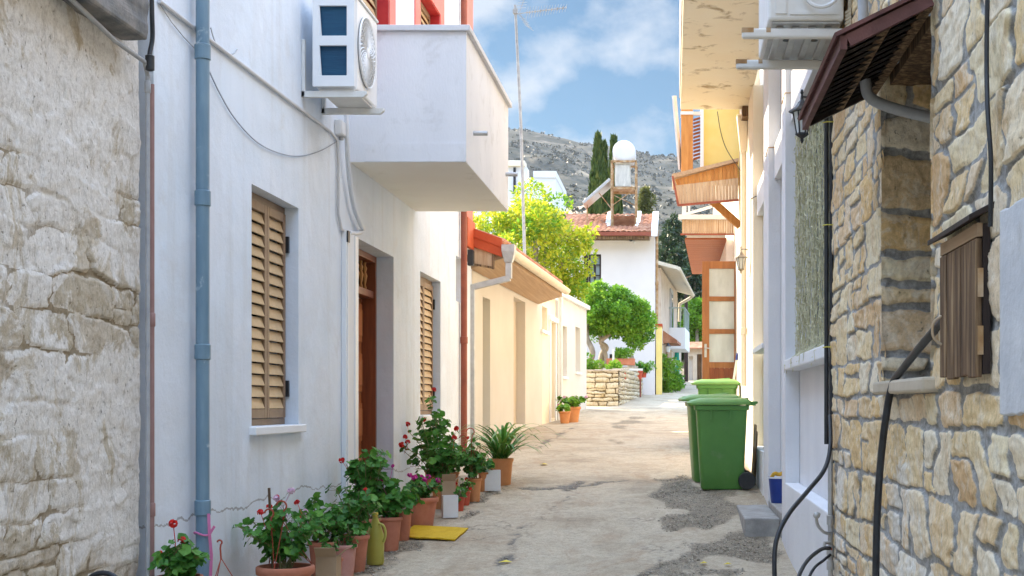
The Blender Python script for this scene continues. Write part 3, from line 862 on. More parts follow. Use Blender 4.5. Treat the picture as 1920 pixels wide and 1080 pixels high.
    # upper floor openings with painted bands
    for nm, (y0, y1, z0, z1) in (('balcony_door', ud), ('upper_window', uw)):
        f = MB(); bw = .30
        f.box(WX + .001, WX + .016, y0 - bw, y0, z0, z1 + bw).box(WX + .001, WX + .016, y1, y1 + bw, z0, z1 + bw).box(WX + .001, WX + .016, y0, y1, z1, z1 + bw)
        fr = f.build(nm, SALMON, h)
        g = MB(); g.box(WX - .385, WX, y1 - .012, y1 - .0005, z0, z1).box(WX - .385, WX, y0 + .0005, y0 + .012, z0, z1).box(WX - .385, WX, y0 + .012, y1 - .012, z1 - .012, z1 - .0005)
        g.build('painted_reveal', RED, fr)
        louvre_leaf(fr, WX - .15, 1, y0 + .014, (y0 + y1) / 2 - .004, z0 + .01, z1 - .014, SHUT, SHUTD)
        louvre_leaf(fr, WX - .15, 1, (y0 + y1) / 2 + .004, y1 - .014, z0 + .01, z1 - .014, SHUT, SHUTD)
    q = MB(); q.box(WX + .001, WX + .018, 19.25, 19.878, Z(2.72), Z(6.2)); q.build('painted_corner', SALMON, h)
    q = MB(); q.box(WX + .001, WX + .05, 19.2, 19.878, Z(2.28), Z(2.70)); q.build('corner_cap', ORANGE, h, bevel=.006)
    return h
build_white_house()

def pipe_thing(name, label, cat, pts, r, mat, joints=(), jr=1.18, jl=.05, group=None, n=12, smooth=True, clips=()):
    """A pipe with sleeve joints (parts) as one thing."""
    pts = [Vector(p) for p in pts]
    if not joints and not clips:
        o = MB().tube(pts, r, n).build(name, mat, smooth=smooth)
        return tag(o, label, cat, group)
    low = min(pts, key=lambda p: p.z)
    t = thing(name, label, cat, low, group)
    MB().tube(pts, r, n).build('pipe', mat, t, smooth=smooth)
    for j in joints:
        j = Vector(j)
        MB().lathe([(r * .99, -jl), (r * jr, -jl + .006), (r * jr, jl - .006), (r * .99, jl)], j, 14).build('joint', mat, t, smooth=True)
    for c in clips:
        c = Vector(c); MB().box(c.x - r * 1.7, c.x + r * 1.25, c.y - r * 1.25, c.y + r * 1.25, c.z - .012, c.z + .012).build('clip', GALV, t)
    return t
xp = WX + .065
yp = yx(380, xp)
pipe_thing('downpipe', 'blue grey plastic downpipe with flaked paint standing between stone wall and tan shutters', 'downpipe', [(xp, yp, gzf(yp) - .05), (xp, yp, Z(2.9))], .042, BLUEPIPE,
           [(xp, yp, E - (p - VY) * yp / F) for p in (98, 372, 660, 952)])
MB_ = MB
q = MB().box(WX + .002, WX + .02, yp + .14, yp + .18, gzf(yp), Z(2.9)); tag(q.build('cable_trunking', WHITEPL), 'thin white trunking strip running up behind blue grey downpipe', 'trunking')
xp = WX + .06; yp = yx(870, xp)
pipe_thing('downpipe', 'red brown downpipe at the far corner of the white house', 'downpipe', [(xp, yp, gzf(yp)), (xp, yp, Z(6.1))], .045, REDBROWN, [(xp, yp, Z(.9)), (xp, yp, Z(3.6))])
# conduits, cables and boxes on the white house wall
def wl(px, py, off=.02): return onx(px, py, WX + off)
pipe_thing('conduit', 'pale plastic conduit running level along white wall towards junction box', 'conduit',
           [(WX + .015, 7.75, Z(2.345)), (WX + .015, 9.0, Z(2.35)), (WX + .015, 10.4, Z(2.36)), (WX + .015, 11.6, Z(2.375)), wl(632, 262), wl(634, 300), wl(634, 400), wl(640, 430), wl(660, 440)], .013, M('pale_grey_conduit', [(.55, .55, .57), (.64, .63, .63)], 5, .5), n=8)
p = wl(637, 242)
jb = thing('junction_box', 'small white junction box on white wall below balcony air conditioner', 'junction box', p)
MB().box(WX + .001, WX + .06, p.y - .11, p.y + .11, p.z - .065, p.z + .065).build('box', WHITEPL, jb, bevel=.006)
MB().box(WX + .0601, WX + .066, p.y - .1, p.y + .1, p.z - .058, p.z + .058).build('cover', WHITEPL, jb, bevel=.004)
MB().lathe([(.012, -.03), (.02, -.028), (.02, -.002), (.012, 0)], (WX + .03, p.y + .02, p.z - .066), 10).build('cable_gland', GREYPIPE, jb, smooth=True)
pipe_thing('drain_hose', 'white insulated hose dropping from air conditioner and curling over the doorway', 'hose',
           catmull([wl(648, 192, .06), wl(650, 240, .07), wl(652, 300, .06), wl(657, 350, .05), wl(664, 390, .05), wl(676, 420, .06), wl(681, 430, .05), wl(672, 437, .03), wl(655, 437, .03)], 6), .022, M('hose_white', [(.62, .65, .70), (.70, .72, .75)], 5, .5), n=10)
y0 = yx(640, WX); y1 = yx(662, WX)
tk = thing('cable_trunking', 'wide white vertical trunking beside the wooden entrance door', 'trunking', (WX, y0, gzf(y0)))
MB().box(WX + .001, WX + .045, y0, y1, gzf(y0) - .02, Z(1.57)).build('trunking', WHITE2, tk, bevel=.004)
MB().box(WX + .0455, WX + .053, y0 + .03, y0 + .055, gzf(y0), Z(1.56)).build('rib', WHITEPL, tk)
MB().box(WX + .0455, WX + .056, y1 - .14, y1 - .02, gzf(y0), Z(1.56)).build('cover_strip', WHITEPL, tk)
MB().box(WX + .046, WX + .062, y0 + .005, y0 + .07, Z(1.47), Z(1.572)).build('end_cap', BLACK, tk)
pipe_thing('cable', 'thin grey cable sagging across white wall from blue grey downpipe', 'cable',
           catmull([wl(393, 135, .012), wl(412, 175, .012), wl(440, 222, .012), wl(480, 265, .012), wl(520, 286, .012), wl(560, 293, .012), wl(600, 283, .012), wl(630, 266, .012)], 6), .0045, M('cable_grey', [(.28, .31, .36), (.34, .36, .4)], 5, .6), n=6)
pipe_thing('cable', 'short loose cable loop at top of white wall beside blue grey downpipe', 'cable',
           catmull([wl(395, 52, .012), wl(404, 80, .012), wl(420, 99, .012), wl(437, 101, .012), wl(445, 92, .012)], 6), .004, GREYPIPE, n=6)
pipe_thing('cable', 'thin dark cable slanting over white wall left of blue grey downpipe', 'cable', [wl(300, 8, .012), wl(322, 42, .012), wl(345, 70, .012), wl(366, 92, .012)], .003, GREYPIPE, n=6)

def crack(name, label, pts, mat, x, w=.006):
    pts = catmull(pts, 5); rr = random.Random(2); m = MB()
    P = [(x + .0015, p.y, p.z + rr.uniform(-.012, .012)) for p in pts]
    m.tube(P, [w * rr.uniform(.3, 1) for _ in P], 5)
    return tag(m.build(name, mat), label, 'crack')

# hairline crack low on the white wall, in its own material
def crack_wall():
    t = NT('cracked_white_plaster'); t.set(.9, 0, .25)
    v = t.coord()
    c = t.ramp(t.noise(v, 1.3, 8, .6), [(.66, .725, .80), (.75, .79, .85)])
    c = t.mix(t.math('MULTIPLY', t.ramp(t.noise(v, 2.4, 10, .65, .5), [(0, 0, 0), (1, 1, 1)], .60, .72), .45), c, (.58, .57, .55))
    g = t.n('NewGeometry'); sp = t.n('SeparateXYZ'); t.l(g.outputs['Position'], sp.inputs[0])
    # faint water runs and scuffs, stretched downwards
    run = t.noise(t.coord((1, 2.2, .16)), 2.2, 8, .6)
    c = t.mix(t.math('MULTIPLY', t.ramp(run, [(0, 0, 0), (1, 1, 1)], .52, .70), .34), c, (.54, .54, .53))
    pt = t.noise(v, .75, 12, .6, .5)
    c = t.mix(t.math('MULTIPLY', t.ramp(pt, [(0, 0, 0), (1, 1, 1)], .515, .53), .22), c, (.60, .62, .66))
    # damp dirt along the foot
    nz = t.noise(v, 5, 8, .7)
    h = t.math('ADD', sp.outputs[2], t.math('MULTIPLY', nz, -.7))
    c = t.mix(t.math('MULTIPLY', t.ramp(h, [(1, 1, 1), (0, 0, 0)], -.25, .25), .5), c, (.42, .39, .34))
    kz = t.math('ADD', sp.outputs[2], t.math('MULTIPLY', t.noise(v, 1.5, 9, .62), -.30))
    d = t.math('ABSOLUTE', t.math('SUBTRACT', kz, E - .71 - .15))
    wid = t.math('MULTIPLY', t.noise(v, 3, 4), .011)
    f = t.math('LESS_THAN', d, wid)
    c = t.mix(t.math('MULTIPLY', f, .65), c, (.22, .20, .18))
    t.color(c)
    n = t.bump(t.noise(v, 1.8, 4, .5), .5, .06)
    n = t.bump(t.noise(v, 42, 6, .65), .35, .008, n)
    n = t.bump(t.math('MULTIPLY', f, -1.0), .5, .01, n)
    t.normal(n)
    return t.mat
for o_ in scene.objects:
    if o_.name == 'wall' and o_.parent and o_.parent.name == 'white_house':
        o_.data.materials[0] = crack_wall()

# ---------------------------------------------------------------- old stone house, near left
def build_old_house():
    h = thing('stone_house', 'old stone house with flaking lime render and grey concrete ledge', 'house', (WX, 4, 0))
    us = .55
    U, Zz, H, mk, rn = stones(2.2 * us, 7.52 * us, -.1, Z(3.2), .014 * us, .010, (.14, .23), (.16, .42), 21, mort=.006, depth=.014, warp=.026, split=.10, rough=.009, power=8, round_=.010)
    # render still covers much of it: fill joints where it survives
    cov = sstep(.24, .50, fbm(U * .9 + 4, Zz * 1.3, 5)) * sstep(-.1, .7, Zz - .35 + (fbm(U * 2, Zz * 2, 4) - .5) * .9)
    H = H * .75 * (1 - cov * .93) + cov * (.010 + .012 * (fbm(U * 3 + 8, Zz * 3, 5) - .5) * 2 + .007 * (fbm(U * 14, Zz * 14, 4) - .5) * 2)
    low = sstep(.55, .3, Zz + (fbm(U * 2.6, Zz * 2.2 + 3, 5) - .5) * .55)
    H -= .025 * low
    mk = np.clip(mk + cov * .95, 0, 1)
    rn = rn * (1 - .4 * cov) + .2 * cov
    H += .006 * (sstep(.47, .49, fbm(U * 3.1 + 70, Zz * 2.6, 6)) - .5) + .010 * (fbm(U * 6, Zz * 6 + 9, 6) - .5)
    V = np.stack([WX - .02 + H, U / us, Zz], -1).reshape(-1, 3)
    grid_obj('wall', V, U.shape[0], U.shape[1], S_LEFT, h, attrs={'mask': mk, 'rnd': rn, 'cover': cov})
    b = MB(); b.box(-9.5, WX - .07, -3, 7.5, -.3, Z(4.6)); b.build('house_body', S_LOW, h)
    # ragged stone edge against the white house
    l = MB(); l.box(WX - .3, WX + .13, 1.5, 7.3, Z(1.985), Z(2.5)); lo = l.build('ledge', DKCONC, h, bevel=.02)
    m = lo.modifiers.new('sub', 'SUBSURF'); m.subdivision_type = 'SIMPLE'; m.levels = 5; m.render_levels = 5
    tx = bpy.data.textures.new('ledge_wear', 'CLOUDS'); tx.noise_scale = .18; tx.noise_depth = 4
    d = lo.modifiers.new('wear', 'DISPLACE'); d.texture = tx; d.strength = .05; d.texture_coords = 'GLOBAL'
    r = MB(); r.box(-9.7, WX + .25, -3.2, 7.45, Z(4.6), Z(4.75)); r.build('roof_slab', CONCRETE, h, bevel=.01)
build_old_house()
xq = WX + .07
pa = onx(277, 133, xq)
pipe_thing('conduit', 'grey metal conduit slanting over old stone wall and dropping at its corner', 'conduit',
           [onx(60, -70, xq), onx(150, 14, xq), onx(215, 76, xq), pa + Vector((0, -.05, .04)), pa + Vector((0, 0, -.03)), Vector((xq, pa.y, gzf(pa.y) - .05))], .0125, GREYPIPE,
           [pa + Vector((0, 0, -.09))], 1.35, .035, n=10)
y_ = yx(283, WX + .03)
pipe_thing('conduit', 'dull pink conduit in the joint between stone wall and white house', 'conduit', [(WX + .035, y_, gzf(y_) + .0), (WX + .035, y_, Z(1.82))], .015, PINKPIPE, [(WX + .035, y_, Z(.48)), (WX + .035, y_, Z(-.6))], 1.3, .04, n=9)
q_ = onx(281, 118, WX + .09)
pipe_thing('cable', 'thick black cable dropping to grey coupling at corner of stone house', 'cable', catmull([onx(284, -70, WX + .08), onx(285, 20, WX + .09), onx(286, 70, WX + .09), onx(281, 100, WX + .085), q_], 5), .013, RUBBER, [q_ + Vector((0, 0, .0))], 1.9, .045, n=9)

# ---------------------------------------------------------------- cream shed beyond the white house
def T_wall(x0, y0, x1, y1):
    """local x = outwards (street side), y = along the wall, origin at (x0, y0)"""
    a = math.atan2(x1 - x0, y1 - y0)
    return Matrix.Translation((x0, y0, 0)) @ Matrix.Rotation(-a, 4, 'Z'), math.hypot(x1 - x0, y1 - y0)
SH_T, SH_F = T_wall(-3.02, 20.0, -2.62, 29.6)
SH_L = 7.55
def build_shed():
    h = thing('cream_shed', 'low cream plastered outbuilding with tall slot openings and wooden eave', 'outbuilding', (-3, 24, gzf(24)))
    def loc(px):
        k = (px - VX) / F                         # solve k * Y = x along the wall line
        t = 0.0
        lo, hi = 0.0, SH_F + 3
        for _ in range(40):
            m = (lo + hi) / 2; p = SH_T @ Vector((0, m, 0))
            if p.x / p.y < k: lo = m
            else: hi = m
        return lo
    ops = []
    for (a, b, top, bot) in ((905, 919, 562, 845), (963, 985, 567, 835)):
        u0, u1 = loc(a), loc(b); p = SH_T @ Vector((0, u1, 0))
        ops.append((u0, u1, gzf(p.y) + .12, E - (top - VY) * p.y / F))
    w = MB(SH_T); w.slab('x', 0, -.35, .02, SH_L, -.2, Z(2.06), ops); w.build('wall', CREAM, h)
    for o, nm in zip(ops, ('slot_window', 'doorway')):
        q = MB(SH_T); q.box(-.22, -.17, o[0] + .001, o[1] - .001, o[2] + .001, o[3] - .001); q.build(nm, M('beige_door_paint', [(.50, .42, .32), (.56, .48, .38)], 4, .7) if nm == 'doorway' else M('pale_green_paint', [(.44, .45, .36), (.52, .52, .42)], 4, .7), h)
    q = MB(SH_T); q.box(0.001, .03, .35, SH_L, Z(-2), Z(-1.05)); 
    # gable wall above the white house side and body behind
    g = MB(SH_T); g.prism([(-.001, .02, Z(2.06)), (-5.0, .02, Z(2.06)), (-5.0, .02, Z(3.5)), (-3.4, .02, Z(3.55)), (-.001, .02, Z(2.37))], (0, .3, 0)); g.build('gable', CREAM, h)
    b = MB(SH_T); b.box(-5.0, -.352, .33, SH_L, -.2, Z(2.05)); b.build('shed_body', CREAM2, h)
    # roof: slab rising away from the street; its gable end shows as a red sheet over timber
    e0 = (.52, 2.30); ridge = (-3.4, 3.72)
    rf = MB(SH_T)
    rf.prism([(e0[0], -.22, Z(e0[1] + .03)), (ridge[0], -.22, Z(ridge[1])), (ridge[0], -.22, Z(ridge[1] + .05)), (e0[0], -.22, Z(e0[1] + .08))], (0, SH_L - .5, 0))
    ro = rf.build('roof', ROOFT, h)
    n = 44
    tl = MB(SH_T)
    for i in range(n):
        y = -.2 + i * (SH_L - .55) / n
        tl.tube([(e0[0] - .02, y + .11, Z(e0[1] + .085)), (ridge[0], y + .11, Z(ridge[1] + .055))], .085, 6)
    tl.build('roof_tiles', ROOFT, ro, smooth=True)
    fs = MB(SH_T); fs.prism([(e0[0] - .02, -.27, Z(e0[1] - .12)), (-3.4, -.27, Z(ridge[1] - .16)), (-3.4, -.27, Z(ridge[1] + .13)), (e0[0] - .02, -.27, Z(e0[1] + .15))], (0, .045, 0)); fo = fs.build('red_bargeboard', ORANGE, ro)
    f2 = MB(SH_T); f2.prism([(e0[0] - .03, -.285, Z(e0[1] + .03)), (-3.4, -.285, Z(ridge[1] - .01)), (-3.4, -.285, Z(ridge[1] + .01)), (e0[0] - .03, -.285, Z(e0[1] + .05))], (0, .014, 0)); f2.build('bargeboard_fold', ORANGE, ro)
    # eave box: timber soffit and fascia
    ev = MB(SH_T)
    ev.prism([(.02, -.2, Z(2.01)), (.50, -.2, Z(2.17)), (.50, -.2, Z(2.31)), (.02, -.2, Z(2.48))], (0, SH_L - .5, 0)); ev.build('timber_eave', TIMBER, h)
    tb = MB(SH_T); tb.prism([(.36, -.24, Z(2.02)), (.36, -.24, Z(2.24)), (-.9, -.24, Z(2.60)), (-.9, -.24, Z(2.30))], (0, .03, 0)); tb.build('soffit_panel', PALEWOOD, h)
    tm = MB(SH_T); tm.bar((.37, -.246, Z(2.02)), (-.95, -.246, Z(2.26)), .03, .03).bar((.37, -.246, Z(2.0)), (.37, -.246, Z(2.26)), .03, .03); tm.build('panel_trim', OLDWOOD, h)
    # gutter and grey downpipe with its elbow
    gt = MB(SH_T); prof = []
    for k in range(9):
        a = math.pi + math.pi * k / 8
        prof.append((.585 + .085 * math.cos(a), Z(2.30) + .095 * math.sin(a)))
    poly = [(x, -.25, z) for x, z in prof] + [(x * 1 + (.008 if x < .585 else -.008), -.25, z + .012) for x, z in reversed(prof)]
    gt.prism(poly, (0, SH_L - .4, 0)); gt.build('gutter', GUTTER, h)
    dz = 0
    hp = MB(SH_T); hp.box(.50, .69, -.30, -.12, Z(2.26), Z(2.36)).hexa([(.54, -.27, Z(2.1)), (.65, -.27, Z(2.1)), (.65, -.16, Z(2.1)), (.54, -.16, Z(2.1)), (.50, -.30, Z(2.26)), (.69, -.30, Z(2.26)), (.69, -.12, Z(2.26)), (.50, -.12, Z(2.26))])
    dpo = hp.build('downpipe', GALV, h)
    d = MB(SH_T); d.box(.55, .64, -.26, -.17, Z(1.86), Z(2.099))
    d.bar((.61, -.215, Z(1.87)), (.03, -.215, Z(1.73)), .088, .088).box(.0, .09, -.26, -.17, gzf(20), Z(1.77)); d.build('downpipe_run', GALV, dpo, bevel=.006)
    return loc
shed_loc = build_shed()
p = onx(884, 484, -2.93)
wl_ = thing('wall_lamp', 'flat black floodlight on white corner above cream shed', 'lamp', p)
MB().box(p.x - .05, p.x + .03, p.y - .06, p.y + .06, p.z - .11, p.z + .12).build('housing', BLACK, wl_, bevel=.008)
MB().box(p.x + .031, p.x + .04, p.y - .05, p.y + .05, p.z - .09, p.z + .1).build('glass', DKGLASS, wl_)
MB().box(p.x - .075, p.x - .051, p.y - .03, p.y + .03, p.z - .05, p.z + .05).build('bracket', BLACK, wl_)

# ---------------------------------------------------------------- white cottage after the shed
CT_T, CT_L = T_wall(-2.56, 29.7, -2.22, 34.2)
def build_cottage():
    h = thing('white_cottage', 'small flat roofed white cottage between cream shed and dry stone wall', 'house', (-2.4, 32, gzf(32)))
    def loc(px):
        lo, hi = -1.0, CT_L + 3
        for _ in range(40):
            m = (lo + hi) / 2; p = CT_T @ Vector((0, m, 0))
            if p.x / p.y < (px - VX) / F: lo = m
            else: hi = m
        return lo
    def zz(px, py):
        p = CT_T @ Vector((0, loc(px), 0)); return E - (py - VY) * p.y / F
    ops = [(loc(1054), loc(1063), zz(1060, 706), zz(1054, 610)), (loc(1079), loc(1088), zz(1088, 698), zz(1079, 612))]
    w = MB(CT_T); w.slab('x', 0, -.3, .02, CT_L, -.2, Z(2.42), ops); w.build('wall', M('warm_white_plaster', [(.62, .60, .565), (.69, .67, .63)], 1, .9, .2, 40, stain=((.5, .46, .4), 2, .62, .45)), h)
    for o in ops:
        q = MB(CT_T); q.box(-.2, -.16, o[0] + .001, o[1] - .001, o[2] + .001, o[3] - .001); wn = q.build('window', M('grey_window_paint', [(.36, .35, .33), (.44, .43, .40)], 4, .6), h)
        s = MB(CT_T); s.box(-.1, .04, o[0] - .05, o[1] + .05, o[2] - .06, o[2] - .001); s.build('sill', WHITE2, wn)
    b = MB(CT_T); b.box(-4.5, -.302, .02, CT_L, -.2, Z(2.41)); b.build('house_body', WHITE2, h)
    c = MB(CT_T); c.box(-4.6, .09, -.05, CT_L + .06, Z(2.421), Z(2.52)); c.build('parapet', WHITE2, h, bevel=.01)
    # older part towards the shed: small window, doorway with a moulded head
    def so(px, py):
        u = shed_loc(px); p = SH_T @ Vector((0, u, 0)); return u, E - (py - VY) * p.y / F
    (w0, wt), (w1, wb) = so(1014, 572), so(1026, 622)
    (d0, dt), (d1, db) = so(1031, 603), so(1040, 600)
    e = MB(SH_T); e.slab('x', 0, -.3, SH_L + .002, SH_F + .05, -.2, Z(2.3), [(w0, w1, wb, wt), (d0, d1, gzf(29) + .08, dt)]); e.build('annex_wall', CREAM2, h)
    e = MB(SH_T); e.box(-4, -.302, SH_L + .01, SH_F, -.2, Z(2.29)); e.build('annex_body', CREAM2, h)
    e = MB(SH_T); e.box(-4.1, .06, SH_L + .003, SH_F + .04, Z(2.301), Z(2.38)); e.build('annex_coping', WHITE2, h)
    e = MB(SH_T); e.box(-.2, -.16, w0 + .001, w1 - .001, wb + .001, wt - .001); wn = e.build('small_window', M('dull_window_paint', [(.40, .39, .36), (.46, .45, .42)], 4, .6), h)
    e = MB(SH_T); e.box(-.1, .05, w0 - .08, w1 + .08, wb - .07, wb - .001); e.build('sill', WHITE2, wn)
    e = MB(SH_T); e.box(-.2, -.16, d0 + .001, d1 - .001, gzf(29) + .08, dt - .001); dr = e.build('door', M('grey_beige_door', [(.46, .42, .37), (.54, .5, .44)], 4, .6), h)
    e = MB(SH_T); e.box(.001, .06, d0 - .22, d1 + .22, dt + .02, dt + .12).box(.001, .035, d0 - .14, d0 - .001, gzf(29), dt + .02).box(.001, .035, d1 + .001, d1 + .14, gzf(29), dt + .02); e.build('door_surround', WHITE2, h)
    dp = MB(CT_T); dp.tube([(.05, loc(1048.5), gzf(30.6)), (.05, loc(1048.5), Z(2.4))], .03, 8); dp.build('rain_pipe', OFFWHITE, h, smooth=True)
build_cottage()

# ---------------------------------------------------------------- TV antenna on its mast
def build_antenna():
    Y = 30.0
    b = at(983, 470, Y); t_ = at(966, 14, Y)
    GALV = M('antenna_grey', [(.22, .22, .22), (.34, .34, .33)], 9, .6)
    a = thing('antenna', 'tall television antenna mast with spiked boom rising behind white balcony', 'antenna', (b.x, b.y, Z(2.5)))
    m = MB(); base = b + (b - t_) * .12
    m.tube([base, b + (t_ - b) * .5 + Vector((.03, 0, 0)), t_ + (t_ - b) * .01], [.036, .034, .03], 10); m.build('mast', GALV, a, smooth=True)
    k = MB(); k.box(t_.x - .05, t_.x + .05, Y - .05, Y + .05, t_.z - .14, t_.z - .04); k.build('clamp', GALV, a)
    p0 = at(968, 26, Y); p1 = at(1062, 14, Y - 1.2)
    bm_ = MB(); bm_.tube([p0, p1], .011, 6)
    bm_.build('boom', GALV, a)
    e = MB(); d = (p1 - p0)
    for i in range(15):
        c = p0 + d * (.22 + .77 * i / 14); L = .24 - .006 * i
        e.tube([c + Vector((-.02, -.02, -L * .6)), c + Vector((.02, .05, L * .6))], .005, 5)
        e.tube([c + Vector((0, -L * .5, 0)), c + Vector((0, L * .5, 0))], .005, 5)
        if i % 2: e.box(c.x - .014, c.x + .014, c.y - .02, c.y + .02, c.z - .03, c.z + .03)
    e.build('directors', GALV, a)
    r = MB()
    for s, q in ((1, at(984, -6, Y)), (-1, at(992, 52, Y))):
        o = at(974, 24, Y); r.tube([o, q], .007, 5)
        for i in range(5):
            c = o + (q - o) * (.3 + .7 * i / 4)
            r.tube([c + Vector((-.09, -.1, -.04 * s)), c + Vector((.09, .1, .04 * s))], .005, 5)
    r.build('reflector', GALV, a)
build_antenna()

# ---------------------------------------------------------------- trees near the shed and garden
def tree(name, label, cat, base, trunks, clumps, n, L, mat, seed, aspect=.5, group=None, bark=BARK, shell=.45, droop=0):
    t = thing(name, label, cat, base, group)
    m = MB()
    for pts, rad in trunks: m.tube(catmull(pts, 5), [rad[0] + (rad[1] - rad[0]) * i / (5 * (len(pts) - 1)) for i in range(5 * (len(pts) - 1) + 1)], 9)
    m.build('trunk', bark, t, smooth=True)
    P, r = cloud(np.random.RandomState(seed), clumps, n, L, aspect, shell, droop)
    mesh_quads('crown', P, mat, t, r)
    return t
def yellow_tree():
    Y = 37.0; s = F / Y
    rs = np.random.RandomState(4)
    cl = crown_clumps(rs, at(1000, 475, Y), (100 / s, 1.6, 118 / s), 62, .42, .45)
    cl += crown_clumps(rs, at(1072, 535, Y), (34 / s, .9, 55 / s), 13, .28, .3)
    cl += crown_clumps(rs, at(1090, 452, Y), (32 / s, .8, 22 / s), 6, .22, .3)
    cl += crown_clumps(rs, at(925, 425, Y), (50 / s, .9, 42 / s), 12, .3, .3)
    b = at(1010, 0, Y); b.z = gzf(Y)
    top = at(1005, 470, Y)
    tr = [([b, b + Vector((.1, 0, 1.6)), top - Vector((0, 0, .9)), top + Vector((0, 0, .6))], (.17, .05))]
    for dx, dz in ((-1.2, .4), (1.0, .5), (.3, 1.2), (-.5, 1.1)):
        tr.append(([b + Vector((.08, 0, 2.2)), b + Vector((dx * .4, .1, 3.2)), top + Vector((dx, .2, dz))], (.08, .025)))
    tree('leafy_tree', 'bushy yellow green tree rising behind cream shed roof', 'tree', b, tr, cl, 17000, .125, L_YEL, 9, .52, droop=.1)
yellow_tree()
def round_tree():
    Y = 40.0; s = F / Y
    rs = np.random.RandomState(8)
    cl = []
    def dome(px, py, rx, rz, n, r, ry=1.0):
        c = np.array(at(px, py, Y)); k = 0
        while k < n:
            d = unit(rs.normal(size=3)); q = .35 + .65 * rs.rand() ** .6
            cl.append((c + d * np.array([rx / s, ry, rz / s]) * q * .86, np.array([r, r, r * .8]), r * r)); k += 1
    dome(1148, 588, 54, 54, 60, .28); dome(1192, 608, 44, 44, 40, .25, .8); dome(1118, 590, 26, 56, 26, .24, .8); dome(1140, 560, 44, 28, 24, .24, .8); dome(1175, 585, 40, 40, 24, .24, .8)
    b = at(1128, 0, Y); b.z = gzf(Y)
    tr = [([b, at(1127, 672, Y), at(1137, 652, Y), at(1126, 640, Y), at(1146, 622, Y), at(1150, 592, Y)], (.10, .05)),
          ([at(1134, 700, Y - .1), at(1136, 668, Y - .1), at(1128, 648, Y)], (.07, .06)),
          ([at(1130, 640, Y), at(1118, 615, Y + .2), at(1120, 590, Y + .2)], (.06, .03)), ([at(1146, 622, Y), at(1170, 600, Y), at(1190, 600, Y)], (.045, .02))]
    tree('clipped_tree', 'rounded bright green tree on a twisted pale trunk above dry stone wall', 'tree', b, tr, cl, 27000, .095, L_GRN, 12, .6, bark=M('pale_bark', [(.34, .27, .2), (.52, .44, .34)], 6, .9, .6, 20))
    b2 = at(1102, 0, Y - .6); b2.z = gzf(Y - .6)
    cl2 = crown_clumps(rs, at(1106, 565, Y + .4), (14 / s, .5, 30 / s), 10, .2, .3)
    tree('clipped_tree', 'second leaning pale trunk with green top behind white cottage corner', 'tree', b2, [([b2, at(1104, 690, Y - .6), at(1111, 660, Y - .6), at(1100, 630, Y - .4), at(1104, 590, Y)], (.11, .06))], cl2, 2200, .085, L_GRN, 14, .6, bark=BARK)
round_tree()

# ---------------------------------------------------------------- dry stone garden wall with its pots
def build_garden():
    h = thing('dry_stone_wall', 'low honey coloured dry stone garden wall with flat coping', 'garden wall', (-1.45, 36, gzf(36)))
    a = (-2.32, 35.6); c = (-1.46, 35.6); e = (-1.02, 43.6)
    zt = lambda y: gzf(y) + .93 + .012 * (43.6 - y)
    for k, (p, q, seed) in enumerate(((a, c, 5), (c, e, 6))):
        L = math.hypot(q[0] - p[0], q[1] - p[1])
        U, Zz, H, mk, rn = stones(0, L, gzf(min(p[1], q[1])) - .15, gzf(q[1]) + 1.0, .03 if k else .012, .014, (.07, .15) if k else (.08, .17), (.2, .5) if k else (.25, .7), seed, mort=.012, depth=.035, warp=.02, split=.1, rough=.01)
        x = p[0] + (q[0] - p[0]) * U / L; y = p[1] + (q[1] - p[1]) * U / L
        nx, ny = ((q[1] - p[1]) / L, -(q[0] - p[0]) / L)
        V = np.stack([x + nx * H, y + ny * H, np.minimum(Zz, gz(y) + .93)], -1).reshape(-1, 3)
        grid_obj('wall_face', V, U.shape[0], U.shape[1], S_DRY, h, attrs={'mask': mk, 'rnd': rn})
    m = MB(); m.prism([(a[0], a[1] + .01, -.2), (c[0] - .01, c[1] + .01, -.2), (e[0] - .02, e[1], -.2), (e[0] - 2.4, e[1], -.2), (a[0], e[1] - 4, -.2)], (0, 0, gzf(36) + .9 + .2)); m.build('earth_fill', SOIL, h)
    rr = random.Random(3); cp = MB()
    for (p, q, n) in ((a, c, 4), (c, e, 12)):
        for i in range(n):
            t0, t1 = i / n, (i + .95) / n
            P = [Vector((p[0] + (q[0] - p[0]) * t, p[1] + (q[1] - p[1]) * t, 0)) for t in (t0, t1)]
            z = gzf(P[0].y) + .93 + rr.uniform(0, .015); th = rr.uniform(.03, .055)
            d = (P[1] - P[0]).normalized(); nn = Vector((d.y, -d.x, 0)); o1 = rr.uniform(.0, .05)
            A = [P[0] + nn * o1, P[1] + nn * o1, P[1] - nn * .3, P[0] - nn * .3]
            cp.hexa([(v.x, v.y, z) for v in A] + [(v.x, v.y, z + th) for v in A])
    cp.build('coping', S_LOW, h, bevel=.008)
build_garden()
rp = at(1198, 0, 42.0)
pipe_thing('post', 'thin rusty iron post standing against the dry stone wall', 'post', [(-1.03, 42.0, gzf(42) - .05), (-1.03, 42.0, gzf(42) + 1.05)], .025, REDBROWN, n=8)
def garden_rail():
    Y = 38.5
    o = at(1150, 712, Y)
    t = thing('garden_frame', 'white timber cross frame standing behind the dry stone wall', 'frame', (o.x, Y, o.z))
    MB().box(o.x - .03, o.x + .03, Y - .03, Y + .03, gzf(37) + .6, at(0, 655, Y).z).build('upright', WHITEPL, t)
    q = at(1150, 693, Y); MB().box(q.x - .3, q.x + .85, Y - .055, Y - .031, q.z - .03, q.z + .03).build('crossbar', WHITEPL, t)
garden_rail()

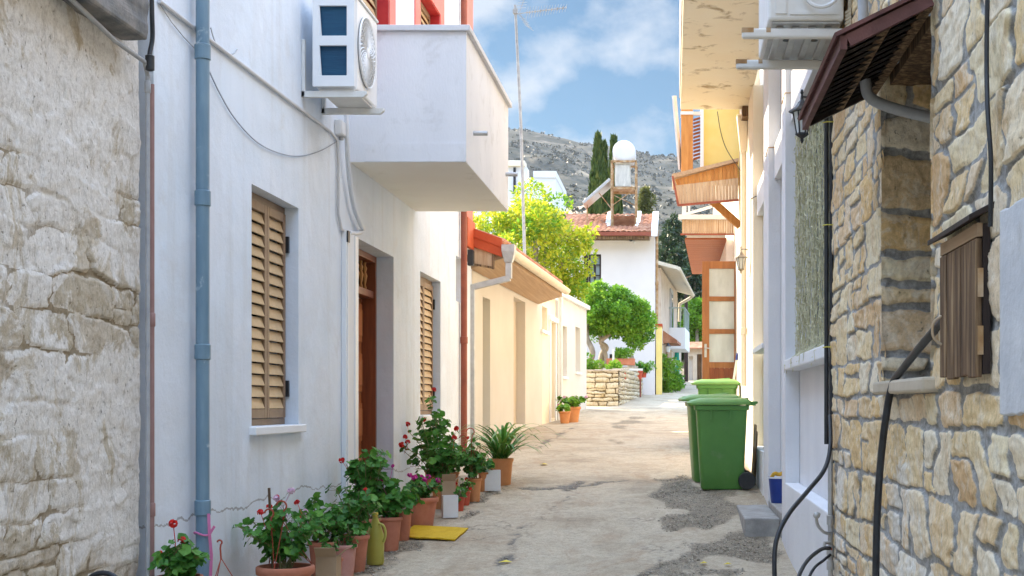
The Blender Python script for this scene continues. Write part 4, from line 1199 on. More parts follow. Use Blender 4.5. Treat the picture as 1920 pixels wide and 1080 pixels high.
# ---------------------------------------------------------------- white tiled house at the bend
def build_tile_house():
    h = thing('tiled_house', 'white two storey house with red clay tile roof and dark framed window', 'house', (-2.2, 44, gzf(44)))
    Y = 44.0; x1 = (1228 - VX) * Y / F; x0 = -5.2
    zt = Z((VY - 444) * Y / F)
    wa, wb = (1104 - VX) * Y / F, (1127 - VX) * Y / F
    z0, z1 = Z((VY - 536) * Y / F), Z((VY - 477) * Y / F)
    g = ((1143 - VX) * Y / F, (1152 - VX) * Y / F, Z((VY - 686) * Y / F), Z((VY - 664) * Y / F))
    GP = M('pale_lavender_plaster', [(.70, .645, .61), (.76, .70, .665)], 1, .9, .2, 40, stain=((.5, .47, .44), 1.4, .64, .4))
    w = MB(); w.slab('y', Y, Y + .3, x0, x1, 0, zt, [(wa, wb, z0, z1), g]); w.build('wall', GP, h)
    b = MB(); b.box(x0, x1 - .001, Y + .302, Y + 7, 0, zt); b.build('side_walls', WHITE2, h)
    for k, (a, c, d, e) in enumerate(((wa, wb, z0, z1), g)):
        f = MB(); t = .05
        f.box(a, a + t, Y - .01, Y + .06, d, e).box(c - t, c, Y - .01, Y + .06, d, e).box(a + t, c - t, Y - .01, Y + .06, d, d + t).box(a + t, c - t, Y - .01, Y + .06, e - t, e)
        if k == 0:
            f.box((a + c) / 2 - .03, (a + c) / 2 + .03, Y, Y + .05, d + t, e - t)
            for i in (1, 2): f.box(a + t, c - t, Y + .005, Y + .045, d + (e - d) * i / 3 - .014, d + (e - d) * i / 3 + .014)
            f.box(a - .16, a - .01, Y - .03, Y - .003, d, e)
        wn = f.build('window', DKWOOD, h)
        p = MB(); p.box(a + .01, c - .01, Y + .08, Y + .1, d + .01, e - .01); p.build('pane', glass('sky_lit_glass', (.35, .42, .45), .1) if k == 0 else DKGLASS, wn)
    # narrow slits on the street side
    s = MB(); s.box(x1 - .02, x1 + .006, Y + 1.6, Y + 2.2, Z((VY - 560) * (Y + 2) / F), Z((VY - 500) * (Y + 2) / F)); s.build('side_window', OFFWHITE, h)
    # tiled roof, eave towards the viewer
    ex0, ex1, ez, ey = x0 - .2, (1221 - VX) * 43.5 / F, Z((VY - 436) * 43.5 / F), 43.5
    ry = 47.2; rz = Z((VY - 404) * ry / F)
    nu, nv = int((ex1 - ex0) / .028), 60
    us = np.linspace(ex0, ex1, nu); vs = np.linspace(0, 1, nv * 2)
    Ug, Vg = np.meshgrid(us, vs, indexing='ij')
    row = Vg * 12; fr = row - np.floor(row)
    Yg = ey + (ry - ey) * Vg; Zg = ez + (rz - ez) * Vg + .035 * np.abs(np.sin(Ug * math.pi / .17)) + .035 * (1 - fr) + (vnoise(np.floor(row) * 7.1, np.floor(Ug / .17) * 3.3) - .5) * .03
    hole = ((Ug > (1140 - VX) * 45.4 / F) & (Ug < (1196 - VX) * 45.4 / F) & (Yg > 44.6) & (Yg < 46.9))
    keep = ~(hole[:-1, :-1])
    ro = grid_obj('roof', np.stack([Ug, Yg, Zg], -1).reshape(-1, 3), nu, nv * 2, ROOFT, h, keep=keep, smooth=False)
    m = MB(); m.box(ex0, ex1, ey - .03, ey + .04, ez - .10, ez + .02); m.build('eave_fascia', REDBROWN, ro)
    m = MB(); m.box(ex0 + .05, ex1 - .06, ey + .05, Y - .003, ez - .2, ez - .11); m.build('soffit', OLDWOOD, ro)
    m = MB(); xv = ex1 + .001
    m.prism([(xv, ey - .06, ez - .13), (xv, ry, rz - .16), (xv, ry, rz + .14), (xv, ey - .06, ez + .13)], (.20, 0, 0)); m.build('white_verge', WHITE2, ro)
    m = MB(); m.prism([(ex0, ry + .05, rz), (ex0, ry + 3.5, ez), (ex0, ry + 3.5, ez - .1), (ex0, ry + .05, rz - .1)], (ex1 - ex0, 0, 0)); m.build('rear_slope', ROOFT, ro)
    m = MB(); xa, xb = (1140 - VX) * 45.4 / F, (1196 - VX) * 45.4 / F
    m.box(xa, xb, 44.6, 46.9, ez - .25, ez - .2); m.build('roof_well', WHITE2, ro)
    m = MB()
    for x in (xa, xb): m.bar((x, 44.7, ez + .28), (x, 47, rz + .06), .16, .14)
    m.build('well_kerb', WHITE2, ro)
    # floodlight under the eave
    p = at(1183, 449, 43.86); f = thing('floodlight', 'small dark floodlight under the tiled eave', 'lamp', p)
    MB().lathe([(.02, .12), (.05, .05), (.075, 0), (.07, -.02)], (p.x, p.y - .06, p.z), 12, 'y').build('lamp_head', BLACK, f, smooth=True)
    MB().bar((p.x + .02, p.y + .13, p.z), (p.x + .13, p.y - .0, p.z - .1), .04, .04).build('arm', WHITEPL, f)
    return
build_tile_house()
def water_heater():
    Y = 45.6; s = F / Y
    def X(px): return (px - VX) / s
    def ZZ(py): return Z((VY - py) / s)
    zb = ZZ(418)
    st = thing('tank_stand', 'rusty iron stand holding water tanks above the tiled roof', 'stand', (X(1171), Y, zb))
    m = MB(); xs = (X(1148), X(1193)); ys = (Y - .55, Y + .45); zt = ZZ(308); zm = ZZ(358)
    m = MB()
    for x in xs:
        for y in ys: m.bar((x, y, zb - .2), (x, y, zt), .06, .06)
    m.build('legs', RUST, st)
    m = MB()
    for z in (zt, zm):
        for y in ys: m.bar((xs[0], y, z), (xs[1], y, z), .06, .07)
        for x in xs: m.bar((x, ys[0], z), (x, ys[1], z), .06, .07)
    m.bar((xs[0], ys[0], zb + .5), (xs[1], ys[0], zm), .025, .025).bar((xs[1], ys[0], zb + .5), (xs[0], ys[0], zb + .9), .02, .02).bar((xs[0], ys[0], zm + .1), (xs[0], ys[1], zt), .02, .02)
    m.box(xs[0], xs[1], ys[0], ys[1], zm + .036, zm + .06)
    m.build('cross_braces', RUST, st)
    p = at(1170, 284, Y - .5)
    hw = thing('hot_water_cylinder', 'white horizontal hot water cylinder lying on top of the rusty stand', 'water tank', (p.x, Y, zt))
    R = 21.5 / (F / (Y - .5)); m = MB(); m.lathe([(.001, -.05), (R * .55, -.045), (R * .9, -.015), (R, .03), (R, 1.02), (R * .9, 1.06), (.001, 1.09)], (p.x, Y - .5, p.z), 28, 'y'); m.build('cylinder', TANKW, hw, smooth=True)
    m = MB(); m.box(p.x - .25, p.x + .25, Y - .4, Y - .3, zt + .036, p.z - R * .75).box(p.x - .25, p.x + .25, Y + .25, Y + .35, zt + .036, p.z - R * .75); m.build('cradle', RUST, hw)
    m = MB(); m.tube([(p.x - .30, Y - .3, p.z + .26), (p.x - .36, Y - .3, p.z + .1), (p.x - .38, Y - .3, zt)], .02, 6); m.build('pipe', GALV, hw)
    bt = thing('cold_water_tank', 'square grey sheet tank on the middle deck of the rusty stand', 'water tank', (X(1168), Y, zm))
    m = MB(); m.box(X(1154), X(1182), ys[0] + .05, ys[1] - .05, zm + .062, ZZ(313)); m.build('tank', TANKS, bt, bevel=.03)
    m = MB(); m.box(X(1153), X(1183), ys[0] + .04, ys[1] - .04, ZZ(313), ZZ(311)); m.build('lid', TANKS, bt)
    so = thing('solar_panel', 'tilted solar water panel leaning against the rusty tank stand', 'solar panel', (X(1122), Y, ZZ(390)))
    a0, a1 = Vector((X(1097), Y - .6, ZZ(387))), Vector((X(1147), Y - .6, ZZ(343)))
    n = Vector((-(a1 - a0).z, 0, (a1 - a0).x)).normalized() * .09
    m = MB(); m.prism([a0, a1, a1 + n, a0 + n], (0, 1.3, 0)); m.build('frame', GALV, so, bevel=.008)
    m = MB(); m.prism([a0 + n * 1.03 + (a1 - a0) * .03 + Vector((0, .05, 0)), a1 + n * 1.03 - (a1 - a0) * .03 + Vector((0, .05, 0)), a1 + n * 1.1 - (a1 - a0) * .03 + Vector((0, .05, 0)), a0 + n * 1.1 + (a1 - a0) * .03 + Vector((0, .05, 0))], (0, 1.2, 0)); m.build('collector_glass', DKGLASS, so)
    m = MB(); m.bar(a0 + Vector((.5, .2, .4)), (X(1150), Y - .4, ZZ(398)), .03, .03).bar(a0 + Vector((.1, .2, 0)), a0 + Vector((.1, .2, -.9)), .04, .04).bar(a0 + Vector((.3, .2, -.45)), (X(1150), Y - .4, ZZ(396)), .03, .03); m.build('support', RUST, so)
water_heater()

# ---------------------------------------------------------------- far things: cypresses, white blocks, wooded slope, end of the street
def cypress(px, py_top, Y, rad, label, seed, n=5200, h=None):
    top = at(px, py_top, Y); zb = gzf(Y); h = top.z - zb
    t = thing('cypress_tree', label, 'tree', (top.x, Y, zb), 'dark cypress trees behind the tiled house')
    MB().tube([(top.x, Y, zb), (top.x, Y, zb + h * .9)], [.16, .03], 8).build('trunk', BARK, t, smooth=True)
    rs = np.random.RandomState(seed)
    u = rs.rand(n) ** .85; z = .06 + .94 * u
    prof = np.minimum(1, (1 - z) * 3.2) ** .62 * (.82 + .18 * np.sin(z * 9 + seed)) * np.minimum(1, z * 8)
    th = rs.rand(n) * 2 * math.pi
    lob = 1 + .28 * (fbm(th * 2.2 + seed, z * 6, 3) - .5) * 2
    r = rad * prof * lob * (.62 + .38 * rs.rand(n) ** .5)
    C = np.stack([top.x + r * np.cos(th), Y + r * np.sin(th), zb + h * (z * .985)], -1)
    d = np.stack([np.cos(th) * .30, np.sin(th) * .30, np.ones(n)], -1) + rs.normal(size=(n, 3)) * .12
    P = leaves(C, d, np.stack([np.cos(th), np.sin(th), np.zeros(n)], -1) + rs.normal(size=(n, 3)) * .4, .34 * (.6 + .7 * rs.rand(n)), .11 * (.7 + .6 * rs.rand(n)))
    mesh_quads('crown', P, L_CYP, t, np.clip(.5 * fbm(th * 3, z * 14, 2) + .5 * rs.rand(n), 0, 1))
cypress(1121, 252, 62, .40, 'tall dark cypress with two close tips beside the solar panel', 1, 7000)
cypress(1133, 268, 62.6, .26, 'slim cypress tip pressed against the taller cypress on its left', 2, 3500)
cypress(1151, 256, 64, .42, 'narrow pointed cypress directly behind the white water cylinder', 3, 5200)
def olive_sapling():
    Y = 85.0; b = at(1211, 470, Y); s = F / Y
    rs = np.random.RandomState(31)
    cl = [(np.array(at(1211 + rs.normal() * 5, 405 - 50 * k / 12, Y)), np.array([.35, .35, .35]) * (1.2 - k / 16), 1) for k in range(12)]
    tree('young_conifer', 'thin yellowish young conifer standing alone beyond the tank stand', 'tree', (b.x, Y, gzf(Y)), [([Vector((b.x, Y, gzf(Y))), at(1211, 352, Y)], (.12, .03)) ] , cl, 1300, .3, L_OLV, 30, .3)
olive_sapling()

def white_block():
    h = thing('block_house', 'white flat roofed block house high behind the yellow tree', 'house', (-7.2, 74, gzf(74)))
    Y = 74.0; X = lambda px: (px - VX) * Y / F; ZZ = lambda py: Z((VY - py) * Y / F)
    m = MB(); m.box(X(900), X(1042), Y, Y + 7, 0, ZZ(333)); m.build('wall', WHITE2, h)
    m = MB(); m.box(X(890), X(992), Y - 1.2, Y - .002, 0, ZZ(320)); m.build('front_wing', WHITE2, h)
    m = MB(); m.box(X(940), X(989), Y - 1.35, Y - .4, ZZ(319.9), ZZ(309)); m.build('roof_hut', CREAM2, h, bevel=.03)
    m = MB(); m.box(X(1000), X(1043), Y - .08, Y + 7.1, ZZ(333), ZZ(321)); m.build('parapet', WHITE2, h)
    m = MB(); m.tube([(X(970), Y - 1.3, ZZ(370)), (X(970), Y - 1.3, ZZ(322))], .07, 8); m.build('vent_pipe', BLACK, h, smooth=True)
white_block()

def conifer(px, top, Y, R, seed, label):
    t_ = at(px, top, Y); zb = gzf(min(Y, 149)) if Y < 150 else hill_z(np.array(t_.x), np.array(Y)); zb = float(zb)
    H = t_.z - zb
    t = thing('conifer_tree', label, 'tree', (t_.x, Y, zb), 'dark conifers on the wooded slope')
    MB().tube([(t_.x, Y, zb), (t_.x + .1, Y, zb + H * .93)], [.2, .03], 8).build('trunk', BARK, t, smooth=True)
    rs = np.random.RandomState(seed); cl = []
    for i in range(46):
        z = .15 + .85 * rs.rand(); a = rs.rand() * 6.28; q = R * (1 - z) ** .65 * (.5 + .6 * rs.rand())
        c = np.array([t_.x + q * math.cos(a), Y + q * math.sin(a), zb + H * z * .98]); r = .28 + R * .22 * (1 - z)
        cl.append((c, np.array([r, r, r * .55]), r))
    P, r = cloud(rs, cl, 3200, .42, .28, .3, .3)
    mesh_quads('crown', P, L_PIN, t, r)
for i, (px, top, Y, R, lb) in enumerate((
        (1262, 398, 92, 1.7, 'dark conifer showing between the tiled roof and the wooden balcony'), (1252, 425, 86, 1.3, 'small dark conifer right against the tiled roof verge'),
        (1278, 405, 98, 1.9, 'broad dark conifer behind the far curved eave'), (1292, 470, 88, 1.7, 'dark conifer above the far utility pole top'),
        (1308, 450, 95, 1.8, 'dark conifer half hidden by the red brown balcony soffit'), (1270, 470, 80, 1.3, 'lower dark conifer behind the far house gutter'),
        (1318, 480, 84, 1.5, 'dark conifer above the lime green tree by the open door'), (1240, 440, 105, 1.4, 'distant dark conifer at the corner of the tiled house'), (1300, 500, 78, 1.3, 'dark conifer just above the lime green tree'))):
    conifer(px, top, Y, R, 40 + i, lb)
def lime_tree():
    Y = 70.0; rs = np.random.RandomState(50)
    cl = crown_clumps(rs, at(1307, 598, Y), (.7, .8, 1.25), 22, .36, .4)
    b = at(1307, 0, Y); b.z = gzf(Y)
    tree('leafy_tree', 'lime green tree over the low tiled wall at the street end', 'tree', b, [([b, at(1307, 620, Y), at(1306, 580, Y)], (.12, .05))], cl, 3600, .17, L_LIM, 51, .6)
lime_tree()

def far_houses():
    # yellow painted pier on the street corner of the tiled house
    a = thing('yellow_pier', 'narrow bright yellow painted pier beside the tiled house corner', 'pier', ((1235 - VX) * 44.3 / F, 44.3, gzf(44.3)))
    x0, x1 = (1230 - VX) * 44.3 / F, (1241 - VX) * 44.3 / F
    MB().box(x0, x1, 44.3, 45.6, gzf(44.3) - .1, Z((VY - 612) * 44.3 / F)).build('pier', YELLOW, a, bevel=.01)
    MB().box(x0 - .02, x1 + .02, 44.27, 45.62, Z((VY - 612) * 44.3 / F), Z((VY - 607) * 44.3 / F)).build('cap', ORANGE, a)
    pipe_thing('downpipe', 'rusty brown downpipe at the street corner of the tiled house', 'downpipe', [((1231.5 - VX) * 44.1 / F, 44.1, Z((VY - 605) * 44.1 / F)), ((1231.5 - VX) * 44.1 / F, 44.1, Z((VY - 432) * 44.1 / F))], .05, RUST, [((1231.5 - VX) * 44.1 / F, 44.1, Z(4))], 1.2, .06)
    # stone house beyond it
    T, L = T_wall(-.42, 46.0, .42, 60.5)
    h = thing('stone_house', 'pale two storey stone house with curved eave gutter and street balcony, far down the lane', 'house', (0, 53, gzf(53)))
    def loc(px):
        lo, hi = 0, L
        for _ in range(40):
            m = (lo + hi) / 2; p = T @ Vector((0, m, 0))
            if p.x / p.y < (px - VX) / F: lo = m
            else: hi = m
        return lo
    zt = Z((VY - 505) * 46.5 / F)
    m = MB(T); m.box(-5, 0, 0, L * .72, 0, zt); m.build('wall', S_FAR, h)
    m = MB(T); m.box(-5, -.05, L * .72 + .01, L, 0, Z(2.4)); m.build('low_wing', S_LOW, h)
    m = MB(T); m.prism([(.60, -.3, zt - .09), (-5, -.3, zt + 1.4), (-5, -.3, zt + 1.55), (.60, -.3, zt + .03)], (0, L * .72 + .5, 0)); m.build('roof', GUTTER, h)
    m = MB(T); m.tube([(.64, -.3, zt - .06), (.66, L * .72 + .2, zt - .08), (.5, L * .72 + .22, zt - .22), (.1, L * .72 + .1, zt - .45), (.08, L * .72 + .05, zt - 1.2)], .07, 8); m.build('gutter', GUTTER, h, smooth=True)
    wy = loc(1256)
    m = MB(T); m.box(.001, .06, wy - .2, wy + 1.3, Z((VY - 640) * 52 / F), Z((VY - 545) * 52 / F)); w = m.build('shuttered_door', M('grey_shutter', [(.42, .42, .42), (.5, .5, .5)], 4, .6), h)
    m = MB(T); m.box(.061, .07, wy + .1, wy + .95, Z((VY - 636) * 52 / F), Z((VY - 552) * 52 / F)); m.build('pane', DKGLASS, w)
    bz = Z((VY - 640) * 54 / F); b0 = loc(1254)
    m = MB(T); m.box(.002, .62, b0, b0 + 3.6, bz - .45, bz + .35); bo = m.build('balcony', WHITE2, h)
    m = MB(T)
    for i in range(14):
        y = b0 + .05 + i * 3.5 / 13; m.bar((.6, y, bz + .35), (.6, y, bz + 1.1), .02, .02)
    for i in range(5): m.bar((.05 + i * .13, b0 + .03, bz + .35), (.05 + i * .13, b0 + .03, bz + 1.1), .02, .02)
    m.bar((.6, b0, bz + 1.1), (.6, b0 + 3.6, bz + 1.1), .04, .04).bar((0, b0 + .03, bz + 1.1), (.6, b0 + .03, bz + 1.1), .04, .04)
    m.build('railing', M('green_grey_railing', [(.25, .32, .28), (.32, .4, .35)], 4, .5), bo)
    # little tiled porch and dark doorways below
    m = MB(T); py_ = loc(1243)
    m.prism([(0, py_, Z((VY - 622) * 48 / F)), (.5, py_, Z((VY - 640) * 48 / F)), (.5, py_, Z((VY - 645) * 48 / F)), (0, py_, Z((VY - 645) * 48 / F))], (0, 2.6, 0)); m.build('porch_roof', ROOFT, h)
    for px in (1249, 1259):
        yy = loc(px); m = MB(T); m.box(.001, .03, yy, yy + .9, gzf(50), Z((VY - 655) * 50 / F)); m.build('door', DOORD if px == 1249 else OFFWHITE, h)
    q = T @ Vector((.12, loc(1264), 0))
    c = MB(); c.tube([(q.x, q.y, gzf(q.y) + .02), (q.x - .02, q.y + .1, gzf(q.y) + .9), (q.x, q.y, gzf(q.y) + 1.75)], [.10, .12, .05], 8)
    tag(c.build('folded_parasol', TEAL, smooth=True), 'folded teal parasol leaning by the far stone house', 'parasol')
    for px, py in ((1241, 655), (1254, 682)):
        o = T @ Vector((.22, loc(px), 0)); o.z = Z((VY - py) * o.y / F)
        l = thing('street_lantern', 'black wall lantern ' + ('under the little tiled porch' if px == 1241 else 'low beside the far flower bed'), 'lantern', o)
        MB().lathe([(.02, .22), (.05, .16), (.11, .10), (.02, .11)], o, 8).build('cap', BLACK, l)
        MB().lathe([(.09, .098), (.055, -.1)], o, 6).build('glass', FROST, l)
        MB().bar((o.x - .22, o.y, o.z + .16), (o.x, o.y, o.z + .2), .025, .025).build('arm', BLACK, l)
    # climbing plants at the foot
    rs = np.random.RandomState(60)
    for k, (px, py, rx, rz, lab, mt) in enumerate(((1247, 690, .30, .60, 'yellowish flowering shrub at the foot of the yellow pier', L_LIM), (1258, 702, .34, .48, 'dark leafy shrub at the foot of the far stone house', L_GRN), (1268, 716, .22, .22, 'low dark plant at the edge of the far lane', L_GER))):
        Y = 45.9 + 1.6 * k; c = at(px, py, Y)
        s = thing('shrub', lab, 'shrub', (c.x, Y, gzf(Y)))
        cl = crown_clumps(rs, c, (rx, .5, rz), 14, .2, .3)
        cl += crown_clumps(rs, (c.x, Y, gzf(Y) + .25), (rx, .4, .25), 8, .2, .2)
        P, r = cloud(rs, cl, 1500, .10, .6, .3); mesh_quads('foliage', P, mt, s, r)
        MB().tube([(c.x, Y, gzf(Y)), c], [.03, .01], 6).build('stem', STEM, s)
    # utility pole
    Y = 61.0
    p = thing('utility_pole', 'dark weathered utility pole at the far end of the lane', 'pole', ((1286 - VX) * Y / F, Y, gzf(Y)))
    x = (1286.5 - VX) * Y / F
    MB().tube([(x, Y, gzf(Y) - .2), (x, Y, Z((VY - 518) * Y / F))], [.10, .07], 10).build('pole', DKWOOD, p, smooth=True)
    MB().bar((x - .15, Y - .05, Z((VY - 523) * Y / F)), (x + .25, Y - .05, Z((VY - 517) * Y / F)), .05, .05).build('crossarm', OLDWOOD, p)
    tag(MB().tube(catmull([(x, Y, Z((VY - 548) * Y / F)), (x + .5, Y - 1, Z((VY - 552) * Y / F)), (x + 3, Y - 14, Z(5))], 6), .012, 5).build('overhead_cable', RUBBER), 'overhead cable running from the far utility pole', 'cable')
    # low stone sheds closing the lane
    h = thing('stone_shed', 'row end low stone shed with tiled wall top closing the lane', 'outbuilding', (1.0, 63, gzf(63)))
    Y = 63.0; X = lambda px: (px - VX) * Y / F; ZZ = lambda py: Z((VY - py) * Y / F)
    m = MB(); m.slab('y', Y, Y + .4, X(1289), 3.2, 0, ZZ(650), [(X(1292), X(1299), gzf(Y), ZZ(668)), (X(1307), X(1316), gzf(Y), ZZ(664))]); m.build('wall', S_LOW, h)
    m = MB(); m.box(X(1289), 3.2, Y + .402, Y + 4, 0, ZZ(651)); m.build('shed_body', S_LOW, h)
    m = MB(); m.box(X(1292), X(1299), Y + .2, Y + .25, 0, ZZ(668)); m.build('door', OFFWHITE, h)
    m = MB(); m.box(X(1307), X(1316), Y + .2, Y + .25, 0, ZZ(664)); m.build('shed_door', OLDWOOD, h)
    m = MB(); m.prism([(X(1287), Y - .2, ZZ(652)), (X(1287), Y + .5, ZZ(640)), (X(1287), Y + .5, ZZ(642)), (X(1287), Y - .2, ZZ(655))], (2.6, 0, 0)); m.build('roof', ROOFT, h)
far_houses()

# ---------------------------------------------------------------- stone house, near right
RX = 1.0
NI = (5.07, 6.28, Z(.10), Z(1.52))               # window niche
def build_right_stone():
    h = thing('stone_house', 'honey coloured rubble stone house with deep window niche and propped dark awning', 'house', (RX, 5, 0))
    us = .38
    U, Zz, H, mk, rn = stones(2.6 * us, 8.42 * us, -.12, Z(2.75), .012 * us, .0085, (.11, .28), (.075, .23), 33, mort=.011, depth=.010, warp=.026, split=.42, rough=.011, power=7, round_=.003)
    lime = np.clip(.55 - .55 * (Zz - Z(-.9)) + (fbm(U * 4, Zz * 2, 4) - .5) * 1.2, 0, 1)
    U = U / us
    uc = (U[:-1, :-1] + U[1:, 1:]) / 2; zc = (Zz[:-1, :-1] + Zz[1:, 1:]) / 2
    ub = (fbm(zc * 4, zc * 0 + 3, 3) - .5) * .06
    keep = ~((uc > NI[0] + ub) & (uc < NI[1] + ub) & (zc > NI[2]) & (zc < NI[3]))
    V = np.stack([RX - .0 - H, U, Zz], -1).reshape(-1, 3)
    grid_obj('wall', V, U.shape[0], U.shape[1], S_RIGHT, h, keep=keep, attrs={'mask': mk, 'rnd': rn, 'lime': lime})
    U, Zz, H, mk, rn = stones(RX - .02, RX + .45, NI[2] - .05, NI[3] + .05, .008, .009, (.16, .30), (.3, .55), 12, mort=.018, depth=.022, warp=.03, split=.2, rough=.012, power=5, round_=.012)
    for nm, y, s in (('niche_jamb', NI[1] + .012, -1), ('niche_jamb', NI[0] - .012, 1)):
        V = np.stack([U, y + s * H, Zz], -1).reshape(-1, 3)
        grid_obj(nm, V, U.shape[0], U.shape[1], S_RIGHT, h, attrs={'mask': mk, 'rnd': rn})
    m = MB(); m.box(RX + .02, RX + .45, NI[0] - .1, NI[1] + .1, NI[3] - .02, NI[3] + .10); m.build('niche_lintel', OLDWOOD, h)
    m = MB(); m.box(RX + .451, 8, 2.0, 8.40, -.3, Z(5)); m.build('house_body', S_LOW, h)
    m = MB(); m.box(RX + .015, RX + .45, 2.55, NI[0] - .06, -.3, Z(5)).box(RX + .015, RX + .45, NI[1] + .06, 8.40, -.3, Z(5)).box(RX + .015, RX + .45, NI[0] - .06, NI[1] + .06, NI[3] + .11, Z(5)).box(RX + .015, RX + .45, NI[0] - .06, NI[1] + .06, -.3, NI[2] - .06); m.build('wall_core', CONCRETE, h)
    m = MB(); m.box(RX + .40, RX + .44, NI[0] + .05, NI[1] - .02, NI[2], NI[3]); m.build('window_shutter', DKWOOD, h)
    m = MB(); m.box(RX - .065, RX + .40, NI[0] - .05, NI[1] - .03, NI[2] - .055, NI[2] + .004); so = m.build('window_sill', S_LOW, h, bevel=.012)
    m = MB(); m.box(.2, 9, 1.9, 8.45, Z(5.001), Z(5.12)); m.build('roof_slab', CONCRETE, h)
    # patch of smooth grey render beside the meter box
    m = MB(); rr = random.Random(6)
    ys = (2.7, 3.98); n = 26
    top = [(RX - .026, ys[0] + (ys[1] - ys[0]) * i / n, Z(.575 + rr.uniform(-.004, .004))) for i in range(n + 1)]
    bot = [(RX - .026, ys[0] + (ys[1] - ys[0]) * i / n, Z(-.03 + rr.uniform(-.006, .006))) for i in range(n, -1, -1)]
    m.prism(bot + top, (.05, 0, 0)); m.build('render_patch', M('grey_smooth_render', [(.50, .51, .53), (.62, .62, .63)], 7, .9, .4, 40, stain=((.36, .35, .33), 5, .60, .5)), h, bevel=.006)
build_right_stone()

def awning():
    xo, zo, ya, yb, xh, zh = .64, Z(1.357), 5.0, 6.47, RX - .03, Z(1.52)
    t = thing('window_awning', 'dark louvred wooden awning with maroon edges hinged over the stone window niche', 'awning', (xh, (ya + yb) / 2, zh))
    def P(u, v, w=0):                             # u 0..1 from outer edge to hinge, v 0..1 from near to far
        d = Vector((xh - xo, 0, zh - zo)); n = Vector((-d.z, 0, d.x)).normalized()
        return Vector((xo, ya + (yb - ya) * v, zo)) + d * u + n * w
    m = MB(); m.bar(P(0, 0), P(0, 1), .026, .052).build('outer_rail', MAROON, t)
    m = MB(); m.bar(P(0.05, 0.008), P(1, 0.008), .026, .046); m.build('near_stile', MAROON, t)
    m = MB(); m.bar(P(0.05, .988), P(1, .988), .03, .04); m.build('far_stile', DKWOOD, t)
    m = MB(); m.bar(P(.97, .02), P(.97, .98), .04, .05).bar(P(.5, .02), P(.5, .98), .035, .03); m.build('inner_rail', OLDWOOD, t)
    m = MB()
    for i in range(13):
        v = .035 + i * .93 / 13
        m.hexa([P(.03, v, -.02), P(.97, v, -.02), P(.97, v + .052, .0), P(.03, v + .052, .0), P(.03, v, -.008), P(.97, v, -.008), P(.97, v + .052, .012), P(.03, v + .052, .012)])
    m.build('slats', SLATW, t)
    m = MB(); m.hexa([P(-.05, -.01, .03), P(1.02, -.01, .03), P(1.02, 1.01, .03), P(-.05, 1.01, .03), P(-.05, -.01, .045), P(1.02, -.01, .045), P(1.02, 1.01, .045), P(-.05, 1.01, .045)]); m.build('top_sheet', MAROON, t)
awning()
pipe_thing('pipe', 'grey bent plastic pipe poking out of the niche under the dark awning', 'pipe', catmull([at(1622, 150, 5.95), at(1628, 178, 5.95), at(1650, 194, 5.95), at(1700, 210, 5.93), at(1770, 226, 5.9)], 6), .026, GREYPIPE)

def meter_box():
    yn, yf = 4.16, 4.74; xo = .945; xw = RX - .03; zb, zt = Z(.095), Z(.565)
    t = thing('meter_box', 'weathered wooden meter box with sloping dark lid on stone wall', 'meter box', (xw, (yn + yf) / 2, zb))
    m = MB(); m.box(xo + .022, xw + .02, yn, yf, zb, zt); m.build('carcass', DKWOOD, t)
    m = MB(); n = 5; rr = random.Random(1)
    for i in range(n):
        a = yn + .01 + (yf - yn - .02) * i / n; b = yn + .01 + (yf - yn - .02) * (i + 1) / n - .004
        o = rr.uniform(0, .004); m.box(xo + o, xo + .0215, a, b, zb - rr.uniform(0, .012), zt - .045)
    dr = m.build('door', OLDWOOD, t, bevel=.003)
    m = MB(); m.tube(catmull([(xo - .001, yf - .05, Z(.31)), (xo - .03, yf - .055, Z(.285)), (xo - .03, yf - .055, Z(.235)), (xo - .001, yf - .05, Z(.21))], 5), .005, 6); m.build('handle', RUST, dr, smooth=True)
    m = MB()
    for z in (Z(.38), Z(.2)): m.box(xo + .005, xo + .022, yn - .006, yn - .0005, z - .045, z + .045)
    m.build('hinge', RUST, t)
    m = MB(); m.box(xo + .004, xo + .024, yn + .005, yf - .005, zt - .040, zt + .002); m.build('head_board', TIMBER, t)
    m = MB(); m.prism([(xo - .03, yn - .04, zt + .004), (xw + .03, yn - .04, zt + .045), (xw + .03, yn - .04, zt + .067), (xo - .03, yn - .04, zt + .022)], (0, yf - yn + .10, 0)); m.build('lid', DKWOOD, t, bevel=.003)
meter_box()
pipe_thing('cable', 'black cable running down stone wall into the wooden meter box', 'cable', catmull([onx(1853, -80, .955), onx(1850, 100, .955), onx(1852, 210, .95), onx(1858, 300, .955), onx(1857, 425, .96)], 6), .0075, RUBBER, n=8)
pipe_thing('hose', 'thick black hose drooping from the wooden meter box over the sill to the ground', 'hose',
           catmull([at(1782, 585, 4.80), at(1765, 605, 4.88), at(1730, 645, 5.15), at(1694, 690, 5.55), at(1673, 722, 5.78), at(1660, 790, 5.85), at(1650, 880, 5.9), at(1644, 990, 5.9), at(1642, 1120, 5.9), at(1642, 1300, 5.9)], 7), .0165, RUBBER, n=10)
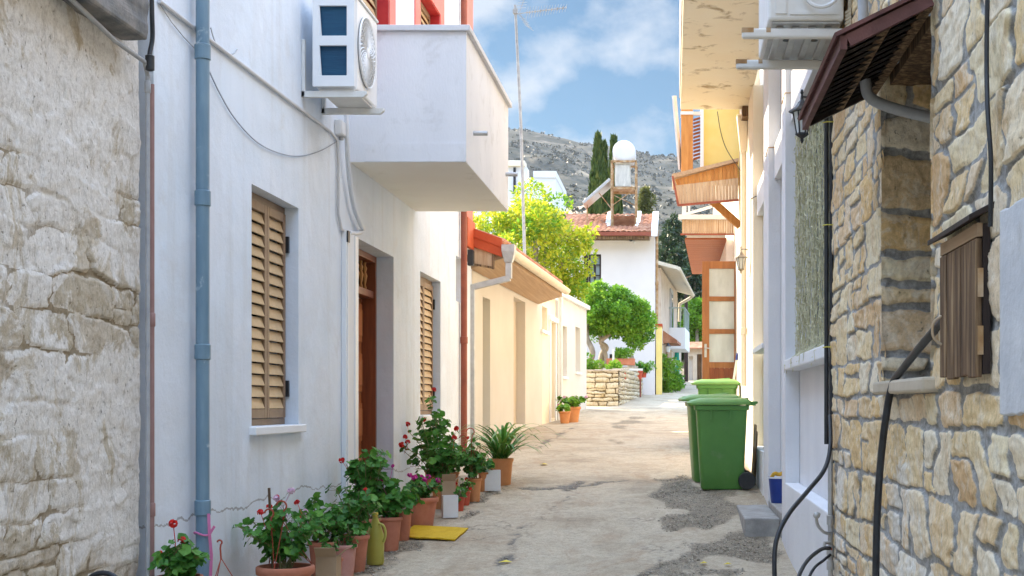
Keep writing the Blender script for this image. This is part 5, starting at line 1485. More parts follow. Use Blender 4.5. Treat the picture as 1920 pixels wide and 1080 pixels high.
# conduits where the two houses meet
for dx, lab, mt, rr in ((0, 'leftmost of the black conduits between light curtain and stone wall', RUBBER, .015), (.028, 'middle black conduit between light curtain and stone wall', RUBBER, .014), (.062, 'rightmost blue grey conduit touching the stone wall edge', BLUEPIPE, .019)):
    x = .962 + dx; y = 8.36 - dx * .6
    o = pipe_thing('conduit', lab, 'conduit', [(x, y, gzf(8) - .02 if dx else Z(-.25)), (x, y, Z(2.6))], rr, mt, n=9, group='conduits between light curtain and stone wall')
tie = MB()
for py in (424, 652, 232):
    z = E - (py - VY) * 8.36 / F
    tie.tube([(.935, 8.33, z), (.96, 8.32, z + .004), (1.0, 8.30, z), (1.045, 8.32, z - .003)], .004, 5)
tag(tie.build('cable_ties', M('yellow_tie', [(.5, .45, .05), (.6, .5, .1)], 4, .5)), 'yellow cable ties holding the black conduits together', 'cable tie')
Yh = 8.1
pipe_thing('hose', 'long black hose curving out from the conduits to the road beside blue bucket', 'hose',
           catmull([at(1556, 780, 8.2), at(1557, 836, 8.0), at(1546, 880, 7.9), at(1515, 920, 7.7), at(1480, 962, 7.5), at(1458, 1005, 7.4), at(1452, 1050, 7.35), at(1456, 1110, 7.3), at(1475, 1160, 7.2)], 8), .0135, RUBBER, n=10)
pipe_thing('hose', 'short black hose loop at the foot of the galvanised pipe', 'hose', catmull([at(1556, 1028, 8.1), at(1540, 1030, 8.0), at(1515, 1050, 7.8), at(1498, 1080, 7.6), at(1490, 1120, 7.4), at(1500, 1165, 7.3)], 7), .012, RUBBER, n=10)
pipe_thing('hose', 'thin black hose behind the short loop at galvanised pipe', 'hose', catmull([at(1557, 1040, 8.15), at(1545, 1050, 8.1), at(1526, 1066, 8.0), at(1514, 1095, 7.9), at(1512, 1150, 7.8)], 6), .009, RUBBER, n=8)
def tap():
    b = at(1557, 1000, 8.22)
    t = thing('water_pipe', 'galvanised water pipe with taps and elbows below the black conduits', 'pipe', (b.x, b.y, gzf(8.2)))
    MB().tube([(b.x, b.y, gzf(8.2) - .05), (b.x, b.y, Z(-.28))], .016, 10).build('pipe', GALV, t, smooth=True)
    for py in (975, 1032, 1060):
        z = E - (py - VY) * b.y / F
        MB().lathe([(.017, -.03), (.024, -.028), (.024, .028), (.017, .03)], (b.x, b.y, z), 10).build('coupling', GALV, t, smooth=True)
    tp = MB().tube(catmull([at(1556, 1000, 8.2), at(1545, 998, 8.16), at(1534, 986, 8.14), at(1531, 972, 8.14), at(1537, 962, 8.14)], 5), .010, 8).build('tap', GALV, t, smooth=True)
    q = at(1531, 966, 8.12)
    MB().lathe([(.01, -.02), (.022, -.012), (.022, .012), (.01, .02)], q, 8, 'y').build('tap_handle', GALV, tp, smooth=True)
    MB().tube([at(1556, 1018, 8.2), at(1546, 1018, 8.17), at(1545, 1024, 8.17)], .010, 8).build('bib', GALV, t, smooth=True)
    MB().bar(at(1549, 1027, 8.12), at(1560, 1030, 8.12), .012, .012).build('red_lever', REDPOT, t)
tap()

# ---------------------------------------------------------------- white and cream house on the right
def build_right_house():
    h = thing('pilastered_house', 'white and cream house with pilasters, doorway and stained overhanging balcony on the right', 'house', (RX, 14, gzf(14)))
    GW = M('lilac_white_plaster', [(.70, .70, .72), (.78, .78, .79)], 1.5, .9, .3, 45, wav=.2, wscale=2.5, stain=((.5, .47, .43), 3, .66, .5))
    # recessed wall between the pilasters
    m = MB(); m.slab('x', RX + .13, RX + .40, 8.46, 12.0, -.3, Z(8), [(9.05, 11.75, Z(.42), Z(2.50))]); m.build('shop_wall', GW, h)
    m = MB(); m.box(RX, RX + .129, 11.9, 12.25, -.3, Z(4)); m.build('pilaster', GW, h, bevel=.006)
    m = MB(); m.box(RX, RX + .129, 14.0, 14.7, -.3, Z(4)); m.build('pilaster', GW, h, bevel=.006)
    m = MB(); m.box(RX, RX + .129, 16.7, 17.7, -.3, Z(4)); m.build('pilaster', CREAM2, h, bevel=.006)
    m = MB(); m.slab('x', RX + .13, RX + .40, 12.0, 17.4, -.3, Z(8), [(12.3, 13.97, gzf(13.5) + .12, Z(2.5)), (14.9, 16.5, Z(.68), Z(2.5))]); m.build('wall', WHITE2, h)
    m = MB(); m.slab('x', RX + .02, RX + .40, 17.41, 34, -.3, Z(8), [(17.9, 18.0, Z(3), Z(3.1))]); m.build('cream_wall', CREAM2, h)
    m = MB(); m.box(RX + .402, 7, 8.47, 34, -.3, Z(8)); m.build('house_body', WHITE2, h)
    m = MB(); m.box(RX - .3, 7.2, 8.46, 34.2, Z(8.001), Z(8.15)); m.build('roof_slab', CONCRETE, h)
    # plinths
    m = MB(); m.box(RX, RX + .128, 8.46, 11.898, -.3, Z(-.70)); m.build('plinth', GW, h, bevel=.01)
    m = MB(); m.box(RX - .012, RX + .128, 14.702, 16.698, -.3, Z(-.52)); m.build('plinth', WHITE2, h, bevel=.01)
    # lintels
    for a, b, x, mt in ((8.46, 11.898, RX + .05, GW), (12.252, 13.998, RX + .064, WHITE2), (14.702, 16.698, RX + .05, WHITE2)):
        m = MB(); m.box(x, RX + .128, a, b, Z(2.36 if a > 9 else 2.52), Z(2.72 if a > 9 else 2.95)); m.build('lintel', mt, h, bevel=.006)
    # shop window ledge, window
    m = MB(); m.box(RX - .012, RX + .20, 8.46, 11.897, Z(.30), Z(.395)); m.build('window_ledge', WHITE2, h, bevel=.012)
    m = MB(); m.box(RX + .19, RX + .24, 9.05, 9.10, Z(.42), Z(2.5)).box(RX + .19, RX + .24, 11.70, 11.75, Z(.42), Z(2.5)).box(RX + .19, RX + .24, 10.38, 10.42, Z(.42), Z(2.5)).box(RX + .19, RX + .24, 9.10, 11.70, Z(2.44), Z(2.5)).box(RX + .19, RX + .24, 9.1, 11.7, Z(.42), Z(.48))
    w = m.build('shop_window', OFFWHITE, h)
    m = MB(); m.box(RX + .25, RX + .26, 9.06, 11.74, Z(.43), Z(2.49)); m.build('pane', GREENGL, w)
    m = MB(); m.box(RX + .24, RX + .28, 14.92, 16.48, Z(.70), Z(2.48)); w = m.build('window', OFFWHITE, h)
    m = MB(); m.box(RX + .232, RX + .239, 15.0, 15.66, Z(.78), Z(2.4)).box(RX + .232, RX + .239, 15.74, 16.4, Z(.78), Z(2.4)); m.build('pane', CURTGLASS, w)
    m = MB(); m.box(RX - .02, RX + .25, 14.75, 16.6, Z(.62), Z(.679)); m.build('sill', WHITE2, w, bevel=.006)
    m = MB(); m.box(RX + .30, RX + .35, 12.31, 13.96, gzf(13.5) + .12, Z(2.49)); m.build('front_door', OFFWHITE, h)
    m = MB(); m.box(RX - .002, RX + .39, 12.31, 13.96, -.3, gzf(13.5) + .119); m.build('threshold', CONCRETE, h, bevel=.01)
    # iron hooks on the pilasters
    for y, py in ((11.9, 175), (14.0, 277)):
        z = E - (py - VY) * y / F
        m = MB(); m.tube([(RX + .11, y - .012, z + .004), (RX - .004, y - .012, z), (RX - .03, y - .02, z - .10)], .006, 6); m.build('iron_hook', RUST, h)
    # overhanging balcony slab with its stained soffit
    m = MB(); m.box(.10, RX + .019, 8.8, 18.1, Z(4.0), Z(4.16)); bo = m.build('balcony_slab', SOFFIT, h, bevel=.01)
    m = MB(); m.box(.085, .20, 8.8, 18.12, Z(4.161), Z(5.1)); m.build('balcony_parapet', CREAM, bo)
    m = MB(); m.box(.93, RX + .018, 17.86, 18.16, Z(3.86), Z(3.999)); m.build('bracket', OLDWOOD, h)
    return h
build_right_house()
def light_curtain():
    rr = random.Random(12); m = MB()
    for i in range(95):
        y = 9.12 + (11.98 - 9.12) * (i + rr.uniform(-.45, .45)) / 94
        x = RX + .105 + rr.uniform(-.03, .012)
        zt, zb = Z(2.42), Z(.43) - (rr.uniform(.02, .16) if rr.random() < .35 else 0)
        P = []
        n = 30
        ph = rr.uniform(0, 6)
        for k in range(n + 1):
            z = zt + (zb - zt) * k / n
            P.append((x + rr.uniform(-.008, .008) - (.10 if z < Z(.40) else 0), y + .012 * math.sin(k * .7 + ph) + rr.uniform(-.009, .009), z))
        m.tube(P, rr.uniform(.0018, .0032), 4, cap=False)
        for k in range(1, n):
            if rr.random() < .75:
                p = Vector(P[k]); d = Vector((rr.uniform(-.02, .01), rr.uniform(-.07, .07), rr.uniform(-.03, .03)))
                m.tube([p, p + d], [.002, .0045], 4)
    tag(m.build('light_curtain', M('straw_coloured_wire', [(.34, .31, .15), (.78, .74, .52)], 14, .6, spec=.3), fix=False), 'curtain of tangled straw coloured string lights hanging over the shop window', 'string lights')
light_curtain()

def lantern(name, c, H, label, mt, armdir, glassmat=FROST):
    """Six sided wall lantern, c the centre, H the total height; armdir points to the wall."""
    c = Vector(c); t = thing(name, label, 'lantern', c - Vector((0, 0, H / 2)))
    k = H / .42
    MB().lathe([(.004 * k, .21 * k), (.010 * k, .20 * k), (.014 * k, .185 * k), (.008 * k, .17 * k), (.013 * k, .13 * k), (.03 * k, .11 * k), (.035 * k, .10 * k), (.055 * k, .075 * k), (.10 * k, .045 * k), (.104 * k, .035 * k), (.07 * k, .036 * k)], c, 6).build('cap', mt, t)
    MB().lathe([(.066 * k, .034 * k), (.040 * k, -.125 * k)], c, 6).build('glass', glassmat, t)
    m = MB()
    for i in range(6):
        a = 2 * math.pi * i / 6
        d = Vector((math.cos(a), math.sin(a), 0)); m.bar(c + d * .068 * k + Vector((0, 0, .036 * k)), c + d * .042 * k + Vector((0, 0, -.126 * k)), .009 * k, .009 * k)
    m.build('frame', mt, t)
    MB().lathe([(.05 * k, -.126 * k), (.052 * k, -.137 * k), (.03 * k, -.152 * k), (.012 * k, -.165 * k), (.014 * k, -.18 * k), (.008 * k, -.195 * k), (.002 * k, -.205 * k)], c, 6).build('base', mt, t)
    a = Vector(armdir)
    m = MB(); m.tube(catmull([c + Vector((0, 0, .155 * k)), c + a * .35 + Vector((0, 0, .165 * k)), c + a * .97 + Vector((0, 0, .15 * k))], 5), .008 * k, 7)
    m.lathe([(.001, -.01), (.03 * k, -.01), (.03 * k, .006), (.001, .008)], c + a * .99 + Vector((0, 0, .12 * k)), 10, 'x')
    m.build('arm', mt, t, smooth=True)
    return t
lantern('wall_lantern', (.865, 8.95, E + (758 - 219) * 8.95 / F), .37, 'black six sided lantern beside the dark awning tip', BLACK, (.26, .3, 0))
lantern('wall_lantern', (.905, 17.8, E + (758 - 488) * 17.8 / F), .38, 'small grey lantern on cream wall above the glazed door side', M('grey_lantern_metal', [(.2, .17, .13), (.3, .26, .2)], 5, .5), (.11, 0, 0))
pipe_thing('rain_pipe', 'cream rain pipe with tapered hopper on the cream wall beside small lantern', 'downpipe', [(.965, 18.25, Z(.25)), (.965, 18.25, Z(3.55))], .04, CREAM2, [(.965, 18.25, Z(1.0))], 1.15, .05)
hp = MB(); hp.hexa([(.92, 18.2, Z(3.45)), (1.01, 18.2, Z(3.45)), (1.01, 18.3, Z(3.45)), (.92, 18.3, Z(3.45)), (.87, 18.15, Z(3.95)), (1.015, 18.15, Z(3.95)), (1.015, 18.35, Z(3.95)), (.87, 18.35, Z(3.95))])
tag(hp.build('rain_hopper', CREAM2, bevel=.006), 'tapered cream rain hopper under the stained balcony end', 'hopper')
pipe_thing('cable', 'thin black cable hanging from the stained soffit to the cream wall', 'cable', catmull([at(1345, 209, 18.3), at(1352, 250, 18.4), at(1365, 285, 18.5), at(1396, 330, 18.6)], 6), .006, RUBBER, n=5)
pipe_thing('cable', 'thin black cable stapled down the cream pilaster above green bins', 'cable', [onx(1418, 368, .992), onx(1408, 372, .992), onx(1408, 490, .992), onx(1406, 520, .992)], .006, RUBBER, n=5)
pipe_thing('cable', 'long dark cable down the cream wall behind the green bins', 'cable', [onx(1403, 560, 1.01), onx(1404, 700, 1.01), onx(1404, 800, 1.01)], .008, OLDWOOD, n=5)

# ---------------------------------------------------------------- timber balconies beyond
def timber_balconies():
    h = thing('timber_bay', 'yellow walled upper bay with wooden post, shutter and boarded canopy', 'bay', (.6, 20.4, Z(2.9)))
    Y = 20.5; X = lambda px, y=Y: (px - VX) * y / F; ZZ = lambda py, y=Y: Z((VY - py) * y / F)
    m = MB(); m.box(X(1314), RX + .018, Y, Y + .15, ZZ(345), Z(6)); m.build('bay_wall', YELLOW, h)
    m = MB(); m.box(X(1277), X(1299), Y - .22, Y - .02, ZZ(330), Z(6)); m.build('corner_post', HONEY, h, bevel=.012)
    m = MB(); m.box(X(1276), X(1300), Y - .24, Y - .0, ZZ(221), ZZ(215)).box(X(1299.5), X(1313), Y - .1, Y - .05, ZZ(218), ZZ(212)); m.build('rail', OFFWHITE, h)
    m = MB(); m.box(X(1313), X(1319), Y - .12, Y - .001, ZZ(330), Z(6)); m.build('white_trim', WHITE2, h)
    m = MB()
    for i in range(12):
        z0 = ZZ(302) + i * (ZZ(222) - ZZ(302)) / 12; d = (ZZ(222) - ZZ(302)) / 12
        m.hexa([(X(1300), Y - .06, z0), (X(1312.5), Y - .06, z0 + .03), (X(1312.5), Y - .0, z0 + .03 + d * .4), (X(1300), Y, z0 + d * .4), (X(1300), Y - .06, z0 + d * .62), (X(1312.5), Y - .06, z0 + .03 + d * .62), (X(1312.5), Y, z0 + .03 + d * .9), (X(1300), Y, z0 + d * .9)])
    m.build('shutter', REDWOOD, h)
    m = MB(); m.bar((X(1264), Y - .3, ZZ(188)), (X(1276), Y - .1, ZZ(320)), .03, .10); m.build('edge_board', OFFWHITE, h)
    # boarded canopy
    Yc = 19.9; P = lambda px, py, y=Yc: Vector(at(px, py, y))
    c0 = [P(1262, 334), P(1385, 302), P(1385, 296), P(1260, 326)]
    m = MB(); m.prism([c0[0], c0[1], c0[2], c0[3]], (0, 1.1, 0)); c = m.build('canopy', TIMBER, h)
    def boards(name, a, b, d, e, n, mat, off):
        m = MB(); rr = random.Random(n)
        for i in range(n):
            t0, t1 = i / n, (i + .94) / n
            o = Vector((0, off + rr.uniform(0, .015), 0))
            q = [a.lerp(b, t0), a.lerp(b, t1), e.lerp(d, t1), e.lerp(d, t0)]
            m.hexa([v + o for v in q] + [v + o + Vector((0, .025, 0)) for v in q])
        m.build(name, mat, c)
    boards('upper_boards', P(1266, 335), P(1384, 303), P(1384, 333), P(1270, 346), 16, HONEY, .06)
    boards('lower_boards', P(1267, 347), P(1385, 333), P(1384, 374), P(1273, 384), 19, PALEWOOD, .02)
    m = MB(); m.bar(P(1272, 385), P(1385, 375), .05, .03).bar(P(1261, 330), P(1272, 386), .03, .03); m.build('canopy_trim', REDBROWN, c)
    m = MB(); m.bar(at(1330, 372, 20.25), at(1388, 424, 20.25), .10, .11); m.build('timber_brace', HONEY, h, bevel=.008)
    # boarded balcony under it
    b = thing('timber_balcony', 'wooden balcony with pale boarded front, white rail and red brown soffit', 'balcony', (.55, 24, Z(2.7)))
    Yb = 22.3; Q = lambda px, py, y=Yb: Vector(at(px, py, y))
    x0, x1 = X(1279, Yb), RX + .018
    m = MB(); n = 22; rr = random.Random(4)
    for i in range(n):
        a = x0 + (x1 - x0) * i / n; m.box(a, a + (x1 - x0) / n * .93, Yb + rr.uniform(0, .01), Yb + .03, ZZ(440, Yb), ZZ(412, Yb))
    m.build('front_boards', PALEWOOD, b)
    m = MB(); m.box(x0 - .06, x1, Yb - .05, Yb + .06, ZZ(411.5, Yb), ZZ(403, Yb)); m.build('hand_rail', OFFWHITE, b)
    m = MB(); m.box(x0 - .03, x1, Yb - .02, Yb - .001, ZZ(441, Yb), ZZ(438, Yb)); m.build('bottom_trim', REDBROWN, b)
    m = MB(); m.box(x0, x0 + .07, Yb, Yb + .07, ZZ(402.5, Yb), ZZ(380, Yb)).box(X(1290, Yb), X(1294, Yb), Yb, Yb + .05, ZZ(402.5, Yb), ZZ(386, Yb)).bar(Q(1284, 402), Q(1335, 387), .05, .04); m.build('posts', OFFWHITE, b)
    m = MB(); zs = Z(2.76)
    for i in range(18):
        y = Yb + .05 + i * .33; xl = .20 + .012 * i
        m.box(xl, .90, y, y + .31, zs, zs + .03)
    m.build('soffit_boards', REDWOOD, b)
    m = MB(); m.prism([(.23, Yb + .04, zs + .031), (.88, Yb + .04, zs + .031), (.88, Yb + 6, zs + .031), (.43, Yb + 6, zs + .031)], (0, 0, .09)); m.build('balcony_floor', OFFWHITE, b)
    m = MB(); m.box(.90, x1, Yb + .3, Yb + 6, Z(2.0), zs + .03); m.build('white_support', WHITE2, b)
timber_balconies()
def glazed_door():
    Y = 21.7; x0, x1 = (1316.5 - VX) * Y / F, (1380 - VX) * Y / F; ZZ = lambda py: Z((VY - py) * Y / F)
    t = thing('glazed_door', 'open brown wooden door with three glass panes above a boarded panel', 'door', (x1, Y, ZZ(775)))
    sl = .115; y0, y1 = Y - .022, Y + .022
    m = MB(); m.box(x0, x0 + sl, y0, y1, ZZ(775), ZZ(490)).box(x1 - .03, x1, y0, y1, ZZ(775), ZZ(490))
    for a, b in ((504, 490), (565, 556), (626, 617), (690, 679), (775, 755)): m.box(x0 + sl, x1 - .03, y0, y1, ZZ(a), ZZ(b))
    m.build('door_frame', M('mid_brown_wood', [(.24, .09, .03), (.36, .145, .045)], 4, .45, .12, 30, stretch=(6, 6, .6), spec=.4), t, bevel=.004)
    for a, b in ((556, 504), (617, 565), (679, 626)):
        m = MB(); m.box(x0 + sl, x1 - .03, Y - .006, Y + .006, ZZ(a), ZZ(b)); m.build('pane', CURTGLASS, t)
    m = MB()
    for i in range(5):
        w = (x1 - .03 - x0 - sl) / 5; m.box(x0 + sl + i * w + .003, x0 + sl + (i + 1) * w - .003, Y - .014, Y + .014, ZZ(755), ZZ(690))
    m.box(x0 + sl + .001, x1 - .031, Y - .005, Y + .005, ZZ(754.5), ZZ(690.5))
    m.build('lower_panel', DOORD, t)
    m = MB(); m.box(x0 + .035, x0 + .075, y0 - .008, y0 - .0005, ZZ(670), ZZ(645)); hd = m.build('lock_plate', GALV, t)
    m = MB(); m.tube([(x0 + .055, y0 - .008, ZZ(653)), (x0 + .055, y0 - .05, ZZ(653)), (x0 + .16, y0 - .05, ZZ(654))], .009, 7); m.build('handle', GALV, hd, smooth=True)
    s = MB(); s.box(.42, RX + .018, 20.7, 23, 0, ZZ(776)); tag(s.build('entrance_steps', CONCRETE, bevel=.015), 'concrete landing under the open glazed door behind the bins', 'steps')
    # broom leaning on the wall
    b = thing('broom', 'broom with blue tipped pale handle leaning beside the glazed door', 'broom', at(1372, 722, 20.9))
    a, c = at(1374, 722, 20.9), at(1383, 662, 20.9)
    MB().tube([a, a.lerp(c, .78)], .018, 7).build('handle', OFFWHITE, b, smooth=True)
    MB().tube([a.lerp(c, .78), c], .021, 7).build('grip', BLUEPL, b, smooth=True)
    MB().hexa([a + Vector((-.05, -.03, -.25)), a + Vector((.05, -.03, -.25)), a + Vector((.05, .03, -.25)), a + Vector((-.05, .03, -.25)), a + Vector((-.02, -.02, 0)), a + Vector((.02, -.02, 0)), a + Vector((.02, .02, 0)), a + Vector((-.02, .02, 0))]).build('brush', HONEY, b)
glazed_door()

# ---------------------------------------------------------------- air conditioners
def ac_left():
    x0, x1 = WX + .10, -2.555; y0, y1 = 10.72, 11.52; z0, z1 = Z(2.545), Z(3.29)
    t = thing('air_conditioner', 'white outdoor air conditioner with round fan grille on wall above junction box', 'air conditioner', (WX, y0, z0 - .05))
    m = MB(); m.box(x0 + .02, x1, y0 + .055, y1, z0, z1); m.build('casing', WHITEPL, t, bevel=.018)
    # end panel with the two coil openings
    zs = [(z0 + .10, z0 + .34), (z0 + .42, z0 + .66)]
    m = MB(); m.slab('y', y0, y0 + .028, x0, x1 - .005, z0 + .01, z1 - .01, [(x0 + .05, x0 + .275, a, b) for a, b in zs]); ep = m.build('end_panel', WHITEPL, t, bevel=.004)
    for a, b in zs:
        m = MB(); n = 16
        m.box(x0 + .045, x0 + .28, y0 + .029, y0 + .052, a - .005, b + .005)
        m.build('coil', COIL, ep)
        m = MB(); m.hexa([(x0 + .0505, y0 + .002, a + .001), (x0 + .072, y0 + .002, a + .001), (x0 + .056, y0 + .002, b - .001), (x0 + .0505, y0 + .002, b - .001), (x0 + .0505, y0 + .018, a + .001), (x0 + .072, y0 + .018, a + .001), (x0 + .056, y0 + .018, b - .001), (x0 + .0505, y0 + .018, b - .001)])
        m.build('opening_trim', WHITEPL, ep)
    m = MB(); m.box(x0 - .005, x1 + .01, y0 - .005, y1 + .008, z1 + .0005, z1 + .025); m.build('top_cover', WHITEPL, t, bevel=.008)
    m = MB(); m.box(x0 + .04, x1 - .02, y0 + .05, y1 - .03, z0 - .014, z0 - .0005); m.build('base_pan', OFFWHITE, t)
    # fan grille on the street face
    cy, cz, R = y0 + .36, (z0 + z1) / 2, .285
    m = MB(); m.lathe([(.001, 0), (R, 0), (R, .002), (.001, .003)], (x1 + .001, cy, cz), 36, 'x'); m.build('fan_shade_disc', M('fan_shadow_grey', [(.18, .19, .2), (.24, .25, .26)], 4, .6), t)  # flat grey disc, shade behind the grille put into its colour
    m = MB()
    for r in (.05, .09, .13, .17, .21, .25, R):
        m.tube([(x1 + .016, cy + r * math.cos(a), cz + r * math.sin(a)) for a in [2 * math.pi * i / 32 for i in range(33)]], .0035 if r < R else .008, 5, cap=False)
    for i in range(40):
        a = 2 * math.pi * i / 40
        m.tube([(x1 + .018, cy + r * math.cos(a + .5 * r / R), cz + r * math.sin(a + .5 * r / R)) for r in (.05, .13, .21, R)], .0045, 4, cap=False)
    m.lathe([(.001, .012), (.05, .012), (.045, .024), (.001, .028)], (x1, cy, cz), 16, 'x')
    m.build('fan_grille', WHITEPL, t)
    for y in (y0 + .06, y1 - .12):
        m = MB(); m.box(WX + .001, -2.50, y - .022, y + .022, z0 - .066, z0 - .016).box(WX + .001, WX + .028, y - .022, y + .022, z0 - .0655, z0 + .40)
        m.prism([(-2.50, y - .022, z0 - .066), (-2.47, y - .022, z0 - .04), (-2.47, y - .022, z0 - .016), (-2.50, y - .022, z0 - .016)], (0, .044, 0))
        m.build('bracket', OFFWHITE, t, bevel=.003)
ac_left()
def ac_right():
    x0, x1 = .53, .95; ya, yb = 7.46, 8.14; z0 = Z(2.10) + .02
    t = thing('air_conditioner', 'grey white air conditioner on rust tipped brackets seen from below on the right', 'air conditioner', (RX, ya, Z(2.05)))
    m = MB(); m.box(x0, x1, ya - .05, yb + .12, z0 + .015, z0 + .62); m.build('casing', OFFWHITE, t, bevel=.015)
    m = MB(); m.box(x0 + .02, x1 - .02, ya - .03, yb + .1, z0 + .001, z0 + .0145)
    for i in range(4): m.box(x0 + .05 + i * .09, x0 + .09 + i * .09, ya + .02, yb + .04, z0 - .014, z0 + .0005)
    m.build('base_pan', GALV, t, bevel=.004)
    m = MB()
    for px in (1540, 1500): m.lathe([(.001, -.004), (.022, -.004), (.022, 0), (.001, 0)], (.66 if px == 1500 else .82, ya + .3, z0 - .001), 12)
    m.build('drain_plug', BLACK, t)
    m = MB(); m.box(x0 + .04, x0 + .10, ya - .058, ya - .0505, z0 + .05, z0 + .5).box(x0 + .12, x1 - .03, ya - .056, ya - .0505, z0 + .045, z0 + .06); m.build('end_ribs', OFFWHITE, t)
    for y in (ya, yb):
        m = MB(); m.box(.385, RX + .01, y - .022, y + .022, Z(2.045), Z(2.10)); br = m.build('bracket', OFFWHITE, t, bevel=.012)
        for xa, xb in ((.384, .45), (.52, .545)):
            m = MB(); m.box(xa, xb, y - .0235, y + .0235, Z(2.075), Z(2.1015)); m.build('rust_patch', RUST, br)
    m = MB(); m.tube(catmull([(.70, ya - .06, z0 + .32), (.72, ya - .09, z0 + .15), (.80, ya - .1, z0 + .075), (.90, ya - .09, z0 + .12), (.96, ya - .07, z0 + .30)], 6), .012, 8); m.build('drain_hose', WHITEPL, t, smooth=True)
    m = MB()
    for i in range(6): m.tube([(.965, ya - .03, Z(2.08) + .02 * i), (.985, ya - .06, Z(2.09) + .02 * i), (.998, ya - .02, Z(2.085) + .02 * i)], .011, 6)
    m.tube([(.985, ya - .04, Z(2.18)), (.985, ya - .05, Z(2.5))], .012, 6); m.build('rope', M('rope', [(.4, .33, .22), (.5, .42, .3)], 20, .9), t)
    pipe_thing('pipe', 'pale vertical pipe on stone wall between air conditioner and dark awning', 'pipe', [(.955, 6.7, Z(1.65)), (.955, 6.7, Z(2.75))], .026, GREYPIPE)
ac_right()

# ---------------------------------------------------------------- wheelie bins
def make_bin():
    t = thing('wheelie_bin', '', 'bin', (0, 0, 0), 'green wheelie bins', local=True)
    def ring(z, xa, xb, yw, r=.05, n=4):
        P = []
        for cx, cy, a0 in ((xb - r, yw - r, 0), (xa + r, yw - r, 90), (xa + r, -yw + r, 180), (xb - r, -yw + r, 270)):
            for k in range(n + 1):
                a = math.radians(a0 + 90 * k / n); P.append((cx + r * math.cos(a), cy + r * math.sin(a), z))
        return P
    def loft(rings, caps=True):
        m = MB(); n = len(rings[0]); vs = [p for r in rings for p in r]; fs = []
        for i in range(len(rings) - 1):
            for k in range(n): fs.append((i * n + k, i * n + (k + 1) % n, (i + 1) * n + (k + 1) % n, (i + 1) * n + k))
        if caps: fs += [tuple(range(n))[::-1], tuple((len(rings) - 1) * n + k for k in range(n))]
        return m.add(vs, fs)
    loft([ring(.0, -.225, .245, .215, .06), ring(.02, -.235, .255, .225, .06), ring(.30, -.255, .262, .24, .055), ring(.90, -.29, .29, .27, .05), ring(.905, -.31, .31, .285, .05), ring(.955, -.315, .315, .29, .05), ring(.96, -.28, .28, .26, .04)]).build('body', GREENBIN, t, smooth=True)
    lid = loft([ring(.962, -.385, .335, .300, .05), ring(.985, -.40, .34, .305, .06), ring(1.005, -.385, .335, .295, .07), ring(1.03, -.30, .30, .25, .08), ring(1.045, -.24, .26, .20, .08)]).build('lid', GREENLID, t, smooth=True)
    m = MB(); m.hexa([(-.37, -.14, 1.0), (.2, -.14, 1.045), (.2, .14, 1.045), (-.37, .14, 1.0), (-.36, -.13, 1.022), (.19, -.13, 1.066), (.19, .13, 1.066), (-.36, .13, 1.022)]); m.build('lid_ridge', GREENLID, lid, bevel=.012)
    m = MB()
    m.tube([(.36, -.26, .985), (.395, -.255, .99), (.395, .255, .99), (.36, .26, .985)], .016, 8)
    for y in (-.26, .26, -.1, .1): m.box(.30, .385, y - .018, y + .018, .955, .992)
    m.build('handle', GREENBIN, t, smooth=False)
    for y in (-.286, .286):
        for x in (-.12, .10): MB().box(x - .008, x + .008, y - .012 if y < 0 else y - .02, y + .02 if y < 0 else y + .012, .80, .906).build('rib', GREENBIN, t)
    m = MB(); m.tube([(.285, -.25, .10), (.285, .25, .10)], .012, 8); m.build('axle', BLACK, t)
    for y in (-.262, .262):
        m = MB(); m.lathe([(.06, -.026), (.092, -.026), (.10, -.018), (.10, .018), (.092, .026), (.06, .026)], (.285, y, .10), 24, 'y'); w = m.build('wheel', RUBBER, t, smooth=True)
        m = MB(); m.lathe([(.001, -.022), (.02, -.024), (.022, -.014), (.061, -.014), (.061, .014), (.022, .014), (.02, .024), (.001, .022)], (.285, y, .10), 18, 'y'); m.build('hub', M('dark_grey_plastic', [(.06, .06, .06), (.09, .09, .09)], 4, .5), w, smooth=True)
    return t
bin0 = make_bin()
for i, (x, y, rz, lab) in enumerate(((.555, 15.42, 0, 'front green wheelie bin with its black wheel showing'), (.475, 16.15, 4, 'green wheelie bin mostly hidden behind the front one'), (.675, 20.35, -3, 'farthest green wheelie bin standing before the glazed door'))):
    b = bin0 if i == 0 else copy_tree(bin0)
    b['label'] = lab; b.location = (x, y, gzf(y) + (0 if i < 2 else .02)); b.rotation_euler = (0, 0, math.radians(rz))
for k, (dx, lab) in enumerate(((0, 'weathered grey plank leaning behind the front bin'), (.035, 'thin dark plank leaning against wall behind bin'))):
    a = Vector((.92 + dx, 15.55 + .12 * k, gzf(15.5))); c = Vector((.975 + dx * .5, 15.75 + .1 * k, gzf(15.5) + .72 - .08 * k))
    tag(MB().bar(a, c, .02, .07).build('plank', PALEWOOD if k == 0 else OLDWOOD), lab, 'plank')
st = MB(); st.box(.665, .995, 12.42, 14.25, gzf(12.4) - .1, gzf(13.2) + .09)
tag(st.build('concrete_step', CONCRETE, bevel=.012), 'worn concrete doorstep block in front of the recessed white doorway', 'step')
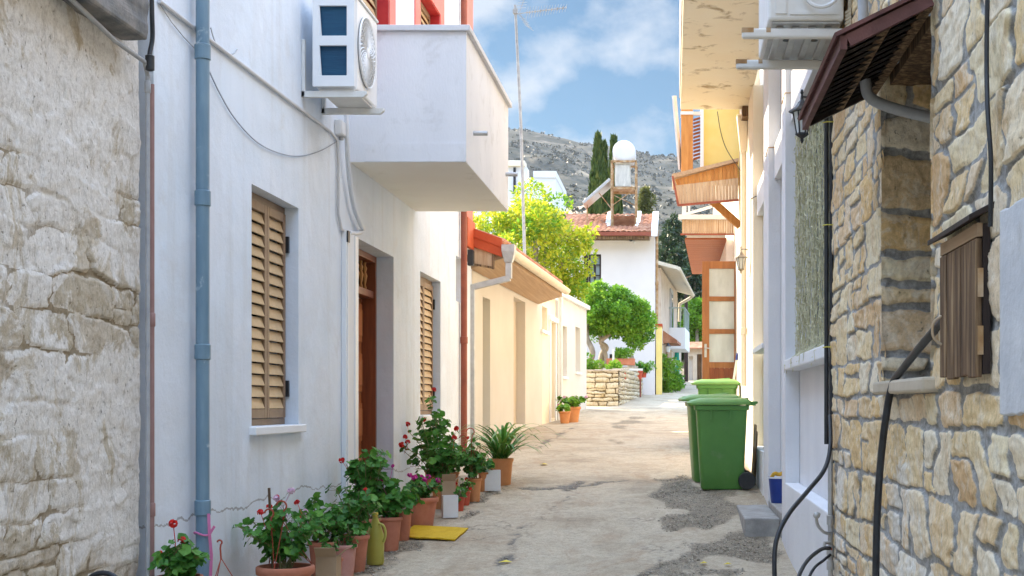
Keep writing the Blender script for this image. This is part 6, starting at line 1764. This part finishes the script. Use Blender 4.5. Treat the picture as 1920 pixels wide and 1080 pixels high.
def bucket():
    c = Vector((1.075, 13.55, gzf(13.5) + .121))
    t = thing('bucket', 'dark blue plastic bucket on the white doorway threshold', 'bucket', c)
    MB().lathe([(.075, 0), (.08, .005), (.105, .25), (.112, .252), (.112, .265), (.10, .265), (.075, .012)], c, 24).build('pail', BLUEPL, t, smooth=True)
    MB().lathe([(.1125, .250), (.1155, .252), (.1155, .262), (.1125, .264)], c, 24).build('rim', WHITEPL, t, smooth=True)
    m = MB(); m.tube(catmull([c + Vector((-.08, -.03, .25)), c + Vector((-.05, -.05, .30)), c + Vector((.0, -.03, .29)), c + Vector((.05, -.02, .31))], 4), [.02] * 13, 8)
    tag(m.build('cleaning_cloth', M('orange_cloth', [(.6, .33, .03), (.7, .42, .06)], 9, .9), smooth=True), 'orange cloth draped over the rim of the blue bucket', 'cloth')
bucket()

# ---------------------------------------------------------------- potted plants along the white house
def pot_mesh(root, r, h, mat, rim=True):
    m = MB(); k = r / .15
    m.lathe([(.001, 0), (r * .66, 0), (r * .68, .006), (r * .80, h * .5), (r * .90, h - .045 * k), (r * .98, h - .042 * k), (r, h - .036 * k), (r * 1.01, h - .02 * k), (r, h - .005 * k), (r * .97, h), (r * .88, h), (r * .86, h - .03 * k), (r * .82, h - .04), (.001, h - .04)], (0, 0, 0), 30)
    o = m.build('pot', mat, root, smooth=True)
    MB().lathe([(.001, h - .028), (r * .86, h - .032), (r * .86, h - .038), (.001, h - .038)], (0, 0, 0), 18).build('soil', SOIL, root)
    return o
def geranium(root, z0, H, R, n, fl, seed, leafr=.03, lean=(0, 0), mat=None, woody=False):
    rr = random.Random(seed); rs = np.random.RandomState(seed)
    mat = mat or L_GER
    stems = MB(); lv = MB(); tips = []
    n = int(n * 2.0); leafr *= 1.24; H *= 1.2; R *= 1.28
    ns = max(5, int(n / 18))
    for i in range(ns):
        a = 2 * math.pi * i / ns + rr.uniform(-.4, .4); q = R * math.sqrt(rr.uniform(.05, 1)); hh = H * rr.uniform(.55, 1) * (1 - .35 * (q / R) ** 2)
        b = Vector((rr.uniform(-.03, .03), rr.uniform(-.03, .03), z0))
        e = Vector((q * math.cos(a) + lean[0] * hh, q * math.sin(a) + lean[1] * hh, z0 + hh))
        mid = b.lerp(e, .5) + Vector((rr.uniform(-.03, .03), rr.uniform(-.03, .03), .04))
        P = catmull([b, mid, e], 6); stems.tube(P, [.0065 - .004 * j / (len(P) - 1) for j in range(len(P))], 5)
        tips.append((P, hh))
    def leaf(c, r, nrm, rnd):
        nrm = nrm.normalized(); a = nrm.orthogonal().normalized(); b = nrm.cross(a); t0 = rr.uniform(0, 6.28)
        vs = [c - nrm * r * .16]; k = 10
        for j in range(k):
            t = t0 + 2 * math.pi * j / k
            q = r * ((1.0 if j % 2 else .86) if j else .40)
            vs.append(c + (a * math.cos(t) + b * math.sin(t)) * q + nrm * r * rr.uniform(-.10, .14))
        lv.add(vs, [(0, j + 1, (j + 1) % k + 1) for j in range(k)], 0, rnd)
    for i in range(n):
        P, hh = tips[rr.randrange(ns)]
        f = rr.uniform(.28, 1.0) if not woody else rr.uniform(.55, 1)
        p = P[min(int(f * (len(P) - 1)), len(P) - 1)]
        d = Vector((rr.gauss(0, 1), rr.gauss(0, 1), rr.gauss(.35, .6))).normalized()
        c = p + d * rr.uniform(.03, .085)
        stems.tube([p, c], .0016, 3, cap=False)
        out = Vector((c.x, c.y, 0))
        leaf(c, leafr * rr.uniform(.55, 1.25), Vector((rr.gauss(0, .5), rr.gauss(0, .5), .75)) + out.normalized() * .5 + d * .35, min(1, max(0, rr.gauss(.45, .25))))
    lo = lv.build('foliage', mat, root, fix=False)
    stems.build('stems', STEM, root)
    for (fm, k, sz) in fl:
        for j in range(k):
            P, hh = tips[rr.randrange(ns)]
            p = P[-1]; c = p + Vector((rr.uniform(-.07, .07), rr.uniform(-.07, .07), rr.uniform(.03, .12)))
            m = MB(); m.tube([p - Vector((0, 0, .02)), c], .002, 4, cap=False, rnd=.5)
            for q in range(15):
                d = Vector((rr.gauss(0, 1), rr.gauss(0, 1), rr.gauss(.3, .8))).normalized()
                s = sz * rr.uniform(.35, .6); o = c + d * sz * rr.uniform(.35, .85); a = d.orthogonal().normalized(); b = d.cross(a)
                m.add([o - d * s * .25, o + a * s, o + (a * .5 + b * .87) * s, o + (-a * .5 + b * .87) * s, o - a * s, o + (-a * .5 - b * .87) * s, o + (a * .5 - b * .87) * s],
                      [(0, 1, 2), (0, 2, 3), (0, 3, 4), (0, 4, 5), (0, 5, 6), (0, 6, 1)], 0, rr.random())
            m.build('flower_head', fm, root, fix=False)
def potted(px, X, r, h, mat, label, plant=None, seed=1, Y=None, group='potted plants along the white house', name='potted_plant', dz=0):
    Y = Y or F * X / (px - VX)
    t = thing(name, label, 'potted plant', (X, Y, gzf(Y) - .008 + dz), group, local=True)
    pot_mesh(t, r, h, mat)
    if plant:
        H, R, n, fl = plant[:4]; kw = plant[4] if len(plant) > 4 else {}
        geranium(t, h - .035, H, R, n, fl, seed, **kw)
    return t
def hook(root, z, r, dx, dy, s=1):
    m = MB(); top = Vector((dx, dy, z + .26 * s))
    for k in range(3):
        a = 2 * math.pi * k / 3 + .4; m.tube([Vector((r * .95 * math.cos(a), r * .95 * math.sin(a), z)), top.lerp(Vector((0, 0, z)), .05)], .0028, 5)
    P = [top]
    for k in range(9):
        a = math.radians(-60 + 235 * k / 8); P.append(top + Vector((.028 * s * math.cos(a) - .012, 0, .075 * s + .028 * s * math.sin(a))))
    m.tube(P, .006, 6); m.build('hanging_hook', REDHOOK, root, smooth=True)
p1 = potted(535, -2.66, .195, .33, TERRA, 'wide terracotta pot with red and pale pink geraniums nearest the tan shutter window', (.42, .25, 150, [(P_RED, 5, .026), (P_PNK, 6, .027)]), 3)
hook(p1, .33, .19, -.06, -.13, 1.1); hook(p1, .33, .19, .02, -.12, 1.25)
MB().tube([(-.10, .05, .25), (-.13, .06, .86)], [.007, .010], 6).build('stick', OLDWOOD, p1)
potted(606, -2.76, .12, .30, TERRA, 'terracotta pot of leafy geranium against white wall behind cardboard box', (.34, .19, 120, [(P_RED, 1, .024)]), 22)
potted(622, -2.55, .085, .26, TERRA, 'small pink rimmed pot with a sparse sprig beside cardboard box', (.16, .06, 14, []), 4)
potted(646, -2.60, .10, .27, M('pinkish_terracotta', [(.50, .22, .17), (.60, .33, .27)], 6, .8, .15, 60), 'faded pink plastic pot crowded between cardboard box and geranium', (.20, .09, 26, []), 5)
potted(664, -2.60, .125, .30, TERRA, 'terracotta pot with bushy leafy geranium in front of trunking', (.42, .19, 130, [(P_RED, 1, .02)]), 6)
potted(690, -2.68, .115, .31, TERRA, 'pot with the tallest woody geranium before the wooden door', (.68, .18, 170, [(P_RED, 1, .03), (P_MAG, 1, .02)], {'leafr': .036}), 7)
potted(730, -2.52, .115, .30, TERRA, 'terracotta pot with dense low geranium right behind the yellow jug', (.30, .17, 110, [(P_MAG, 1, .03)], {'leafr': .034}), 8)
potted(754, -2.50, .095, .28, TERRA, 'narrow terracotta pot next to the yellow doormat', (.22, .13, 60, [(P_RED, 1, .035)]), 9)
potted(790, -2.45, .165, .28, TERRA, 'broad low pot of magenta geraniums beyond the yellow doormat', (.19, .17, 90, [(P_MAG, 7, .032)], {'leafr': .026}), 10)
potted(827, -2.42, .105, .27, TERRA2, 'ribbed pot with tall bushy red geranium against white wall', (.60, .26, 210, [(P_RED, 6, .034)], {'lean': (-.22, 0), 'leafr': .033}), 11)
potted(812, -2.72, .10, .26, TERRA2, 'pot with single tall geranium stem below the far shuttered window', (.86, .12, 60, [(P_RED, 2, .03)], {'woody': True, 'leafr': .036}), 19)
potted(846, -2.42, .09, .30, TERRA2, 'leafy geranium pot standing behind the white carton', (.32, .17, 90, []), 12)
potted(861, -2.21, .062, .15, REDPOT, 'left small red plastic pot with yellow and white flowers', (.10, .06, 24, [(P_YEL, 1, .02), (P_RED, 1, .02)], {'leafr': .02}), 13)
potted(873, -2.20, .055, .15, REDPOT, 'right small red plastic pot with a red bloom', (.10, .05, 18, [(P_RED, 2, .022)], {'leafr': .02}), 14)
p2 = potted(889, -2.15, .085, .25, TERRA2, 'orange pot with upright geranium and red hanging hooks', (.38, .15, 110, [(P_RED, 2, .022)], {'leafr': .028}), 15)
hook(p2, .25, .08, -.10, -.06, 1.3); hook(p2, .25, .08, -.02, -.06, 1.5)
potted(908, -2.15, .075, .22, TERRA2, 'small orange pot with short leafy plant beside white carton', (.16, .09, 50, [], {'leafr': .026}), 16)
potted(1073, -2.19, .19, .34, TERRA2, 'larger terracotta pot of pink flowers by the white cottage corner', (.26, .25, 90, [(P_PNK, 3, .05)], {'leafr': .05, 'mat': L_GRN}), 17, group='pots by the white cottage')
potted(1059, -2.30, .13, .26, TERRA2, 'smaller terracotta pot tucked beside the pink flower pot', (.16, .10, 30, [(P_MAG, 1, .04)], {'leafr': .045, 'mat': L_GRN}), 18, group='pots by the white cottage')
def strap_plant():
    X, Y = -2.04, 15.75
    t = thing('potted_plant', 'pale terracotta pot of long arching strap leaves below grey downpipe', 'potted plant', (X, Y, gzf(Y) - .008), 'potted plants along the white house', local=True)
    m = MB(); m.lathe([(.001, 0), (.115, 0), (.12, .006), (.145, .28), (.155, .282), (.157, .318), (.145, .32), (.132, .30), (.001, .30)], (0, 0, 0), 28); m.build('pot', TERRA2, t, smooth=True)
    rr = random.Random(5); lv = MB()
    for i in range(84):
        a = rr.uniform(0, 6.28); L = rr.uniform(.5, 1.0); up = rr.uniform(.65, 1.4); w = rr.uniform(.020, .036)
        o = Vector((rr.uniform(-.06, .06), rr.uniform(-.06, .06), .29)); d = Vector((math.cos(a), math.sin(a), 0)); s = Vector((-d.y, d.x, 0))
        vs = []; n = 9; p = o.copy(); ang = up
        for k in range(n + 1):
            f = k / n; ww = w * (1 - f ** 3) * (.7 + .6 * min(1, f * 3))
            vs += [p - s * ww / 2 + Vector((0, 0, .004)), p + s * ww / 2 + Vector((0, 0, .004))]
            ang = up - (up + 1.0) * f ** 1.5 * rr.uniform(.85, 1.05)
            p = p + (d * math.cos(ang) + Vector((0, 0, math.sin(ang)))) * L / n
        lv.add(vs, [(2 * k, 2 * k + 1, 2 * k + 3, 2 * k + 2) for k in range(n)], 0, rr.random() ** 1.3)
    lv.build('leaves', L_AGA, t, fix=False, smooth=True)
strap_plant()
# plant in the bottom left corner and things along the wall foot
def corner_plant():
    X = -2.80; Y = F * X / (336 - VX)
    t = thing('potted_plant', 'red geranium in hanging pot below blue grey downpipe', 'potted plant', (X, Y, gzf(Y) - .01), 'potted plants along the white house', local=True)
    pot_mesh(t, .13, .50, TERRA)
    geranium(t, .46, .20, .11, 90, [(P_RED, 1, .026)], 21)
    rr = random.Random(2)
    for (dx, dz) in ((-.015, .40), (.035, .305)):
        m = MB(); c = Vector((dx, -.05, .40 + dz)); m.tube([(0, -.02, .55), c], .0025, 4, cap=False, rnd=.4)
        for q in range(22):
            d = Vector((rr.gauss(0, 1), rr.gauss(0, 1), rr.gauss(.3, .8))).normalized(); s = .014; o = c + d * .022; a = d.orthogonal().normalized(); b = d.cross(a)
            m.add([o, o + a * s, o + b * s, o - a * s, o - b * s], [(0, 1, 2), (0, 2, 3), (0, 3, 4), (0, 4, 1)], 0, rr.random())
        m.build('flower_head', P_RED, t, fix=False)
corner_plant()
def lone_hook():
    X = -2.75; c = onx(413, 1022, X)
    t = thing('hanging_basket', 'empty hanging pot with red hook below white wall crack', 'pot', (X, c.y, gzf(c.y)))
    P = [c + Vector((0, 0, -.02))]
    for k in range(9):
        a = math.radians(-60 + 235 * k / 8); P.append(c + Vector((.014 * math.cos(a) - .004, 0, .016 + .014 * math.sin(a))))
    MB().tube([c + Vector((.005, 0, -.09))] + P, .0055, 6).build('hook', REDHOOK, t, smooth=True)
    m = MB(); b = c + Vector((.01, 0, -.24))
    for k in range(3):
        a = 2 * math.pi * k / 3 + .2; m.tube([c + Vector((.005, 0, -.08)), b + Vector((.09 * math.cos(a), .09 * math.sin(a), 0))], .003, 5)
    m.build('wires', REDHOOK, t)
    MB().lathe([(.06, gzf(c.y) - b.z), (.09, -.02), (.098, -.015), (.098, .005), (.085, .005), (.055, gzf(c.y) - b.z + .02)], b, 20).build('pot', TERRA, t, smooth=True)
lone_hook()
rb = MB(); yb = yx(380, WX + .065) ; s_ = F / yb
pts = [(WX + .118, yb - .045, E - (962 - VY) / s_), (WX + .125, yb - .05, E - (1000 - VY) / s_), (WX + .13, yb - .03, E - (1040 - VY) / s_), (WX + .12, yb - .02, E - (1090 - VY) / s_)]
for a_, b_ in zip(pts, pts[1:]): rb.bar(a_, b_, .004, .018, up=(1, 0, 0))
rb.tube([(WX + .065 + .05 * math.cos(t_), yb + .05 * math.sin(t_), E - (1000 - VY) / s_ + .01 * math.sin(2 * t_)) for t_ in [2 * math.pi * k / 16 for k in range(17)]], .006, 5)
rb.bar((WX + .125, yb - .05, E - (1000 - VY) / s_), (WX + .16, yb - .06, E - (985 - VY) / s_), .004, .016, up=(1, 0, 0))
tag(rb.build('ribbon', PINK), 'pink ribbon knotted round the blue grey downpipe', 'ribbon')
def carton(name, label, X, Y, sx, sy, h, mat, flap=True, rz=0, lean=0):
    t = thing(name, label, 'box', (X, Y, gzf(Y)), rz=math.radians(rz), local=True)
    m = MB(); th = .006
    m.box(-sx, sx, -sy, -sy + th, 0, h).box(-sx, sx, sy - th, sy, 0, h).box(-sx, -sx + th, -sy + th, sy - th, 0, h).box(sx - th, sx, -sy + th, sy - th, 0, h).box(-sx + th, sx - th, -sy + th, sy - th, 0, th)
    m.build('box', mat, t)
    if flap:
        m = MB(); m.hexa([(-sx, -sy, h + .0005), (sx, -sy, h + .0005), (sx, -sy + .004, h + .0005), (-sx, -sy + .004, h + .0005), (-sx, -sy - .05, h + .07), (sx, -sy - .05, h + .07), (sx, -sy - .045, h + .072), (-sx, -sy - .045, h + .072)])
        m.hexa([(sx - .003, -sy, h + .0005), (sx, -sy, h + .0005), (sx, sy, h + .0005), (sx - .003, sy, h + .0005), (sx + .055, -sy, h + .05), (sx + .058, -sy, h + .05), (sx + .058, sy, h + .05), (sx + .055, sy, h + .05)])
        m.build('flap', mat, t)
    return t
carton('cardboard_box', 'open brown cardboard box between the wide pot and small pots', -2.52, 9.75, .075, .07, .30, CARD)
carton('cardboard_box', 'tan cardboard box top showing above the white carton', -2.32, 13.75, .07, .06, .31, CARD, rz=15)
carton('carton', 'white carton standing among small red pots', -2.24, 13.38, .075, .06, .22, WBOX, False, 18)
carton('carton', 'white carton beside the strap leaf plant', -2.06, 15.2, .09, .06, .235, WBOX, False, 12)
def jug():
    X, Y = -2.49, 11.15; c = Vector((X, Y, gzf(Y)))
    t = thing('plastic_jug', 'olive yellow plastic jug with side handle among terracotta pots', 'jug', c)
    m = MB(); m.lathe([(.001, 0), (.062, 0), (.072, .012), (.075, .20), (.070, .255), (.045, .33), (.024, .385), (.022, .40), (.001, .40)], c, 22, sx=1, sy=.75); m.build('bottle', JUG, t, smooth=True)
    m = MB(); m.lathe([(.001, .401), (.024, .401), (.025, .43), (.022, .436), (.001, .436)], c, 16); m.build('cap', M('yellow_cap', [(.5, .36, .05), (.56, .42, .08)], 4, .5), t, smooth=True)
    m = MB(); m.tube(catmull([c + Vector((.035, -.02, .345)), c + Vector((.075, -.03, .325)), c + Vector((.092, -.03, .26)), c + Vector((.075, -.03, .19))], 5), .012, 8); m.build('handle', JUG, t, smooth=True)
jug()
def doormat():
    c = [ong(752, 1009), ong(776, 989), ong(878, 994), ong(853, 1016)]
    m = MB(); n = 24
    vs = []; fs = []
    for i in range(n + 1):
        for j in range(n + 1):
            u, v = i / n, j / n
            p = c[0].lerp(c[3], u).lerp(c[1].lerp(c[2], u), v); p = Vector((p.x, p.y, gzf(p.y) + .006 + .010 * float(fbm(np.array(u * 3), np.array(v * 3), 2)))); vs.append(p)
    k = len(vs); vs += [p + Vector((0, 0, .012)) for p in vs]
    for i in range(n):
        for j in range(n):
            a = i * (n + 1) + j; fs += [(a, a + 1, a + n + 2, a + n + 1), (k + a, k + a + n + 1, k + a + n + 2, k + a + 1)]
    for i in range(n):
        for e0, e1 in ((i, i + 1), ((n) * (n + 1) + i, n * (n + 1) + i + 1), (i * (n + 1), (i + 1) * (n + 1)), (i * (n + 1) + n, (i + 1) * (n + 1) + n)): fs.append((e0, e1, k + e1, k + e0))
    m.add(vs, fs); tag(m.build('doormat', MAT_Y, smooth=False), 'flat mustard yellow doormat lying on the road before the door', 'doormat')
doormat()
for i, (px, py, lab) in enumerate(((1018, 873, 'yellow fallen leaf on the pale road near strap leaf plant'), (945, 1058, 'yellow fallen leaf in the road crack at the bottom'), (1318, 1060, 'small ochre leaf on the grey grit below the step'), (1363, 1062, 'ochre leaf on grit nearest the black hose'))):
    p = ong(px, py); s = .05 if i < 2 else .03; rr = random.Random(i)
    m = MB(); m.add([(p.x - s, p.y, p.z + .016), (p.x, p.y - s * 1.3, p.z + .028), (p.x + s * 1.3, p.y + .02, p.z + .018), (p.x + .01, p.y + s * 1.4, p.z + .03)], [(0, 1, 2), (0, 2, 3)]); tag(m.build('fallen_leaf', YELROAD), lab, 'leaf')
p = onx(190, 1090, -2.9); hs = MB(); hs.tube([(p.x + .10 * math.cos(a), p.y + .02, p.z - .06 + .10 * math.sin(a)) for a in [math.pi * k / 12 for k in range(13)]], .014, 8)
hs.tube([(p.x - .10, p.y + .02, p.z - .06), (p.x - .10, p.y + .02, gzf(p.y))], .014, 8).tube([(p.x + .10, p.y + .02, p.z - .06), (p.x + .10, p.y + .02, gzf(p.y))], .014, 8)
tag(hs.build('hose_loop', RUBBER, smooth=True), 'black hose loop at the foot of the old stone wall', 'hose')
# pots on the garden wall
def wall_pot(px, py, Y, r, h, mat, lab, lm, R, H, seed, long=False):
    c = at(px, py, Y)
    t = thing('potted_plant', lab, 'potted plant', c, 'pots on the dry stone wall', local=True)
    if long:
        MB().box(-r * 1.9, r * 1.9, -r * .7, r * .7, 0, h).build('planter', mat, t, bevel=.02)
    else: pot_mesh(t, r, h, mat)
    rs = np.random.RandomState(seed); cl = crown_clumps(rs, (0, 0, h + H * .5), (R, R * .7, H * .5), 9, .13, .2)
    P, q = cloud(rs, cl, 700, .075, .6, .3); mesh_quads('foliage', P, lm, t, q)
wall_pot(1164, 685, 39.2, .22, .20, TERRA, 'terracotta planter with green plant under the clipped tree', L_GRN, .36, .34, 1, True)
wall_pot(1196, 711, 42.0, .17, .26, REDPOT, 'red pot with drooping green plant on the garden wall end', L_GER, .15, .2, 2)
wall_pot(1206, 708, 42.8, .13, .18, REDPOT, 'small pot with rounded bright plant at the garden wall end', L_GRN, .25, .36, 3)
wall_pot(1148, 712, 37.4, .2, .2, REDPOT, 'red trough with leafy plant behind the white cross frame', L_GRN, .4, .3, 4, True)
wall_pot(1108, 708, 36.2, .14, .12, TERRA2, 'orange flowered plant at the near end of the garden wall', L_GRN, .26, .5, 6)
c = at(1184, 708, 40.5); f_ = MB(); f_.lathe([(.001, 0), (.16, 0), (.14, .06), (.07, .12), (.09, .25), (.13, .36), (.10, .46), (.06, .5), (.09, .58), (.06, .68), (.001, .70)], c, 14)
tag(f_.build('stone_ornament', CONCRETE, smooth=True), 'small grey stone garden ornament on the wall beside red pots', 'ornament')

# ---------------------------------------------------------------- the air: far things fade a little to blue
def haze():
    t = NT('thin_air'); t.N.remove(t.p)
    v = t.n('VolumePrincipled'); v.inputs['Color'].default_value = (.80, .86, .95, 1); v.inputs['Density'].default_value = .00010
    v.inputs['Anisotropy'].default_value = .2
    t.l(v.outputs[0], t.out.inputs['Volume'])
    o = MB().box(-950, 950, -350, 1350, -60, 262).build('haze', t.mat)
    tag(o, 'thin blue haze hanging over the lane and hillside', 'haze', kind='stuff')
haze()
